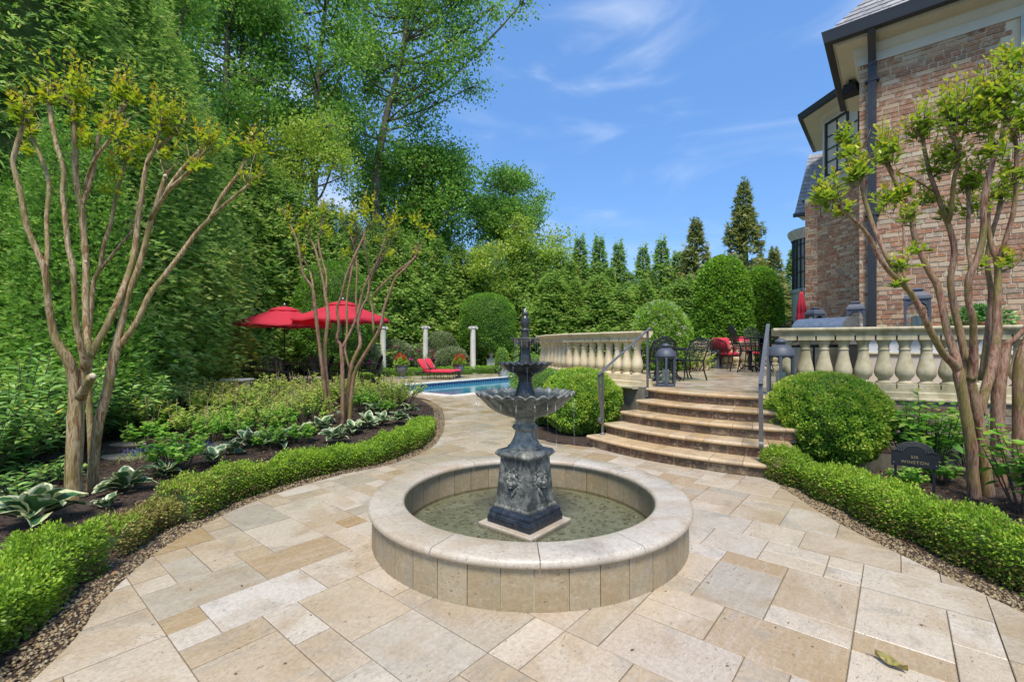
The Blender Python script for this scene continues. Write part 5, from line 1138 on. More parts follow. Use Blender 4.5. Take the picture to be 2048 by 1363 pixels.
# pool garden ornaments
def column(label, px, d, top):
    root = thing('stone_column', label, 'column', tuple(P(px, 0, d)[:2]) + (0,), R(20), 'free standing stone columns'); h = top; r = .165
    m_ = MB(); m_.lathe([(r * 1.05, .12), (r, .3), (r * .98, h * .5), (r * .88, h - .16)], 20); m_.build('shaft', M['white_stone'], root, auto=40); m_ = MB(); m_.box((0, 0, .03), (.46, .46, .06)); m_.lathe([(.22, .06), (.23, .09), (.18, .12)], 20); m_.build('base', M['white_stone'], root)
    m_ = MB(); m_.box((0, 0, h - .015), (.40, .34, .05)); m_.lathe([(.15, h - .16), (.19, h - .09), (.17, h - .04)], 18)
    for sx in (-1, 1): m_.tube([(sx * .20, -.17, h - .09), (sx * .20, .17, h - .09)], .062, 10)
    m_.build('capital', M['white_stone'], root)
column('pale stone column with scrolled capital beside the crape myrtle', 766, 25.2, 2.67); column('pale stone column with scrolled capital rising behind the red loungers', 851, 27.6, 2.80); column('pale stone column with scrolled capital standing before the drum topiary', 946, 26.6, 2.74)
def urn(label, p, s, mat, bloom):
    root = thing('garden_urn', label, 'urn', tuple(p), 0, None, s); m_ = MB(); m_.lathe([(.20, 0), (.20, .05), (.10, .09), (.07, .16), (.10, .22), (.20, .28), (.28, .40), (.30, .52), (.27, .60), (.31, .66), (.34, .68), (.30, .69), (.25, .60)], 24); m_.build('vase', mat, root, auto=50)
    if bloom:
        nn_ = 500; v = nrm(rng.normal(0, 1, (nn_, 3))); v[:, 2] = abs(v[:, 2]); cc = v * np.array((.34, .34, .36)) * rng.random((nn_, 1)) ** .3 + np.array((0, 0, .68)); leaves('foliage', cc, v + rng.normal(0, .3, (nn_, 3)), rng.normal(0, .5, (nn_, 3)) + np.array((0, 0, 1)), .11, .10, rng.random(nn_), M['hydr'], root, 'ov')
        hc = nrm(rng.normal(0, 1, (12, 3))); hc[:, 2] = abs(hc[:, 2]) + .3; hc = hc * np.array((.3, .3, .38)) + np.array((0, 0, .72)); nn_ = 12 * 26; cc = np.repeat(hc, 26, 0) + rng.normal(0, .045, (nn_, 3)); leaves('flowers', cc, rng.normal(0, 1, (nn_, 3)), rng.normal(0, 1, (nn_, 3)), .05, .05, rng.random(nn_), M['petal_r'], root)
    return root
p = G(803, 756); urn('grey urn of red geraniums before the first stone column', (p[0], p[1], 0), 1.0, M['urn_grey'], True); p = G(918, 754); urn('grey urn of red geraniums at the foot of the loungers', (p[0], p[1], 0), .98, M['urn_grey'], True)
p = P(982, 0, 27.8); wu_ = urn('white stone urn on a pedestal under the drum topiary', (p[0], p[1], .82), .95, M['white_stone'], False); m_ = MB(); m_.box((0, 0, -.42), (.5, .5, .86)); m_.build('pedestal', M['white_stone'], wu_)
fs_ = thing('stone_figure', 'small grey sculpted figure at the pool edge behind the fountain', 'statue', tuple(G(1010, 752)[:2]) + (0,))
m_ = MB(); m_.lathe([(.38, 0), (.40, .05), (.34, .1), (.24, .16), (.22, .26), (.15, .36), (.12, .44), (.07, .52), (.09, .57), (.085, .63), (.03, .68)], 20, mod=lambda k, a, r, z: (r * (1 + .12 * math.sin(3 * a + k)), z)); m_.ell((-.16, -.05, .2), (.14, .1, .08), 10, 7); m_.ell((.17, -.06, .14), (.16, .1, .07), 10, 7); m_.ell((-.04, -.1, .38), (.05, .12, .04), 8, 6); m_.build('body', M['urn_grey'], fs_, smooth=True)

# garden sign
sg = thing('garden_plaque', 'black arched metal garden plaque on two stakes reading SIR WINSTON', 'sign', tuple(G(1832, 985, .07)), R(-16))
sg.location = (4.13, 4.72, .12); sg.rotation_euler = (0, 0, R(-34))
m_ = MB(); K = 14; w = .185; prof = [(-w, .24), (w, .24), (w, .40)]
for k in range(K + 1): a = math.pi * k / K; prof.append((.15 * math.cos(a), .405 + .10 * math.sin(a)))
prof.append((-w, .40)); n_ = len(prof); m_.add([(x, -.006, z) for x, z in prof] + [(x, .006, z) for x, z in prof], [tuple(range(n_)), tuple(range(2 * n_ - 1, n_ - 1, -1))] + [(i, n_ + i, n_ + (i + 1) % n_, (i + 1) % n_) for i in range(n_)]); pq = m_.build('plate', M['iron'], sg)
for rr0 in (.135, .118, .101, .084): m_ = MB(); m_.tube([(rr0 * 1.08 * math.cos(math.pi * k / 16), -.008, .40 + rr0 * .72 * math.sin(math.pi * k / 16)) for k in range(17)], .0028, 5); m_.build('arch_line', M['rail'], pq)
for sx in (-1, 1):
    m_ = MB(); m_.tube(smooth_path([(sx * .10, -.008, .39), (sx * .14, -.009, .405), (sx * .165, -.008, .39), (sx * .175, -.008, .40)], 4), .006, 5); m_.build('scroll', M['iron'], pq); m_ = MB(); m_.ell((sx * .165, -.009, .275), (.005, .004, .005), 8, 5); m_.build('screw', M['steel'], pq)
    m_ = MB(); m_.box((sx * .15, .010, .16), (.022, .012, .34)); m_.build('stake', M['iron'], sg)
def lettering(txt, z, size):
    cu = bpy.data.curves.new('lettering', 'FONT'); cu.body = txt; cu.size = size; cu.align_x = 'CENTER'; cu.extrude = .0025; cu.space_character = 1.15; cu.materials.append(M['gold'])
    t_ = bpy.data.objects.new('lettering_text', cu); C.objects.link(t_); me = bpy.data.meshes.new_from_object(t_.evaluated_get(bpy.context.evaluated_depsgraph_get())); bpy.data.objects.remove(t_)
    me.name = 'lettering'; o = bpy.data.objects.new('lettering', me); C.objects.link(o); o.parent = pq; o.location = (0, -.009, z); o.rotation_euler = (R(90), 0, 0)
lettering('SIR', .328, .042); lettering('WINSTON', .275, .042)

# ================================================================== PLANTS
def rdir(n_, up_=0.0):
    v = rng.normal(0, 1, (n_, 3)); v[:, 2] += up_; return nrm(v)
def core_mesh(m_, c, r, n_=14, m__=9): m_.ell(c, r, n_, m__)

def conifer(H, Rb, seed, nb, ns, mat, spray=.34, droop=-.15, taper=.8, lump=.22, trunk_show=False, core=.62, flat=.9):
    """screening conifer: branches carrying fans of flat sprays round a dark heart"""
    global rng
    keep = rng; rng = np.random.default_rng(seed); root = bpy.data.objects.new('conifer', None); C.objects.link(root)
    t = rng.random(nb) ** (1.0 / (1 + .0)); t = np.sort(1 - (1 - t) ** .82); th = np.arange(nb) * 2.39996 + rng.normal(0, .3, nb)
    def rad(t): return Rb * np.clip((1 - t), 0, 1) ** taper * (1 - np.exp(-(t + .02) * 14) * .25)
    L_ = rad(t) * (1 + rng.normal(0, lump, nb)) + .1
    tip = np.stack([L_ * np.cos(th), L_ * np.sin(th), t * H * .97 + .15], 1); out_ = np.stack([np.cos(th), np.sin(th), np.zeros(nb)], 1)
    bi = np.repeat(np.arange(nb), ns); N = len(bi); s = rng.random(N) ** 1.4 * .5
    size = np.clip(.55 + .6 * (1 - t[bi]), .5, 1.1)
    tang = np.stack([-np.sin(th), np.cos(th), np.zeros(nb)], 1)[bi]
    c = tip[bi] - out_[bi] * (L_[bi] * s)[:, None] + tang * rng.normal(0, .22, N)[:, None] * size[:, None] + np.stack([np.zeros(N), np.zeros(N), rng.normal(0, .20, N) - .25 * s + .35 * (rng.random(N) - .3)], 1)
    d0 = out_[bi] + tang * rng.normal(0, .8, N)[:, None] + np.stack([np.zeros(N), np.zeros(N), rng.normal(droop, .6, N)], 1)
    d0 = nrm(d0); nr = nrm(np.stack([rng.normal(0, .5, N), rng.normal(0, .5, N), np.ones(N)], 1) * flat + out_[bi] * .9)
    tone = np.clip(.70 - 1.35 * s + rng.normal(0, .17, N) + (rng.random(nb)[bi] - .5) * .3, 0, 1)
    C_, D_, N_, LN, WD, RN = [], [], [], [], [], []
    side = nrm(np.cross(d0, nr)); szv = np.exp(rng.normal(0, .32, N)) * 1.08
    for ang, ls in ((0, 1.0), (.55, .75), (-.55, .75)):
        dd_ = nrm(d0 * math.cos(ang) + side * math.sin(ang)); C_.append(c); D_.append(dd_); N_.append(nr); LN.append(spray * ls * size * szv); WD.append(spray * .30 * size * rng.uniform(.7, 1.2, N)); RN.append(tone + (.08 if ang == 0 else -.04))
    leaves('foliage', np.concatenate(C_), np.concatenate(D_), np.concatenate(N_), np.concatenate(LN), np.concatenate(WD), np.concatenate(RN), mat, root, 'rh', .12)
    if core > 0:
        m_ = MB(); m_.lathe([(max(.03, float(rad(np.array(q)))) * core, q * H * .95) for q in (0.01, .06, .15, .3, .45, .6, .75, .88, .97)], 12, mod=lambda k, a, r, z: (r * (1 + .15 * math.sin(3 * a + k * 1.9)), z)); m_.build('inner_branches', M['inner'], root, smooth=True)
    m_ = MB(); m_.tube([(0, 0, -.3), (.03, 0, H * .5), (0, .02, H * .96)], [Rb * .09 + .04, Rb * .06 + .02, .015], 8); m_.build('trunk', M['bark_dark'], root); rng = keep
    return root
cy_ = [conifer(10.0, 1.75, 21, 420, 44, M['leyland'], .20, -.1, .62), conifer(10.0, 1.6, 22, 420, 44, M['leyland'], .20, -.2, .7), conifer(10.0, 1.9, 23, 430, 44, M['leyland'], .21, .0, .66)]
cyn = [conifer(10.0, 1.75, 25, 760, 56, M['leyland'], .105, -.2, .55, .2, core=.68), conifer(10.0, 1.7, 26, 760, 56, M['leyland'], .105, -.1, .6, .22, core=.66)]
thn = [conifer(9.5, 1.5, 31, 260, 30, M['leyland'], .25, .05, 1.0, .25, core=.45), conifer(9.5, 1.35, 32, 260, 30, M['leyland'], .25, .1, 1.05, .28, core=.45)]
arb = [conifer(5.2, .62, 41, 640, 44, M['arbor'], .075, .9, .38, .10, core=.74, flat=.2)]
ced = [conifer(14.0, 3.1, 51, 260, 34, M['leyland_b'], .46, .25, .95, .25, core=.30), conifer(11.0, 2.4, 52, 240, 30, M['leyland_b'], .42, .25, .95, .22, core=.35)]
used_proto = set()
def put(proto, px, d, H0, H, label, cat='tree', group=None, wide=1.0, rz=0.0, z=0.0, x=None):
    o = proto if id(proto) not in used_proto else copy_tree(proto); used_proto.add(id(proto)); s = H / H0
    p = P(px, 0, d); o.location = (p[0] if x is None else x, d, z); o.rotation_euler = (0, 0, rz); o.scale = (s * wide, s * wide, s); return tag(o, label, cat, group)
rc_ = random.Random(12)
ORD = 'first second third fourth fifth sixth seventh eighth ninth tenth eleventh twelfth thirteenth fourteenth fifteenth sixteenth seventeenth eighteenth nineteenth twentieth twenty-first twenty-second twenty-third twenty-fourth twenty-fifth twenty-sixth'.split()
row = [(20, 9.4, 12.5), (95, 10.6, 12.5), (165, 11.7, 12.8), (235, 12.9, 13), (300, 14.2, 12.0), (355, 16.8, 11.2), (408, 18.6, 11.0), (462, 20.2, 11.0), (515, 21.6, 10.6), (566, 22.6, 10.0), (612, 23.0, 9.4), (655, 24.6, 9.3), (700, 26.4, 9.2), (745, 28.2, 9.2), (790, 29.8, 9.3), (833, 31.2, 9.2), (876, 32.2, 9.1), (918, 33.2, 9.0), (958, 34, 9.2), (998, 34.6, 8.6), (1040, 35, 9.3), (1078, 35, 8.9), (1118, 34.6, 8.8)]
for i, (px, d, H) in enumerate(row):
    put(cyn[i % 2] if d < 19 else cy_[i % 3], px, d, 10.0, H, ORD[i] + ' dense cypress of the tall screening row, counted from its near end', 'tree', 'dense cypress screening row', 1.12 * (1.2 if d > 25 else 1.08), rc_.random() * 6.28).name = 'cypress_tree'
row2 = [(1160, 33.0, 9.5), (1198, 33.4, 9.6), (1237, 33.0, 9.1), (1286, 33.4, 8.9), (1323, 32.8, 9.3), (1180, 35, 7.6), (1260, 35, 7.2), (1305, 35, 7.0), (1355, 33, 8.4), (1220, 31.8, 7.0), (1140, 32, 7.6)]
row2.sort()
for i, (px, d, H) in enumerate(row2): put(thn[i % 2], px, d, 9.5, H, ORD[i] + ' slender evergreen of the far row, counted from the pool side', 'tree', 'slender far evergreens', 1.35, rc_.random() * 6.28).name = 'evergreen_tree'
for i, (px, d, H) in enumerate([(1105, 31, 6.6), (1150, 30.5, 5.9), (1196, 30, 6.2), (1242, 30, 5.6), (1290, 30, 5.9), (1338, 29.6, 5.4), (1372, 29, 6.0)]): put(cy_[i % 3], px, d, 10.0, H, ORD[i] + ' full low evergreen before the slender far row, from the pool side', 'tree', 'full low evergreens', 2.0, i * 1.9).name = 'evergreen_tree'
put(ced[0], 1487, 34, 14.0, 13.8, 'tallest olive brown pointed conifer behind the tall topiary columns', 'tree', None, .95, 1.0).name = 'cedar_tree'
put(ced[1], 1392, 31, 11.0, 10.2, 'bluish green pointed conifer beside the first topiary column', 'tree', None, 1.0, 2.0).name = 'cedar_tree'
put(ced[1], 1548, 28, 11.0, 7.6, 'shorter olive conifer between the second topiary and the house', 'tree', None, 1.0, .6).name = 'cedar_tree'
put(thn[0], 1592, 31, 9.5, 8.2, 'dark evergreen close against the bowed house window', 'tree', None, 1.6, 3.3).name = 'evergreen_tree'
put(arb[0], -8, 7.7, 5.2, 4.2, 'bright green columnar arborvitae at the outer left edge', 'tree', None, 1.25, 0).name = 'arborvitae'
put(arb[0], 152, 7.9, 5.2, 5.3, 'bright green columnar arborvitae directly behind the large crape myrtle', 'tree', None, 1.3, 2).name = 'arborvitae'
put(arb[0], 60, 8.6, 5.2, 4.9, 'dull green columnar arborvitae between two brighter ones', 'tree', None, 1.2, 4).name = 'arborvitae'

def broadleaf(name, label, base, trunk, blobs, mat, lsize, seed, per=420, twig=.05, tmat=None, rtrunk=.3, spread=.42, group=None, dens=1.7):
    """trunk: points above base; blobs: (x, y, z, rx, ry, rz, n) relative to base"""
    global rng
    keep = rng; rng = np.random.default_rng(seed); rr = random.Random(seed); tmat = tmat or M['bark_grey']; root = thing(name, label, 'tree', tuple(base), 0, group); tr = smooth_path(trunk, 4); T = np.array(tr)
    m_ = MB(); m_.tube(tr, [rtrunk * (1 - .8 * k / len(tr)) for k in range(len(tr))], 10, lump=.08); trk = m_.build('trunk', tmat, root, smooth=True)
    lb = MB(); cs = []; ds = []
    for (x, y, z, rx, ry, rz, n_) in blobs:
        n_ = int(n_ * dens)
        c = np.array((x, y, z), float); k = np.argmin(np.abs(T[:, 2] - (z - np.hypot(x - T[:, 0].mean(), y) * .55))); st = T[min(k, len(T) - 3)]
        mid = (st + c) / 2 + np.array((0, 0, -.10 * np.linalg.norm(c - st))) + rng.normal(0, .08, 3) * np.linalg.norm(c - st) * .5; r0 = max(.035, twig * (1.2 + .12 * np.linalg.norm(c - st)))
        lb.tube(smooth_path([st, mid, c], 4), [r0 * (1 - .075 * i) for i in range(9)], 6)
        nt_ = max(5, n_ // 30); tips = rdir(nt_) * np.array((rx, ry, rz)) * (rng.random((nt_, 1)) ** .45) + c
        for q in tips[: min(nt_, 9)]: lb.tube([c, (c + q) / 2 + rng.normal(0, .08, 3), q], [r0 * .45, r0 * .3, r0 * .12], 4, cap=False)
        ti = rng.integers(0, nt_, n_); cs.append(tips[ti] + rng.normal(0, spread, (n_, 3)) * np.array((1, 1, .75)))
    lb.build('limbs', tmat, root, smooth=True)
    cs = np.concatenate(cs); N = len(cs); d = rdir(N, -.25); nn = rdir(N, .8)
    leaves('crown', cs, d, nn, lsize * rng.uniform(.7, 1.3, N), lsize * .8 * rng.uniform(.7, 1.2, N), np.clip(rng.normal(.5, .2, N), 0, 1), mat, root, 'rh', .2); rng = keep
    return root
def blob_px(base, d, lst):
    o = []
    for (px, py, r, dz, n_) in lst:
        dd_ = d + dz; p = P(px, py, dd_); rr = r / F * dd_; o.append((p[0] - base[0], p[1] - base[1], p[2] - base[2], rr, rr, rr * .72, n_))
    return o
def trunk_px(base, d, lst): return [np.array((0, 0, -.3))] + [P(px, py, d) - np.array(base) for px, py in lst]
def rand_blobs(seed, n_, x0, x1, y0, y1, r0, r1, nl, keepf=lambda x, y: True, dz=2.5):
    rr = random.Random(seed); o = []
    while len(o) < n_:
        x, y = rr.uniform(x0, x1), rr.uniform(y0, y1)
        if keepf(x, y): o.append((x, y, rr.uniform(r0, r1), rr.uniform(-dz, dz), nl))
    return o
d = 31.5; b = tuple(P(750, 692, d)[:2]) + (0,)
bl = rand_blobs(77, 26, 690, 960, -60, 300, 34, 52, 260, lambda x, y: y < 330 - (x - 690) * .75) + [(770, 330, 40, 0, 260), (700, 300, 45, -1, 300), (840, 255, 40, 1, 280), (800, 205, 55, 0, 420), (730, 180, 50, 1, 360), (850, 140, 60, -1, 460), (905, 120, 45, 0, 320), (940, 175, 35, 1, 200), (780, 110, 60, 0, 480), (700, 90, 55, -1, 420), (860, 50, 60, 1, 460), (930, 60, 45, 0, 320), (985, 15, 40, 0, 240), (1045, 5, 30, 1, 140), (760, 20, 65, 0, 520), (840, -30, 70, 0, 520), (920, -30, 60, 0, 420), (700, 0, 60, 1, 460), (820, 170, 50, 1, 320), (690, 240, 40, 1, 260), (755, 270, 45, -1, 300), (800, -90, 80, 0, 500), (880, -110, 80, 0, 500), (740, -100, 80, 0, 500), (875, 205, 30, 0, 130), (960, 100, 30, 0, 120), (905, 15, 40, 0, 200)]
broadleaf('tulip_tree', 'tall airy deciduous tree with a straight grey trunk above the middle crape myrtle', b, trunk_px(b, d, [(752, 520), (752, 375), (760, 300), (775, 225), (795, 150), (812, 60), (822, -40), (830, -150)]), blob_px(b, d, bl), M['poplar'], .205, 61, rtrunk=.36, spread=.48)
d = 28.0; b = tuple(P(622, 692, d)[:2]) + (0,)
bl = rand_blobs(5, 26, 560, 700, -120, 250, 32, 55, 330) + [(610, 300, 50, 0, 320), (660, 270, 45, 0, 300)]
broadleaf('tulip_tree', 'tall slim deciduous tree with a forked dark trunk, next to the straight grey trunk', b, trunk_px(b, d, [(626, 500), (630, 300), (634, 200), (640, 110), (650, 20), (660, -90)]), blob_px(b, d, bl), M['poplar'], .19, 62, rtrunk=.27, spread=.46)
d = 25.5; b = tuple(P(455, 692, d)[:2]) + (0,)
bl = rand_blobs(6, 40, 350, 570, -130, 300, 36, 62, 380)
broadleaf('tulip_tree', 'tall leafy deciduous tree with close twin trunks over the dark cypresses', b, trunk_px(b, d, [(456, 500), (454, 300), (452, 180), (456, 60), (458, -80)]), blob_px(b, d, bl), M['poplar'], .185, 63, rtrunk=.33, spread=.47)
d = 26.5; b = tuple(P(483, 692, d)[:2]) + (0,)
bl = rand_blobs(16, 14, 440, 560, -130, 200, 34, 56, 330)
broadleaf('tulip_tree', 'second slender trunk of the twin deciduous trees over the cypresses', b, trunk_px(b, d, [(484, 500), (482, 300), (486, 180), (484, 60), (490, -80)]), blob_px(b, d, bl), M['poplar'], .19, 64, rtrunk=.27, spread=.47)
d = 19.5; b = tuple(P(326, 692, d)[:2]) + (0,)
bl = rand_blobs(7, 22, 270, 420, -130, 210, 36, 60, 330)
broadleaf('tulip_tree', 'tall deciduous tree whose crown shows above the large crape myrtle', b, trunk_px(b, d, [(327, 400), (325, 150), (323, 40), (320, -100)]), blob_px(b, d, bl), M['poplar'], .15, 65, rtrunk=.26, spread=.38)
d = 26.0; b = tuple(P(610, 692, d)[:2]) + (0,)
bl = rand_blobs(8, 34, 470, 690, 210, 400, 26, 44, 330, lambda x, y: y > 200 + abs(x - 580) * .5)
broadleaf('spring_tree', 'bright yellow green leafy tree between the cypresses and the tall trunks', b, trunk_px(b, d, [(605, 500), (600, 380), (598, 300), (600, 240)]), blob_px(b, d, bl), M['yellowgreen'], .15, 66, rtrunk=.17, spread=.38)
d = 34.5; b = tuple(P(835, 692, d)[:2]) + (0,)
bl = rand_blobs(9, 56, 735, 960, 290, 500, 30, 48, 380, lambda x, y: ((x - 845) / 118) ** 2 + ((y - 420) / 128) ** 2 < 1)
broadleaf('round_tree', 'dark green rounded tree above the cypress row beyond the pool', b, trunk_px(b, d, [(835, 560), (835, 450), (838, 380)]), blob_px(b, d, bl), M['poplar'], .21, 67, rtrunk=.27, spread=.5)
d = 38; b = tuple(P(1030, 692, d)[:2]) + (0,)
bl = rand_blobs(10, 44, 940, 1085, 345, 520, 20, 34, 280, lambda x, y: ((x - 1012) / 76) ** 2 + ((y - 430) / 90) ** 2 < 1)
broadleaf('airy_tree', 'airy light green tree against the sky beyond the drum topiary', b, trunk_px(b, d, [(1030, 560), (1035, 470), (1030, 400), (1020, 360)]), blob_px(b, d, bl), M['poplar'], .19, 68, rtrunk=.18, spread=.36)
d = 37; b = tuple(P(1085, 692, d)[:2]) + (0,)
bl = rand_blobs(11, 34, 1010, 1140, 450, 620, 22, 38, 300, lambda x, y: y > 440 + max(0, x - 1060) * .7)
broadleaf('spring_tree', 'yellow green tree low in the gap of the far evergreen row', b, trunk_px(b, d, [(1085, 600), (1085, 520), (1085, 470)]), blob_px(b, d, bl), M['yellowgreen'], .2, 69, rtrunk=.15, spread=.4)
bl = rand_blobs(13, 14, 950, 1010, 480, 610, 18, 28, 240); b = tuple(P(975, 692, 33)[:2]) + (0,)
broadleaf('spring_tree', 'thin yellowish tree squeezed between cypresses behind the drum topiary', b, trunk_px(b, 33, [(978, 640), (975, 560), (980, 490)]), blob_px(b, 33, bl), M['yellowgreen'], .17, 70, rtrunk=.1, spread=.35)

def shaped(name, label, cat, loc, prof, n_, lsize, mat, seed, wob=.03, core=.86, wlh=.62, shape='rh', tipbright=0.25, group=None, up_=.25, depth=.10, nbump=0, bump_h=.05):
    """clipped plant: leaves over a turned outline prof = [(r, z)...] bottom to top, round a dark heart"""
    global rng
    keep = rng; rng = np.random.default_rng(seed); root = thing(name, label, cat, tuple(loc), 0, group); pr = np.array(prof); sg_ = np.linalg.norm(np.diff(pr, axis=0), axis=1); w = sg_ * (pr[:-1, 0] + pr[1:, 0]) / 2; cw = np.r_[0, np.cumsum(w)] / w.sum()
    u = rng.random(n_); k = np.clip(np.searchsorted(cw, u, 'right') - 1, 0, len(w) - 1); f = (u - cw[k]) / (cw[k + 1] - cw[k]); th = rng.random(n_) * 6.2832
    r = pr[k, 0] * (1 - f) + pr[k + 1, 0] * f; z = pr[k, 1] * (1 - f) + pr[k + 1, 1] * f; e = pr[k + 1] - pr[k]; nr, nz_ = e[:, 1], -e[:, 0]; nl = np.hypot(nr, nz_); nr, nz_ = nr / nl, nz_ / nl
    wobv = wob * (np.sin(3 * th + z * 4 + seed) + np.sin(5 * th - z * 7 + 2 * seed) + .7 * np.sin(9 * th + z * 11)) / 2
    bc = nrm(rng.normal(0, 1, (nbump, 3))) if nbump else None
    if nbump:
        hm = pr[:, 1].max(); u3 = nrm(np.stack([r * np.cos(th), r * np.sin(th), (z - hm * .45)], 1)); bmp = np.zeros(n_)
        for q0 in range(0, n_, 8000): bmp[q0:q0 + 8000] = 1 - np.clip(np.sqrt(np.maximum(0, 2 - 2 * (u3[q0:q0 + 8000] @ bc.T).max(1))) / (2.1 / math.sqrt(nbump)), 0, 1) ** 2
    else: bmp = np.full(n_, .5)
    wobv = wobv + (bmp - .5) * bump_h
    dep = rng.random(n_) ** 2 * depth; r2 = r + wobv + rng.normal(0, lsize * .25, n_)
    nv = np.stack([nr * np.cos(th), nr * np.sin(th), nz_], 1); c = np.stack([r2 * np.cos(th), r2 * np.sin(th), z + rng.normal(0, lsize * .2, n_)], 1) - nv * dep[:, None]
    d_ = nrm(nv + rng.normal(0, .55, (n_, 3)) + np.array((0, 0, up_))); nn = nrm(rng.normal(0, .6, (n_, 3)) + np.array((0, 0, .9)))
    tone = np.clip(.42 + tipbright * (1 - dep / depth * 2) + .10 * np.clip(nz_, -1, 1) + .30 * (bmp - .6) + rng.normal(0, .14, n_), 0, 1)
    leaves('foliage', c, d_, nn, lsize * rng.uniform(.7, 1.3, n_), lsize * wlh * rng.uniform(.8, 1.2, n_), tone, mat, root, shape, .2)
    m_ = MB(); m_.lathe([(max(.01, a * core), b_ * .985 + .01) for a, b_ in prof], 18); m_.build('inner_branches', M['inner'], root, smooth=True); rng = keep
    return root
def ball(rx, h, k=10): return [(max(.02, rx * math.sin(math.pi * (.10 + .9 * i / k)) ** .8), h * (.5 - .5 * math.cos(math.pi * (.10 + .9 * i / k)))) for i in range(k + 1)]
p = G(1655, 934); shaped('boxwood_ball', 'large round clipped boxwood to the house side of the steps', 'shrub', (p[0] + .20, p[1] + .35, -.02), ball(.75, 1.24), 40000, .038, M['box'], 81, .04, tipbright=.38, depth=.10, nbump=260, bump_h=.085)
p = G(1168, 868); shaped('boxwood_ball', 'round clipped boxwood between the fountain and the steps', 'shrub', (p[0] - .02, p[1] + .25, -.02), ball(.70, 1.20), 32000, .040, M['box'], 82, .04, tipbright=.38, depth=.10, nbump=220, bump_h=.085)
p = P(1098, 0, 9.4); shaped('boxwood_ball', 'darker boxwood behind the fountain bowls, tucked under the tan balustrade', 'shrub', (p[0] - .15, p[1], 0), ball(.55, 1.15), 12000, .04, M['oak'], 83, .06, depth=.10)
p = P(1060, 0, 13.5); shaped('clipped_shrub', 'small bright clipped shrub seen between the upper fountain bowls', 'shrub', (p[0], p[1], 0), ball(.55, 1.35), 5000, .06, M['arbor'], 84, .06)
def colm(r0, r1, h): return [(r0 * .92, .05), (r0, h * .12), (r0 * .97, h * .35), (r1 * 1.08, h * .62), (r1, h * .76), (r1 * .86, h * .87), (r1 * .58, h * .95), (r1 * .3, h * .985), (.03, h)]
p = P(1444, 0, 18.0); shaped('topiary_column', 'taller clipped hornbeam column with bright yellow green rim', 'topiary', (p[0], p[1], .3), colm(1.13, .94, 4.80), 26000, .105, M['topiary'], 85, .05, .90, .7, 'rh', .16, up_=.1, depth=.14)
p = P(1520, 0, 18.9); shaped('topiary_column', 'shorter clipped hornbeam column behind the taller one', 'topiary', (p[0], p[1], .3), colm(.90, .74, 4.55), 20000, .105, M['topiary'], 86, .05, .90, .7, 'rh', .16, up_=.1, depth=.14)
dz_ = 27.0; p = P(975, 0, dz_ + 1.6); tp = shaped('drum_topiary', 'large drum shaped clipped tree beyond the pool', 'topiary', (p[0], p[1], 0), [(.2, 1.15), (1.35, 1.25), (1.62, 1.6), (1.72, 2.4), (1.70, 3.4), (1.55, 4.1), (1.2, 4.55), (.7, 4.78), (.04, 4.86)], 24000, .10, M['topiary'], 87, .06, .90, .6, 'rh', .02, up_=.0, depth=.16); m_ = MB(); m_.tube([(.1, 0, -.3), (.06, 0, 1.4)], [.12, .09], 8); m_.build('trunk', M['bark_dark'], tp)
p = P(883, 0, 28.6); shaped('clipped_shrub', 'grey green speckled dome shrub beside the middle stone column', 'shrub', (p[0], p[1], 0), ball(.95, 2.5), 12000, .07, M['mottle'], 88, .08)
p = P(1004, 0, 26.5); shaped('clipped_shrub', 'small bright cone shrub next to the white urn', 'shrub', (p[0], p[1], 0), ball(.38, 1.5), 3500, .06, M['arbor'], 89, .04)
vb = shaped('viburnum', 'rounded shrub covered in white blossom behind the terrace chairs', 'shrub', tuple(P(1321, 0, 14.6)[:2]) + (.3,), ball(.88, 2.72), 13000, .075, M['viburnum'], 90, .09, .84, .62)
nh = 210; thh = rng.random(nh) * 6.28; uu = rng.random(nh) * .75 + .25; hr = .88 * np.sin(np.pi * (.1 + .9 * uu)) ** .8 + .02; hz = 2.72 * (.5 - .5 * np.cos(np.pi * (.1 + .9 * uu))); hc = np.stack([hr * np.cos(thh), hr * np.sin(thh), hz], 1); nn_ = nh * 16; cc = np.repeat(hc, 16, 0) + rng.normal(0, .026, (nn_, 3)); leaves('flowers', cc, rdir(nn_), rdir(nn_), .034, .034, rng.random(nn_), M['petal_w'], vb)
def flowering(name, label, px, d, r, h, seed, nfl, z=0):
    p = P(px, 0, d); o = shaped(name, label, 'shrub', (p[0], p[1], z), ball(r, h), 7000, .11, M['mottle'], seed, .12, .8, .4)
    if nfl:
        a = rng.random(nfl) * 3.6 + 2.9; zz = h * rng.uniform(.35, .85, nfl); q = r * np.sin(np.pi * (.1 + .85 * zz / h)) ** .8; hc = np.stack([q * np.cos(a), q * np.sin(a), zz], 1); nn_ = nfl * 40; cc = np.repeat(hc, 40, 0) + rng.normal(0, .07, (nn_, 3)); leaves('flowers', cc, rdir(nn_), rdir(nn_), .085, .085, rng.random(nn_), M['petal_p'], o)
flowering('rhododendron_shrub', 'mottled shrub with pink blooms between the first two columns', 788, 27.4, 1.1, 1.95, 91, 11); flowering('rhododendron_shrub', 'pink flowered shrub flanking the column behind the loungers', 850, 28.6, 1.25, 1.75, 92, 10)
flowering('rhododendron_shrub', 'grey green mottled shrub at the pool end of the dining set', 728, 22, .75, 1.8, 93, 2); flowering('mottled_shrub', 'low rounded green shrub between loungers and drum topiary', 905, 27.5, .95, 1.5, 94, 0)
p = P(668, 0, 21.0); shaped('clipped_shrub', 'broad dark green rounded shrub behind the nearer umbrella', 'shrub', (p[0], p[1], 0), ball(1.65, 5.4), 22000, .11, M['topiary'], 95, .15, .86, .6, tipbright=-.05)

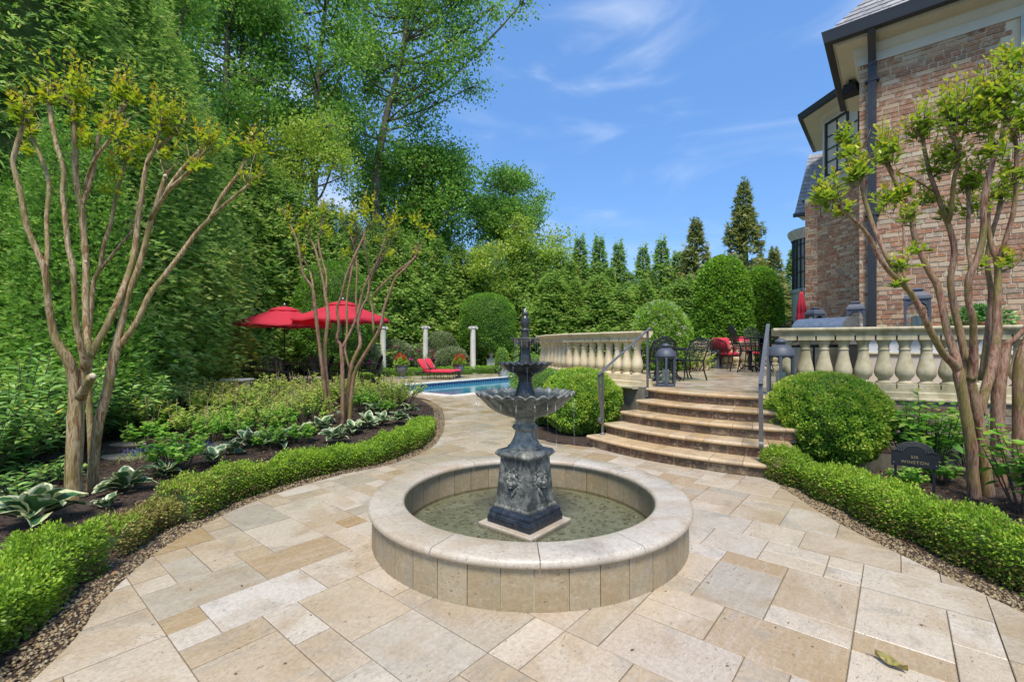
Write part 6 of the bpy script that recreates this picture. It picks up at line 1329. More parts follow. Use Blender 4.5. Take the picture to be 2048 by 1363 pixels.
# ---- clipped hedges
def hedge(name, label, path, wid, hgt, dens, lsize, mat, seed, z0=0.0, mat2=None, dead=None, wob=.02, gapf=None):
    global rng
    keep = rng; rng = np.random.default_rng(seed); e = np.array([p[:2] for p in path], float); s = np.r_[0, np.cumsum(np.linalg.norm(np.diff(e, axis=0), axis=1))]; Lh = s[-1]; root = thing(name, label, 'hedge', (e[0][0], e[0][1], 0)); off = np.array((e[0][0], e[0][1], 0))
    n_ = int(Lh * dens); u = rng.random(n_) * Lh
    x, y = np.interp(u, s, e[:, 0]), np.interp(u, s, e[:, 1]); k = np.clip(np.searchsorted(s, u) - 1, 0, len(e) - 2); t = nrm(e[k + 1] - e[k]); nx, ny = t[:, 1], -t[:, 0]
    prm = 2 * hgt + wid; q = rng.random(n_) * prm; hh = np.where(q < hgt, q, np.where(q > hgt + wid, prm - q, hgt)); oo = np.where(q < hgt, -wid / 2, np.where(q > hgt + wid, wid / 2, q - hgt - wid / 2))
    rd = np.clip((hh - hgt * .72) / (hgt * .28), 0, 1); oo = oo * (1 - .16 * rd ** 2); onx = np.where(q < hgt, -1, np.where(q > hgt + wid, 1, 0)); onz = np.where((q >= hgt) & (q <= hgt + wid), 1, 0)
    hh = hh * (1 - .10 * (np.abs(oo) / (wid / 2)) ** 3); pl_u = np.abs(np.sin(np.pi * (u / .62 + .25 * np.sin(u * 1.7 + seed)))) ** .5; hmod = 1 + wob / hgt * (np.sin(u * 2.1 + seed) + .8 * np.sin(u * 4.7) + .6 * np.sin(u * 9.3 + 1) + .7 * np.sin(u * 17 + oo * 30) + .6 * np.sin(u * 29 - oo * 41)) - .20 * (1 - pl_u); wmod = (1 + .10 * np.sin(u * 3.3 + seed) + .06 * np.sin(u * 7.7)) * (.80 + .22 * pl_u)
    dep = rng.random(n_) ** 2 * .07
    oo2 = oo * wmod - onx * dep + rng.normal(0, lsize * .3, n_); hz = hh * hmod - onz * dep + rng.normal(0, lsize * .3, n_) + onz * np.where(rng.random(n_) < .12, rng.random(n_) * .045, 0)
    c = np.stack([x + nx * oo2, y + ny * oo2, z0 + np.maximum(hz, .005)], 1) - off
    nv = np.stack([nx * onx, ny * onx, onz + .25], 1); d_ = nrm(nv + rng.normal(0, .5, (n_, 3))); nn = nrm(rng.normal(0, .6, (n_, 3)) + np.array((0, 0, .8)))
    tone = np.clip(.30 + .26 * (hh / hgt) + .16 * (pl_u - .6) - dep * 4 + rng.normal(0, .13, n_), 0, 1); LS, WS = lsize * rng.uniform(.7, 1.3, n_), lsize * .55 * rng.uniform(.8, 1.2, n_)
    dm = np.zeros(n_, bool)
    if dead is not None: dm = dead(u / Lh, hh / hgt, rng.random(n_))
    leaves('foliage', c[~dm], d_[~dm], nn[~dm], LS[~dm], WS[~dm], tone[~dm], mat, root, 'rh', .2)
    if dm.any(): leaves('bronzed_foliage', c[dm], d_[dm], nn[dm], LS[dm], WS[dm], tone[dm], M['deadbox'], root, 'rh', .2)
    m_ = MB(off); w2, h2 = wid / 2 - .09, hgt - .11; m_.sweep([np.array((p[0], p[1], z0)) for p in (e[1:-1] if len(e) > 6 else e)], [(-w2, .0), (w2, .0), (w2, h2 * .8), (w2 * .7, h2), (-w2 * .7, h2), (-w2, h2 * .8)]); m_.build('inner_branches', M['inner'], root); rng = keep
    return root
def offset_edge(edge, dx, y0, y1):
    q = [p for p in edge if y0 <= p[1] <= y1]; o = []
    for i, p in enumerate(q):
        t = q[min(i + 1, len(q) - 1)] - q[max(i - 1, 0)]; t = t / np.linalg.norm(t); nr = np.array((t[1], -t[0])); o.append(p + nr * dx)
    return o
LE = [p for p in left_edge]
def leftpath(y0, y1, off_): return offset_edge(LE, -off_, y0, y1)
hedge('boxwood_hedge', 'curved low boxwood hedge sweeping to the pool end of the planted bed', leftpath(4.15, 9.2, .35), .38, .29, 11500, .026, M['boxhedge'], 101, dead=lambda u, h, r: (r < np.clip((.30 - u) * 1.2, 0, .35)) | ((h < .35) & (r < .5)), wob=.03)
hedge('boxwood_hedge', 'bronzed half bare stretch of boxwood hedge in front of the large crape myrtle', leftpath(3.35, 4.2, .38), .34, .20, 9500, .024, M['boxhedge'], 102, dead=lambda u, h, r: (r < .85 - .6 * (h > .9) * (u < .35)), wob=.02)
hedge('boxwood_hedge', 'bright green boxwood hedge block at the near end of the planted bed', leftpath(1.6, 3.4, .45), .46, .33, 16000, .026, M['boxhedge'], 103, dead=lambda u, h, r: (h < .3) & (r < .4), wob=.04)
hedge('boxwood_hedge', 'straight low boxwood hedge along the house side of the patio', offset_edge(right_edge, -.44, 1.0, 4.7)[::-1] + [np.array((3.42, 5.05)), np.array((3.30, 5.45)), np.array((3.27, 5.72))], .43, .34, 15000, .026, M['boxhedge'], 104, z0=.0, dead=lambda u, h, r: (h < .5) & (r < .45) | (r < .06), wob=.025)
hedge('boxwood_hedge', 'long straight low hedge behind the pool deck', [np.array(p) for p in ((-8.6, 23.4), (-5.3, 25.0), (-.7, 27.4), (2.5, 29))], .6, .42, 1700, .06, M['box'], 105)
hedge('boxwood_hedge', 'low hedge stretch by the dining terrace near the pool', [np.array(p) for p in ((-5.2, 17.0), (-7.2, 21.5), (-8.4, 23.2))], .6, .45, 1700, .06, M['boxhedge'], 106)

# ---- crape myrtles
def myrtle(label, d0, base_px, trunks, tips, lmat, bmat, lsize, seed, nleaf, zb=.03, thin=11, extra=()):
    """trunks: lists of (px, py, radius px, depth offset)"""
    global rng
    keep = rng; rng = np.random.default_rng(seed); rr = random.Random(seed); b = P(base_px[0], base_px[1], d0); b[2] = zb; root = thing('crape_myrtle', label, 'tree', tuple(b)); 
    tips_ = []
    for tr in trunks:
        pts = [P(px, py, d0 + dz) - b for (px, py, r, dz) in tr]; rad = [r * (.62 if r < thin else .72) / F * (d0 + dz) for (px, py, r, dz) in tr]
        sp_ = smooth_path([np.r_[p, r] for p, r in zip(pts, rad)], 3); m_ = MB(); m_.tube([q[:3] for q in sp_], [max(.006, q[3]) for q in sp_], 10, lump=.07)
        q = sp_[-1]; 
        if q[3] < .03 and tr[-1][2] < 7: m_.ell(q[:3], (q[3] * 1.5, q[3] * 1.5, q[3] * 1.3), 8, 6)
        dv = sp_[-1][:3] - sp_[-4][:3]; dv = dv / np.linalg.norm(dv); sc_t = d0 / 4.6
        for k in range(4 if tr[-1][2] < 9 else 0):
            t1 = dv * .5 + np.array((rr.gauss(0, .45), rr.gauss(0, .45), .75)); t1 = t1 / np.linalg.norm(t1); L1 = rr.uniform(.10, .24) * min(1.5, sc_t); r1 = max(.004, q[3] * .45); a_ = q[:3]; b_ = a_ + t1 * L1 * .5 + np.array((rr.gauss(0, .015), rr.gauss(0, .015), 0)); c_ = a_ + t1 * L1
            m_.tube([a_, b_, c_], [r1, r1 * .7, r1 * .4], 6)
            for k2 in range(2): t2 = t1 + np.array((rr.gauss(0, .6), rr.gauss(0, .6), .3)); m_.tube([b_ if k2 else c_, (b_ if k2 else c_) + t2 * L1 * .45], [r1 * .45, r1 * .2], 5)
        m_.build('stem', bmat, root, smooth=True)
    for (px, py, r, dz) in extra:                      # pale pruning cuts
        c = P(px, py, d0 + dz) - b; m_ = MB(); m_.ell(c, (r * .8 / F * d0, r * .25 / F * d0, r * .62 / F * d0), 12, 6); m_.build('pruning_cut', M['cutwood'], root, smooth=True)
    cs, ds, ns, ln, rn = [], [], [], [], []; tw = MB()
    for (px, py, w, h, dz, f) in tips:                 # shoot clusters: centre, half size in px
        c0 = P(px, py, d0 + dz) - b; sx, sz = w * .85 / F * (d0 + dz), h * 1.35 / F * (d0 + dz); ns_ = max(4, int(nleaf * f / 6.5))
        for k in range(ns_):
            ox, oy = rr.gauss(0, sx * .38), rr.gauss(0, sx * .38); st = c0 + np.array((ox * .8, oy * .8, -sz * .9 + rr.random() * sz * .8)); tp_ = c0 + np.array((ox * 1.25 + rr.gauss(0, sx * .18), oy * 1.25 + rr.gauss(0, sx * .18), rr.uniform(-.35, 1.0) * sz * (1 - .35 * min(1, (ox * ox + oy * oy) / (sx * sx))))); 
            if tp_[2] < st[2]: tp_[2] = st[2] + abs(tp_[2] - st[2]) * .4
            tw.tube([st, (st + tp_) / 2 + np.array((rr.gauss(0, .01), rr.gauss(0, .01), 0)), tp_], [.004, .003, .0015], 4, cap=False); nl = 9; L_ = np.linalg.norm(tp_ - st)
            for j in range(nl):
                f_ = (j + .6) / nl; p = st + (tp_ - st) * f_; a = rr.random() * 6.28; ax = (tp_ - st) / (L_ + 1e-6); o_ = np.array((math.cos(a), math.sin(a), .15)); cs.append(p); ds.append(o_ * (1.0 - .45 * f_) + ax * (.35 + .6 * f_) + np.array((0, 0, -.15))); ns.append(np.array((rr.gauss(0, .35), rr.gauss(0, .35), 1))); ln.append(lsize * (1.15 - .55 * f_) * rr.uniform(.75, 1.2)); rn.append(min(1, max(0, .18 + .62 * f_ + rr.gauss(0, .12))))
    tw.build('twigs', M['bark_dark'], root, kind='stuff'); ln = np.array(ln)
    leaves('crown', np.array(cs), np.array(ds), np.array(ns), ln, ln * .52, np.array(rn), lmat, root, 'ov', .18, curl=.12); rng = keep
    return root
TL = [
 [(148, 1030, 22, 0), (147, 960, 19, 0), (150, 880, 19, 0), (152, 815, 18, 0), (150, 775, 14, -.02), (143, 740, 13, -.05), (135, 716, 13, -.08), (114, 684, 11, -.12), (103, 644, 10, -.15), (95, 593, 9.5, -.18), (90, 540, 9, -.2), (70, 493, 8, -.22), (53, 450, 8, -.24), (43, 394, 7.5, -.25), (28, 337, 7, -.26), (27, 317, 7, -.26), (37, 280, 7, -.26), (52, 232, 6.5, -.26)],
 [(90, 545, 7, -.2), (95, 497, 6.5, -.15), (93, 434, 6, -.1), (98, 367, 6, -.05), (80, 310, 5.5, 0), (64, 276, 5, 0)],
 [(155, 820, 15, .02), (166, 765, 15, .05), (172, 732, 14, .06), (176, 705, 13, .06)],
 [(160, 795, 12, -.05), (174, 770, 11.5, -.12), (184, 753, 11, -.17)],
 [(172, 735, 11, .02), (163, 695, 9.5, -.05), (152, 644, 8.5, -.1), (149, 597, 8, -.12), (147, 540, 8, -.15), (137, 497, 7.5, -.15), (131, 440, 7, -.15), (125, 384, 6.5, -.15), (127, 340, 6.5, -.15), (113, 290, 6, -.15), (103, 244, 6, -.12), (98, 204, 6, -.1)],
 [(180, 715, 12, .06), (174, 670, 10, .1), (171, 600, 9.5, .14), (172, 530, 9, .18), (167, 463, 9, .2), (163, 417, 9, .2), (153, 367, 8, .2), (150, 300, 7.5, .2), (147, 214, 7, .2)],
 [(163, 410, 7, .2), (173, 388, 6.5, .24), (187, 334, 6.5, .28), (200, 264, 6.5, .3), (227, 237, 5.5, .32), (249, 212, 5, .34)],
 [(168, 380, 5, .2), (188, 322, 5, .1), (230, 268, 4.5, .05)],
 [(180, 712, 11, .06), (188, 697, 10.5, .1), (214, 650, 10, .2), (240, 593, 9.5, .3), (264, 527, 9, .4), (274, 470, 8.5, .45), (276, 440, 8, .48), (284, 387, 7, .5), (294, 327, 6.5, .52), (310, 300, 6, .54), (350, 267, 5, .56)],
 [(294, 330, 5, .5), (312, 290, 4.5, .45), (320, 254, 4, .42)],
 [(181, 1010, 13, .22), (187, 933, 12.5, .22), (195, 856, 12.5, .22), (211, 794, 12, .24), (222, 742, 12, .26), (231, 696, 11.5, .28), (243, 645, 10, .32), (256, 590, 9, .36), (279, 530, 8.5, .4), (294, 473, 8, .44), (303, 437, 8, .46), (316, 400, 7.5, .48), (331, 352, 7, .5)],
 [(300, 440, 6.5, .45), (334, 384, 6, .3), (360, 360, 5.5, .25), (391, 330, 5, .2)],
 [(330, 385, 5, .4), (362, 340, 5, .5), (398, 303, 4.5, .55)],
 [(233, 700, 9.5, .28), (257, 668, 9, .3), (277, 637, 8.5, .32), (300, 587, 8, .36), (327, 553, 7.5, .4), (360, 510, 7, .44), (394, 463, 6.5, .5), (420, 436, 6, .54), (444, 391, 6, .58), (480, 344, 5.5, .62), (491, 314, 5, .64)],
 [(420, 436, 5, .54), (455, 404, 4.5, .5), (497, 370, 4, .46)],
 [(183, 990, 9, .4), (182, 880, 9, .42), (178, 800, 8.5, .45), (176, 700, 8, .5), (182, 617, 7, .55), (188, 563, 6.5, .6), (200, 535, 6, .62), (208, 490, 5.5, .64), (222, 445, 5, .66), (234, 384, 5, .68), (247, 340, 4.5, .7), (254, 308, 4.5, .72)],
 [(200, 540, 4.5, .62), (232, 500, 4, .66), (264, 463, 3.5, .7)],
]
tipsL = [(45, 215, 32, 35, -.26, 1), (62, 262, 20, 16, 0, .4), (97, 188, 35, 24, -.1, .9), (150, 165, 42, 55, .2, 2.0), (245, 170, 28, 48, .34, 1.2), (272, 195, 22, 22, .34, .6), (215, 230, 28, 24, .3, .7), (228, 258, 26, 26, .05, .7), (280, 280, 34, 26, .72, .9), (335, 220, 42, 34, .5, 1.4), (318, 248, 20, 20, .42, .5), (352, 262, 22, 16, .56, .4), (410, 275, 48, 32, .55, 1.5), (395, 330, 26, 18, .2, .5), (500, 285, 34, 40, .64, 1.4), (500, 345, 22, 24, .6, .6), (222, 335, 26, 26, .5, .6), (175, 275, 26, 24, .2, .6), (255, 310, 30, 22, .7, .7), (330, 300, 24, 18, .5, .4), (60, 300, 18, 14, 0, .25), (215, 380, 24, 16, .5, .35), (150, 235, 30, 20, .2, .6)]
myrtle('largest crape myrtle with several smooth tan trunks rising from the planted bed', 4.52, (165, 1018), TL, tipsL, M['crape'], M['bark'], .072, 201, 105, .04, thin=11, extra=((185, 751, 8.5, -.20), (330, 351, 6, .47), (171, 523, 5, .12)))
TC = [
 [(660, 848, 6, 0), (656, 829, 5.5, 0), (648, 767, 5.2, -.05), (641, 709, 5, -.1), (634, 650, 5, -.15), (629, 605, 4.8, -.2), (625, 576, 4.4, -.2), (606, 547, 4, -.25), (599, 506, 3.6, -.3), (592, 475, 3.2, -.3), (580, 448, 2.6, -.3)],
 [(627, 580, 3.2, -.2), (622, 550, 3, -.1), (612, 527, 2.6, 0), (604, 512, 2.2, 0)],
 [(668, 848, 6, .05), (663, 829, 5.2, .05), (653, 753, 5, .1), (650, 694, 5, .12), (656, 635, 5, .15), (651, 594, 4.6, .2), (648, 572, 4, .22), (637, 523, 3.6, .25), (628, 492, 3.4, .28), (618, 476, 3, .3)],
 [(651, 600, 3.8, .2), (653, 552, 3.6, .3), (645, 523, 3.4, .35), (637, 484, 3.2, .4), (643, 455, 3, .45), (645, 433, 2.4, .45)],
 [(684, 858, 6.5, -.1), (685, 829, 6, -.1), (685, 747, 5.5, -.1), (682, 694, 5.5, -.1), (674, 679, 4.6, -.15), (678, 650, 4.2, -.2), (674, 618, 4, -.22), (683, 591, 4, -.25), (692, 554, 4, -.28), (707, 517, 3.8, -.3), (727, 475, 3.4, -.3), (731, 460, 3, -.3)],
 [(683, 697, 4.6, -.1), (697, 671, 4.2, -.05), (714, 630, 4, 0), (725, 583, 3.8, .05), (738, 552, 3.6, .1), (751, 530, 3.4, .12), (762, 503, 3.2, .15), (771, 475, 2.8, .15)],
 [(691, 858, 6.5, .1), (692, 829, 6, .1), (701, 741, 5.5, .1), (712, 708, 5.2, .1), (721, 686, 5, .12), (716, 645, 4.2, .2), (726, 610, 4, .25), (735, 594, 3.8, .28), (742, 554, 3.6, .3), (760, 523, 3.4, .35), (784, 477, 2.8, .4)],
 [(700, 852, 6, 0), (700, 829, 5.6, 0), (708, 750, 5.2, 0), (732, 705, 5, -.1), (760, 657, 4.8, -.2), (767, 620, 4.2, -.25), (780, 583, 4, -.3), (791, 556, 3.8, -.32), (811, 536, 3.4, -.35), (830, 514, 3, -.4)],
 [(747, 668, 3.8, .1), (745, 620, 3.6, .15), (742, 598, 3.4, .15), (760, 574, 3.2, .1), (789, 547, 3, .05), (826, 519, 2.6, 0)],
 [(701, 742, 4, .2), (690, 700, 3.8, .3), (694, 664, 3.6, .35), (694, 598, 3.4, .4), (703, 543, 3.2, .45), (710, 500, 2.8, .5), (700, 470, 2.4, .5)],
 [(722, 690, 3.6, .2), (716, 650, 3.4, .3), (712, 598, 3.2, .35), (714, 536, 3, .4), (708, 490, 2.6, .45)],
 [(742, 556, 3, .3), (734, 520, 2.6, .2), (728, 480, 2.2, .1)],
]
rt2 = random.Random(33)
tipsC = [(572, 430, 20, 18, -.3, .8), (590, 462, 16, 14, -.3, .5), (610, 438, 26, 20, .2, 1), (644, 418, 26, 22, .45, 1.1), (640, 452, 22, 14, .3, .6), (678, 425, 28, 22, .4, 1.2), (706, 430, 26, 22, .3, 1.1), (735, 420, 30, 26, -.3, 1.5), (700, 458, 26, 14, .2, .6), (765, 440, 34, 22, .15, 1.4), (790, 430, 24, 20, .4, .9), (785, 465, 24, 14, .4, .6), (832, 442, 28, 18, -.4, 1.1), (858, 470, 20, 12, -.4, .6), (838, 505, 14, 10, -.3, .3), (698, 500, 16, 14, .5, .4), (752, 480, 22, 12, .1, .5), (607, 500, 12, 10, -.2, .25), (735, 395, 16, 14, -.2, .4), (775, 505, 16, 10, .1, .3), (660, 470, 14, 12, .2, .3)]
myrtle('middle crape myrtle with many slim reddish stems growing among variegated hostas', 9.0, (684, 855), TC, tipsC, M['crape'], M['bark_rose'], .085, 202, 62, .06, thin=4.5)
TR = [
 [(1950, 1012, 16, 0), (1946, 955, 14, 0), (1942, 890, 13.5, 0), (1934, 842, 13, 0), (1926, 794, 12.5, 0), (1918, 752, 13, 0), (1914, 735, 12, 0), (1889, 710, 10.5, -.08), (1869, 677, 10, -.12), (1853, 645, 9.5, -.15), (1834, 606, 9, -.18), (1811, 573, 8.5, -.2), (1781, 545, 7.5, -.25), (1758, 514, 7, -.28), (1742, 480, 6.5, -.3), (1725, 457, 5.5, -.32), (1704, 436, 5, -.34), (1679, 415, 4, -.36)],
 [(1811, 572, 7.5, -.2), (1779, 524, 7, -.15), (1763, 491, 6.5, -.1), (1748, 457, 6.5, -.05), (1739, 430, 6.5, -.02), (1727, 389, 6, 0), (1721, 354, 5.5, 0)],
 [(1916, 742, 11.5, .02), (1908, 703, 11, .05), (1895, 664, 10.5, .1), (1885, 616, 10, .15), (1875, 571, 10, .18), (1859, 544, 9, .2), (1842, 507, 8.5, .22), (1828, 468, 8, .24), (1823, 425, 8, .25), (1810, 399, 7, .26), (1792, 364, 6.5, .27), (1775, 328, 7, .28)],
 [(1775, 330, 3, .28), (1750, 322, 2.6, .28), (1721, 304, 2, .28)],
 [(1979, 1022, 17, .05), (1972, 955, 14.5, .05), (1963, 874, 13.5, .05), (1947, 794, 13, .05), (1937, 756, 13.5, .05), (1934, 742, 11, .06), (1927, 697, 10.5, .1), (1916, 648, 10, .12), (1906, 605, 9.5, .14), (1901, 555, 9, .15), (1909, 507, 8.5, .16), (1901, 462, 8, .17), (1890, 433, 7.5, .18), (1872, 382, 6.5, .2), (1855, 331, 6, .22), (1845, 272, 5, .24)],
 [(1896, 445, 6.5, .17), (1902, 425, 6.5, .1), (1905, 385, 6, .05), (1909, 355, 6, 0), (1919, 316, 5.5, -.05), (1908, 275, 5, -.08)],
 [(1872, 385, 3.5, .2), (1850, 372, 3, .3), (1812, 350, 2.8, .35), (1795, 345, 2.2, .36)],
 [(1940, 760, 12, .03), (1947, 730, 11, 0), (1947, 680, 10, -.05), (1946, 637, 9.5, -.1), (1937, 600, 9.5, -.12), (1939, 554, 10, -.15), (1957, 511, 9.5, -.18), (1967, 462, 9, -.2), (1967, 411, 8.5, -.22), (1975, 361, 8, -.24), (1992, 305, 7.5, -.26), (2014, 252, 6.5, -.28)],
 [(1940, 545, 6, -.1), (1940, 519, 5.5, 0), (1935, 487, 5.5, .06), (1937, 431, 5.5, .1), (1937, 372, 5, .12)],
 [(1960, 830, 11, .15), (1967, 794, 11, .15), (1984, 729, 11.5, .18), (1994, 664, 11, .2), (1994, 600, 10.5, .22), (1996, 534, 9, .24), (1984, 495, 7.5, .26), (1976, 452, 6.5, .28), (1978, 400, 5.5, .3)],
 [(1996, 540, 7, .24), (2001, 511, 6.5, .2), (2013, 472, 6.5, .16), (2025, 431, 6.5, .12), (2032, 380, 6, .1), (2033, 311, 5.5, .08), (2030, 277, 5, .06)],
 [(1962, 760, 8.5, .3), (1976, 660, 8, .34), (1982, 585, 7.5, .36), (1974, 524, 7, .38), (1983, 470, 6.5, .42), (1998, 420, 6, .44), (2004, 370, 5, .46)],
 [(2000, 1000, 17, .3), (1996, 858, 15, .3), (1996, 794, 15, .3), (2005, 729, 14, .3), (2014, 690, 11, .3), (2032, 676, 8, .25), (2062, 640, 7, .2), (2080, 600, 6, .2)],
 [(2036, 960, 14, .2), (2038, 860, 13.5, .2), (2037, 761, 13, .2), (2044, 706, 12, .2), (2062, 660, 10, .2), (2080, 560, 8, .2)],
 [(1998, 545, 5, .24), (2030, 530, 4, .2), (2050, 500, 3.4, .15)],
 [(1812, 566, 4, -.2), (1806, 530, 3.6, -.15), (1808, 480, 3.2, -.1), (1806, 450, 2.8, -.1)],
]
tipsR = [(1655, 385, 36, 40, -.36, 1.6), (1715, 335, 38, 34, 0, 1.5), (1700, 300, 34, 24, .2, 1.0), (1770, 290, 44, 38, .28, 1.8), (1690, 275, 24, 22, .28, .6), (1805, 380, 40, 26, .3, 1.0), (1850, 240, 46, 40, .24, 1.8), (1915, 205, 56, 60, -.08, 2.8), (1900, 300, 40, 34, 0, 1.2), (1870, 330, 36, 30, .2, .9), (2010, 175, 52, 62, -.28, 3.2), (1970, 240, 44, 40, -.2, 1.6), (2035, 230, 40, 46, .06, 1.8), (2030, 110, 34, 32, -.2, 1.4), (1985, 300, 40, 30, -.2, 1.2), (1940, 350, 40, 34, .12, 1.4), (2000, 380, 36, 30, .4, 1.0), (1955, 410, 36, 26, .2, .9), (1820, 430, 30, 24, .2, .7), (1770, 400, 36, 26, .3, .9), (2030, 340, 36, 36, .1, 1.2), (1690, 420, 24, 16, -.3, .4), (1800, 530, 34, 20, -.1, .6), (1830, 500, 24, 16, 0, .4), (2015, 515, 30, 22, .2, .6), (1780, 565, 22, 10, -.2, .3), (1960, 530, 22, 20, .1, .4), (1890, 420, 30, 20, .25, .5), (1850, 390, 36, 24, .3, .7)]
myrtle('crape myrtle with rosy brown trunks and fresh green shoots against the brick wall', 4.65, (1965, 1020), TR, tipsR, M['crape_green'], M['bark_rose'], .082, 203, 100, .05)

# ---- hostas: every leaf a part
def hosta_leaf(L_, W_, curlv, seed):
    m_ = MB(); rr = random.Random(seed); nu, nv = 7, 5; vs = []; ed = []
    for i in range(nu):
        t = i / (nu - 1); w = W_ * (math.sin(math.pi * min(1, t ** .72 * .985 + .012)) ** .8) * (1 - .15 * t)
        for j in range(nv):
            f = -1 + 2 * j / (nv - 1); vs.append((L_ * t, f * w / 2, L_ * (.52 * t - curlv * t * t) + abs(f) * w * .22 + .01 * math.sin(9 * t + j))); ed.append(max(abs(f) * (.9 if t > .1 else .6), t ** 4 * .9, ))
    fs = [(i * nv + j, (i + 1) * nv + j, (i + 1) * nv + j + 1, i * nv + j + 1) for i in range(nu - 1) for j in range(nv - 1)]; me = bpy.data.meshes.new('leaf'); me.from_pydata(vs, [], fs); me.update(); a = me.attributes.new('edge', 'FLOAT', 'POINT'); a.data.foreach_set('value', ed); me.polygons.foreach_set('use_smooth', [True] * len(fs)); me.materials.append(M['hosta']); return me
HL = [hosta_leaf(.25, .175, .35, 1), hosta_leaf(.22, .165, .55, 2), hosta_leaf(.18, .14, .2, 3), hosta_leaf(.23, .155, .65, 4)]
rh = random.Random(17)
def hosta(label, p, s, n_=15):
    n_ = int(n_ * 1.35); root = thing('hosta_plant', label, 'plant', tuple(p), rh.random() * 6.28, 'variegated hostas along the hedge', s)
    for k in range(n_):
        a = k * 2.4 + rh.gauss(0, .25); el = rh.uniform(-.2, .45) + .5 * (1 - k / n_); o = link('leaf', rh.choice(HL), None, root); o.rotation_euler = (rh.gauss(0, .25), -el, a); o.location = (.03 * math.cos(a), .03 * math.sin(a), .05 + .05 * rh.random() + .06 * (1 - k / n_)); o.scale = (1, 1, 1)
HZ = lambda x, y: bed_height(.9, x, y) - .01
for (px, py, s, n_, lb) in [(70, 1050, 1.25, 17, 'biggest cream edged hosta at the foot of the largest crape myrtle'), (255, 985, 1.0, 12, 'cream edged hosta just past the largest crape myrtle trunks'), (215, 1015, .55, 6, 'tiny hosta sprouting between trunk and bronzed hedge'), (430, 930, .85, 11, 'cream edged hosta behind the hedge near the small blue flowers'), (500, 895, 1.05, 13, 'cream edged hosta below the middle of the shrub bed'), (560, 895, .9, 12, 'cream edged hosta with upright leaves next to the hedge crest'), (600, 875, .9, 12, 'cream edged hosta left of the middle crape myrtle stems'), (640, 868, 1.1, 15, 'broad pale hosta at the base of the middle crape myrtle'), (672, 885, 1.0, 13, 'pale hosta in front of the middle crape myrtle stems'), (612, 838, .9, 11, 'hosta farther in beyond the middle crape myrtle'), (705, 868, .95, 12, 'hosta on the pool side of the middle crape myrtle stems'), (735, 858, 1.0, 13, 'hosta midway between middle crape myrtle and hedge end'), (765, 850, .9, 12, 'hosta behind the thick hedge near its pool end'), (745, 832, 1.05, 13, 'large leaved hosta under the pale shrub near the pool'), (800, 845, .95, 12, 'hosta tucked against the last hedge clump'), (820, 828, 1.0, 12, 'yellowish hosta closest to the pool'), (690, 835, .8, 10, 'hosta partly hidden behind the reddish stems'), (330, 955, .8, 9, 'hosta low behind the hedge below the lone hydrangea'), (465, 912, .85, 10, 'hosta between the bluebells and the hedge crest'), (530, 890, .8, 10, 'small hosta squeezed between two larger ones near the crest'), (580, 882, .85, 10, 'hosta crowding the hedge before the middle crape myrtle'), (655, 850, .8, 10, 'hosta just behind the broad pale one')]:
    q = G(px, py, .08); hosta(lb, (q[0], q[1], HZ(q[0], q[1])), s, n_)

# ---- leafy shrubs
def bush(name, nst, h, sp, lsize, mat, seed, lps=16, stem=M['bark_dark'], wl=.62, top=.5, dead=0):
    global rng
    keep = rng; rng = np.random.default_rng(seed); rr = random.Random(seed); root = bpy.data.objects.new(name, None); C.objects.link(root); m_ = MB(); cs, ds, ns, ln, rn = [], [], [], [], []
    for k in range(nst):
        a = rr.random() * 6.28; q = sp * math.sqrt(rr.random()); hh = h * rr.uniform(.65, 1.05) * (1 - .35 * (q / sp) ** 2); b0 = np.array((q * .25 * math.cos(a), q * .25 * math.sin(a), 0)); t0 = np.array((q * math.cos(a), q * math.sin(a), hh)); mid = (b0 + t0) / 2 + np.array((rr.gauss(0, .04), rr.gauss(0, .04), .06)); m_.tube([b0, mid, t0], [.008, .006, .003], 5, cap=False)
        for j in range(lps):
            f = 1 - (j / lps) * top; p = (b0 * (1 - f) ** 2 + 2 * mid * f * (1 - f) + t0 * f * f); az = j * 1.6 + rr.gauss(0, .5); el = .55 * f - .1 + rr.gauss(0, .25); o_ = np.array((math.cos(az), math.sin(az), el)); cs.append(p); ds.append(o_); ns.append(np.array((rr.gauss(0, .3), rr.gauss(0, .3), 1)) - .4 * el * np.array((math.cos(az), math.sin(az), 0))); ln.append(lsize * rr.uniform(.6, 1.2) * (.75 + .35 * (1 - f))); rn.append(min(1, max(0, .30 + .42 * (f - .5) * 2 * .8 + rr.gauss(0, .16))))
    m_.build('stems', stem, root, kind='stuff'); ln = np.array(ln); leaves('foliage', np.array(cs), np.array(ds), np.array(ns), ln, ln * wl, np.array(rn), mat, root, 'ov', .15, curl=.18)
    if dead:
        m_ = MB()
        for k in range(dead): a = rr.random() * 6.28; q = sp * math.sqrt(rr.random()) * .9; x, y = q * math.cos(a), q * math.sin(a); hh = h * rr.uniform(.8, 1.12); m_.tube([(x * .5, y * .5, 0), (x, y, hh * .6), (x + rr.gauss(0, .03), y + rr.gauss(0, .03), hh)], [.006, .005, .004], 5)
        m_.build('old_stems', M['straw'], root, kind='stuff')
    rng = keep; return root
HB = [bush('hydrangea_bush', 26, .50, .42, .095, M['hydr'], 301, 16), bush('hydrangea_bush', 22, .45, .36, .10, M['hydr'], 302, 16, dead=5), bush('hydrangea_bush', 34, .62, .50, .075, M['hydr_light'], 303, 18, dead=9), bush('hydrangea_bush', 34, .58, .50, .075, M['hydr_light'], 304, 18, dead=7)]
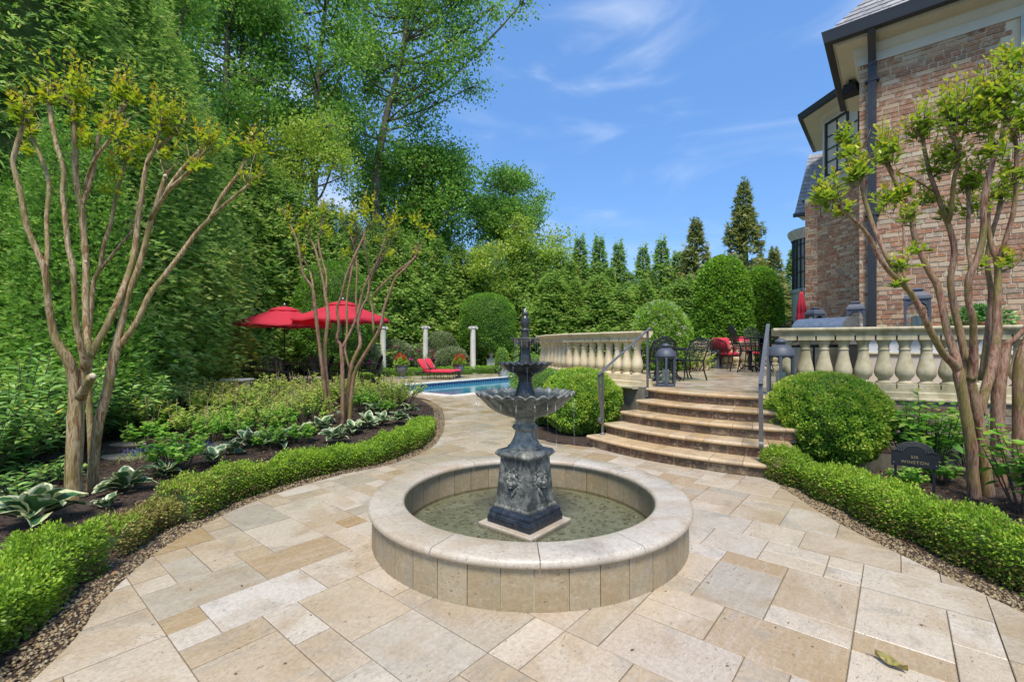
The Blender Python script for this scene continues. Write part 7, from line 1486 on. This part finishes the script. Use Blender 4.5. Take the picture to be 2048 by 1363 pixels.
def putb(proto, px, py, s, label, rz=0, z=.06, group='leafy shrubs in the curved bed', dz=0):
    o = proto if id(proto) not in used_proto else copy_tree(proto); used_proto.add(id(proto)); q = G(px, py, z); o.location = (q[0], q[1] + dz, z); o.rotation_euler = (0, 0, rz); o.scale = (s, s, s); return tag(o, label, 'shrub', group)
single = [(0, 350, 950, 1.05, 'bright hydrangea standing alone in mulch beside the bluebells'), (1, 600, 890, .8, 'low hydrangea with bare stalks in front of the middle crape myrtle'), (0, 545, 900, .75, 'green hydrangea low behind the hedge crest'), (1, 415, 862, .8, 'hydrangea in the mulch beyond the bluebells')]
for i, (k, px, py, s, lb) in enumerate(single): putb(HB[k], px, py, s, lb, i)
mass = [(285, 850, 2), (330, 836, 3), (300, 822, 2), (375, 832, 2), (420, 838, 3), (365, 812, 3), (415, 815, 2), (460, 826, 3), (505, 832, 2), (550, 838, 3), (455, 806, 2), (500, 810, 3), (545, 815, 2), (590, 825, 3), (600, 808, 2), (640, 818, 3), (560, 800, 2), (620, 800, 3), (660, 806, 2), (700, 815, 3), (720, 802, 2), (755, 815, 3), (775, 808, 2), (790, 818, 2), (730, 825, 0), (770, 832, 0), (805, 812, 3), (690, 800, 2), (640, 838, 0), (575, 850, 1), (520, 850, 1), (335, 868, 0), (470, 850, 1), (255, 835, 3), (300, 872, 2), (385, 860, 1), (560, 868, 0), (455, 870, 0), (620, 855, 2), (520, 872, 3), (300, 900, 1), (480, 885, 1), (250, 880, 0), (420, 890, 0), (390, 880, 3)]
for i, (px, py, k) in enumerate(mass): putb(HB[k], px, py, (.92 + .2 * ((i * 7) % 5) / 5) * (.95 if k < 2 else 1.16) * (.8 + .4 * ((i * 11) % 7) / 7), 'yellowish small leaved shrub with dry stalks, one of many in the curved bed' if k > 1 else 'fresh green broad leaved shrub, one of several filling the curved bed', i * 1.3)
RB = [bush('rhododendron', 85, 1.4, .8, .16, M['rhodo'], 311, 26, wl=.34, top=.8), bush('rhododendron', 80, 1.25, .8, .15, M['rhodo'], 312, 26, wl=.34, top=.8)]
for i, (px, py, s, k, lb) in enumerate([(20, 945, 1.15, 0, 'large dark leathery rhododendron at the outer left edge of the bed'), (100, 905, 1.2, 1, 'dark rhododendron behind the trunks of the largest crape myrtle'), (-60, 985, 1.0, 1, 'rhododendron leaning in from outside the bed'), (215, 880, 1.1, 0, 'rhododendron on the pool side of the largest crape myrtle'), (60, 860, 1.25, 0, 'rhododendron in front of the arborvitae'), (160, 845, 1.15, 1, 'paler rhododendron deep behind the largest crape myrtle'), (265, 850, 1.0, 1, 'rhododendron next to the yellowish shrubs')]): putb(RB[k], px, py, s, lb, i * 1.1, group='leathery rhododendrons')
SB = bush('seedling_shrub', 12, .42, .3, .12, M['rhodo'], 313, 12, wl=.34, top=.7)
for i, (px, py, s, lb) in enumerate([(50, 1010, 1.0, 'low leathery seedling left of the biggest trunk'), (120, 975, .9, 'low leathery seedling tight behind the biggest trunk'), (10, 985, .9, 'low leathery seedling at the dark corner of the bed')]): putb(SB, px, py, s, lb, i, group='low leathery seedlings')
HR = [bush('broad_leaf_hydrangea', 26, .95, .45, .13, M['hydr'], 321, 12, wl=.66, top=.6), bush('broad_leaf_hydrangea', 20, .55, .4, .13, M['hydr'], 322, 12, wl=.66, top=.6)]
for i, (px, d, s, k, lb) in enumerate([(1862, 5.55, 1.05, 0, 'broad leaved hydrangea behind the garden plaque'), (1820, 5.9, .9, 0, 'broad leaved hydrangea between the box ball and the plaque'), (2060, 4.1, 1.0, 0, 'leafy hydrangea in front of the rosy trunks at the outer right edge'), (1935, 5.9, .85, 0, 'hydrangea beneath the weathered balusters'), (1812, 4.95, .5, 1, 'small hydrangea shoot under the plaque'), (1880, 5.1, .6, 1, 'small hydrangea shoot behind the plaque stake')]):
    o = HR[k] if id(HR[k]) not in used_proto else copy_tree(HR[k]); used_proto.add(id(HR[k])); q = P(px, 0, d); o.location = (q[0], q[1], .05); o.rotation_euler = (0, 0, i * 1.7); o.scale = (s,) * 3; tag(o, lb, 'shrub', 'hydrangeas by the house')
o = putb(HB[2], 1395, 745, 1.6, 'bright small shrub by the far handrail', 0, group=None); q = P(1383, 0, 14.2); o.location = (q[0], q[1], TZ - .25)
# blue flowers
for i, (px, py, lb) in enumerate([(395, 905, 'little patch of blue spring flowers beside the lone hydrangea'), (280, 915, 'faint blue flowers near the flat stones in the mulch')]):
    q = G(px, py, .08); root = thing('bluebell_clump', lb, 'flower', (q[0], q[1], .06)); nn_ = 160; cc = rng.normal(0, 1, (nn_, 3)) * np.array((.12, .12, .03)) + np.array((0, 0, .12)); leaves('flowers', cc, rdir(nn_), rdir(nn_), .022, .02, rng.random(nn_), M['petal_b'], root); cc = rng.normal(0, 1, (90, 3)) * np.array((.12, .12, 0)); leaves('foliage', cc, rdir(90, 1.5), rdir(90), .16, .014, rng.random(90), M['hydr'], root)
for i, (px, py, w, lb) in enumerate([(250, 912, .34, 'flat mossy stepping stone in the mulch near the big trunk'), (440, 885, .3, 'flat mossy stepping stone beyond the bluebells'), (255, 888, .28, 'smaller flat stone farther into the mulch')]):
    q = G(px, py, .1); m_ = MB((q[0], q[1], .075)); m_.prism([(q[0] + w * math.cos(a) * (1 + .12 * math.sin(3 * a + i)), q[1] + w * .5 * math.sin(a)) for a in np.linspace(0, 6.28, 10)[:-1]], .06, .105); o = m_.build('stepping_stone', M['wallstone'], loc=(q[0], q[1], .075)); tag(o, lb, 'stone')

# ---- litter on the paving
lf = thing('fallen_leaf', 'large curled yellow brown leaf lying on the pale paving in the corner', 'leaf', tuple(G(1782, 1330, .004)), R(118))
m_ = MB(); nu, nv = 9, 5; vs = []
for i in range(nu):
    t = i / (nu - 1); w = .052 * math.sin(math.pi * min(1, t ** .9 * .97 + .02)) ** .9
    for j in range(nv): f = -1 + 2 * j / (nv - 1); vs.append((.14 * (t - .5), f * w / 2, .004 + .022 * abs(f) ** 1.5 * (1 + .5 * math.sin(5 * t + 2 * f)) + .012 * (t - .5) ** 2 * 4))
m_.add(vs, [(i * nv + j, (i + 1) * nv + j, (i + 1) * nv + j + 1, i * nv + j + 1) for i in range(nu - 1) for j in range(nv - 1)]); m_.build('blade', M['fallen'], lf, smooth=True); m_ = MB(); m_.tube([(.06, 0, .006), (.085, .004, .004), (.105, .012, .003)], .0018, 5); m_.build('stalk', M['bark_dark'], lf)
lt = [(475, 1345), (575, 1325), (485, 1172), (600, 1142), (762, 1180), (788, 1178), (1470, 1138), (1412, 1150), (1412, 1163), (1447, 1236), (1550, 1252), (1575, 1243), (1680, 1168), (1500, 1165), (1640, 1060), (380, 1180), (700, 1045), (770, 1012), (640, 1110), (1330, 1180), (1260, 1300), (900, 1225), (300, 1250), (1620, 1290), (1500, 1070), (1850, 1250), (1450, 1330), (620, 1230), (430, 1120), (1725, 1160)]
q = np.array([G(x, y, .003) for x, y in lt]); th = rng.random(len(lt)) * 6.28; n_ = len(lt)
tag(leaves('leaf_litter', q, np.stack([np.cos(th), np.sin(th), np.zeros(n_) + .05], 1), np.stack([np.zeros(n_), np.zeros(n_), np.ones(n_)], 1), rng.uniform(.012, .032, n_), rng.uniform(.005, .014, n_), rng.uniform(.5, 1, n_), M['litter'], None), 'scattered small brown leaf bits on the paving', 'litter')
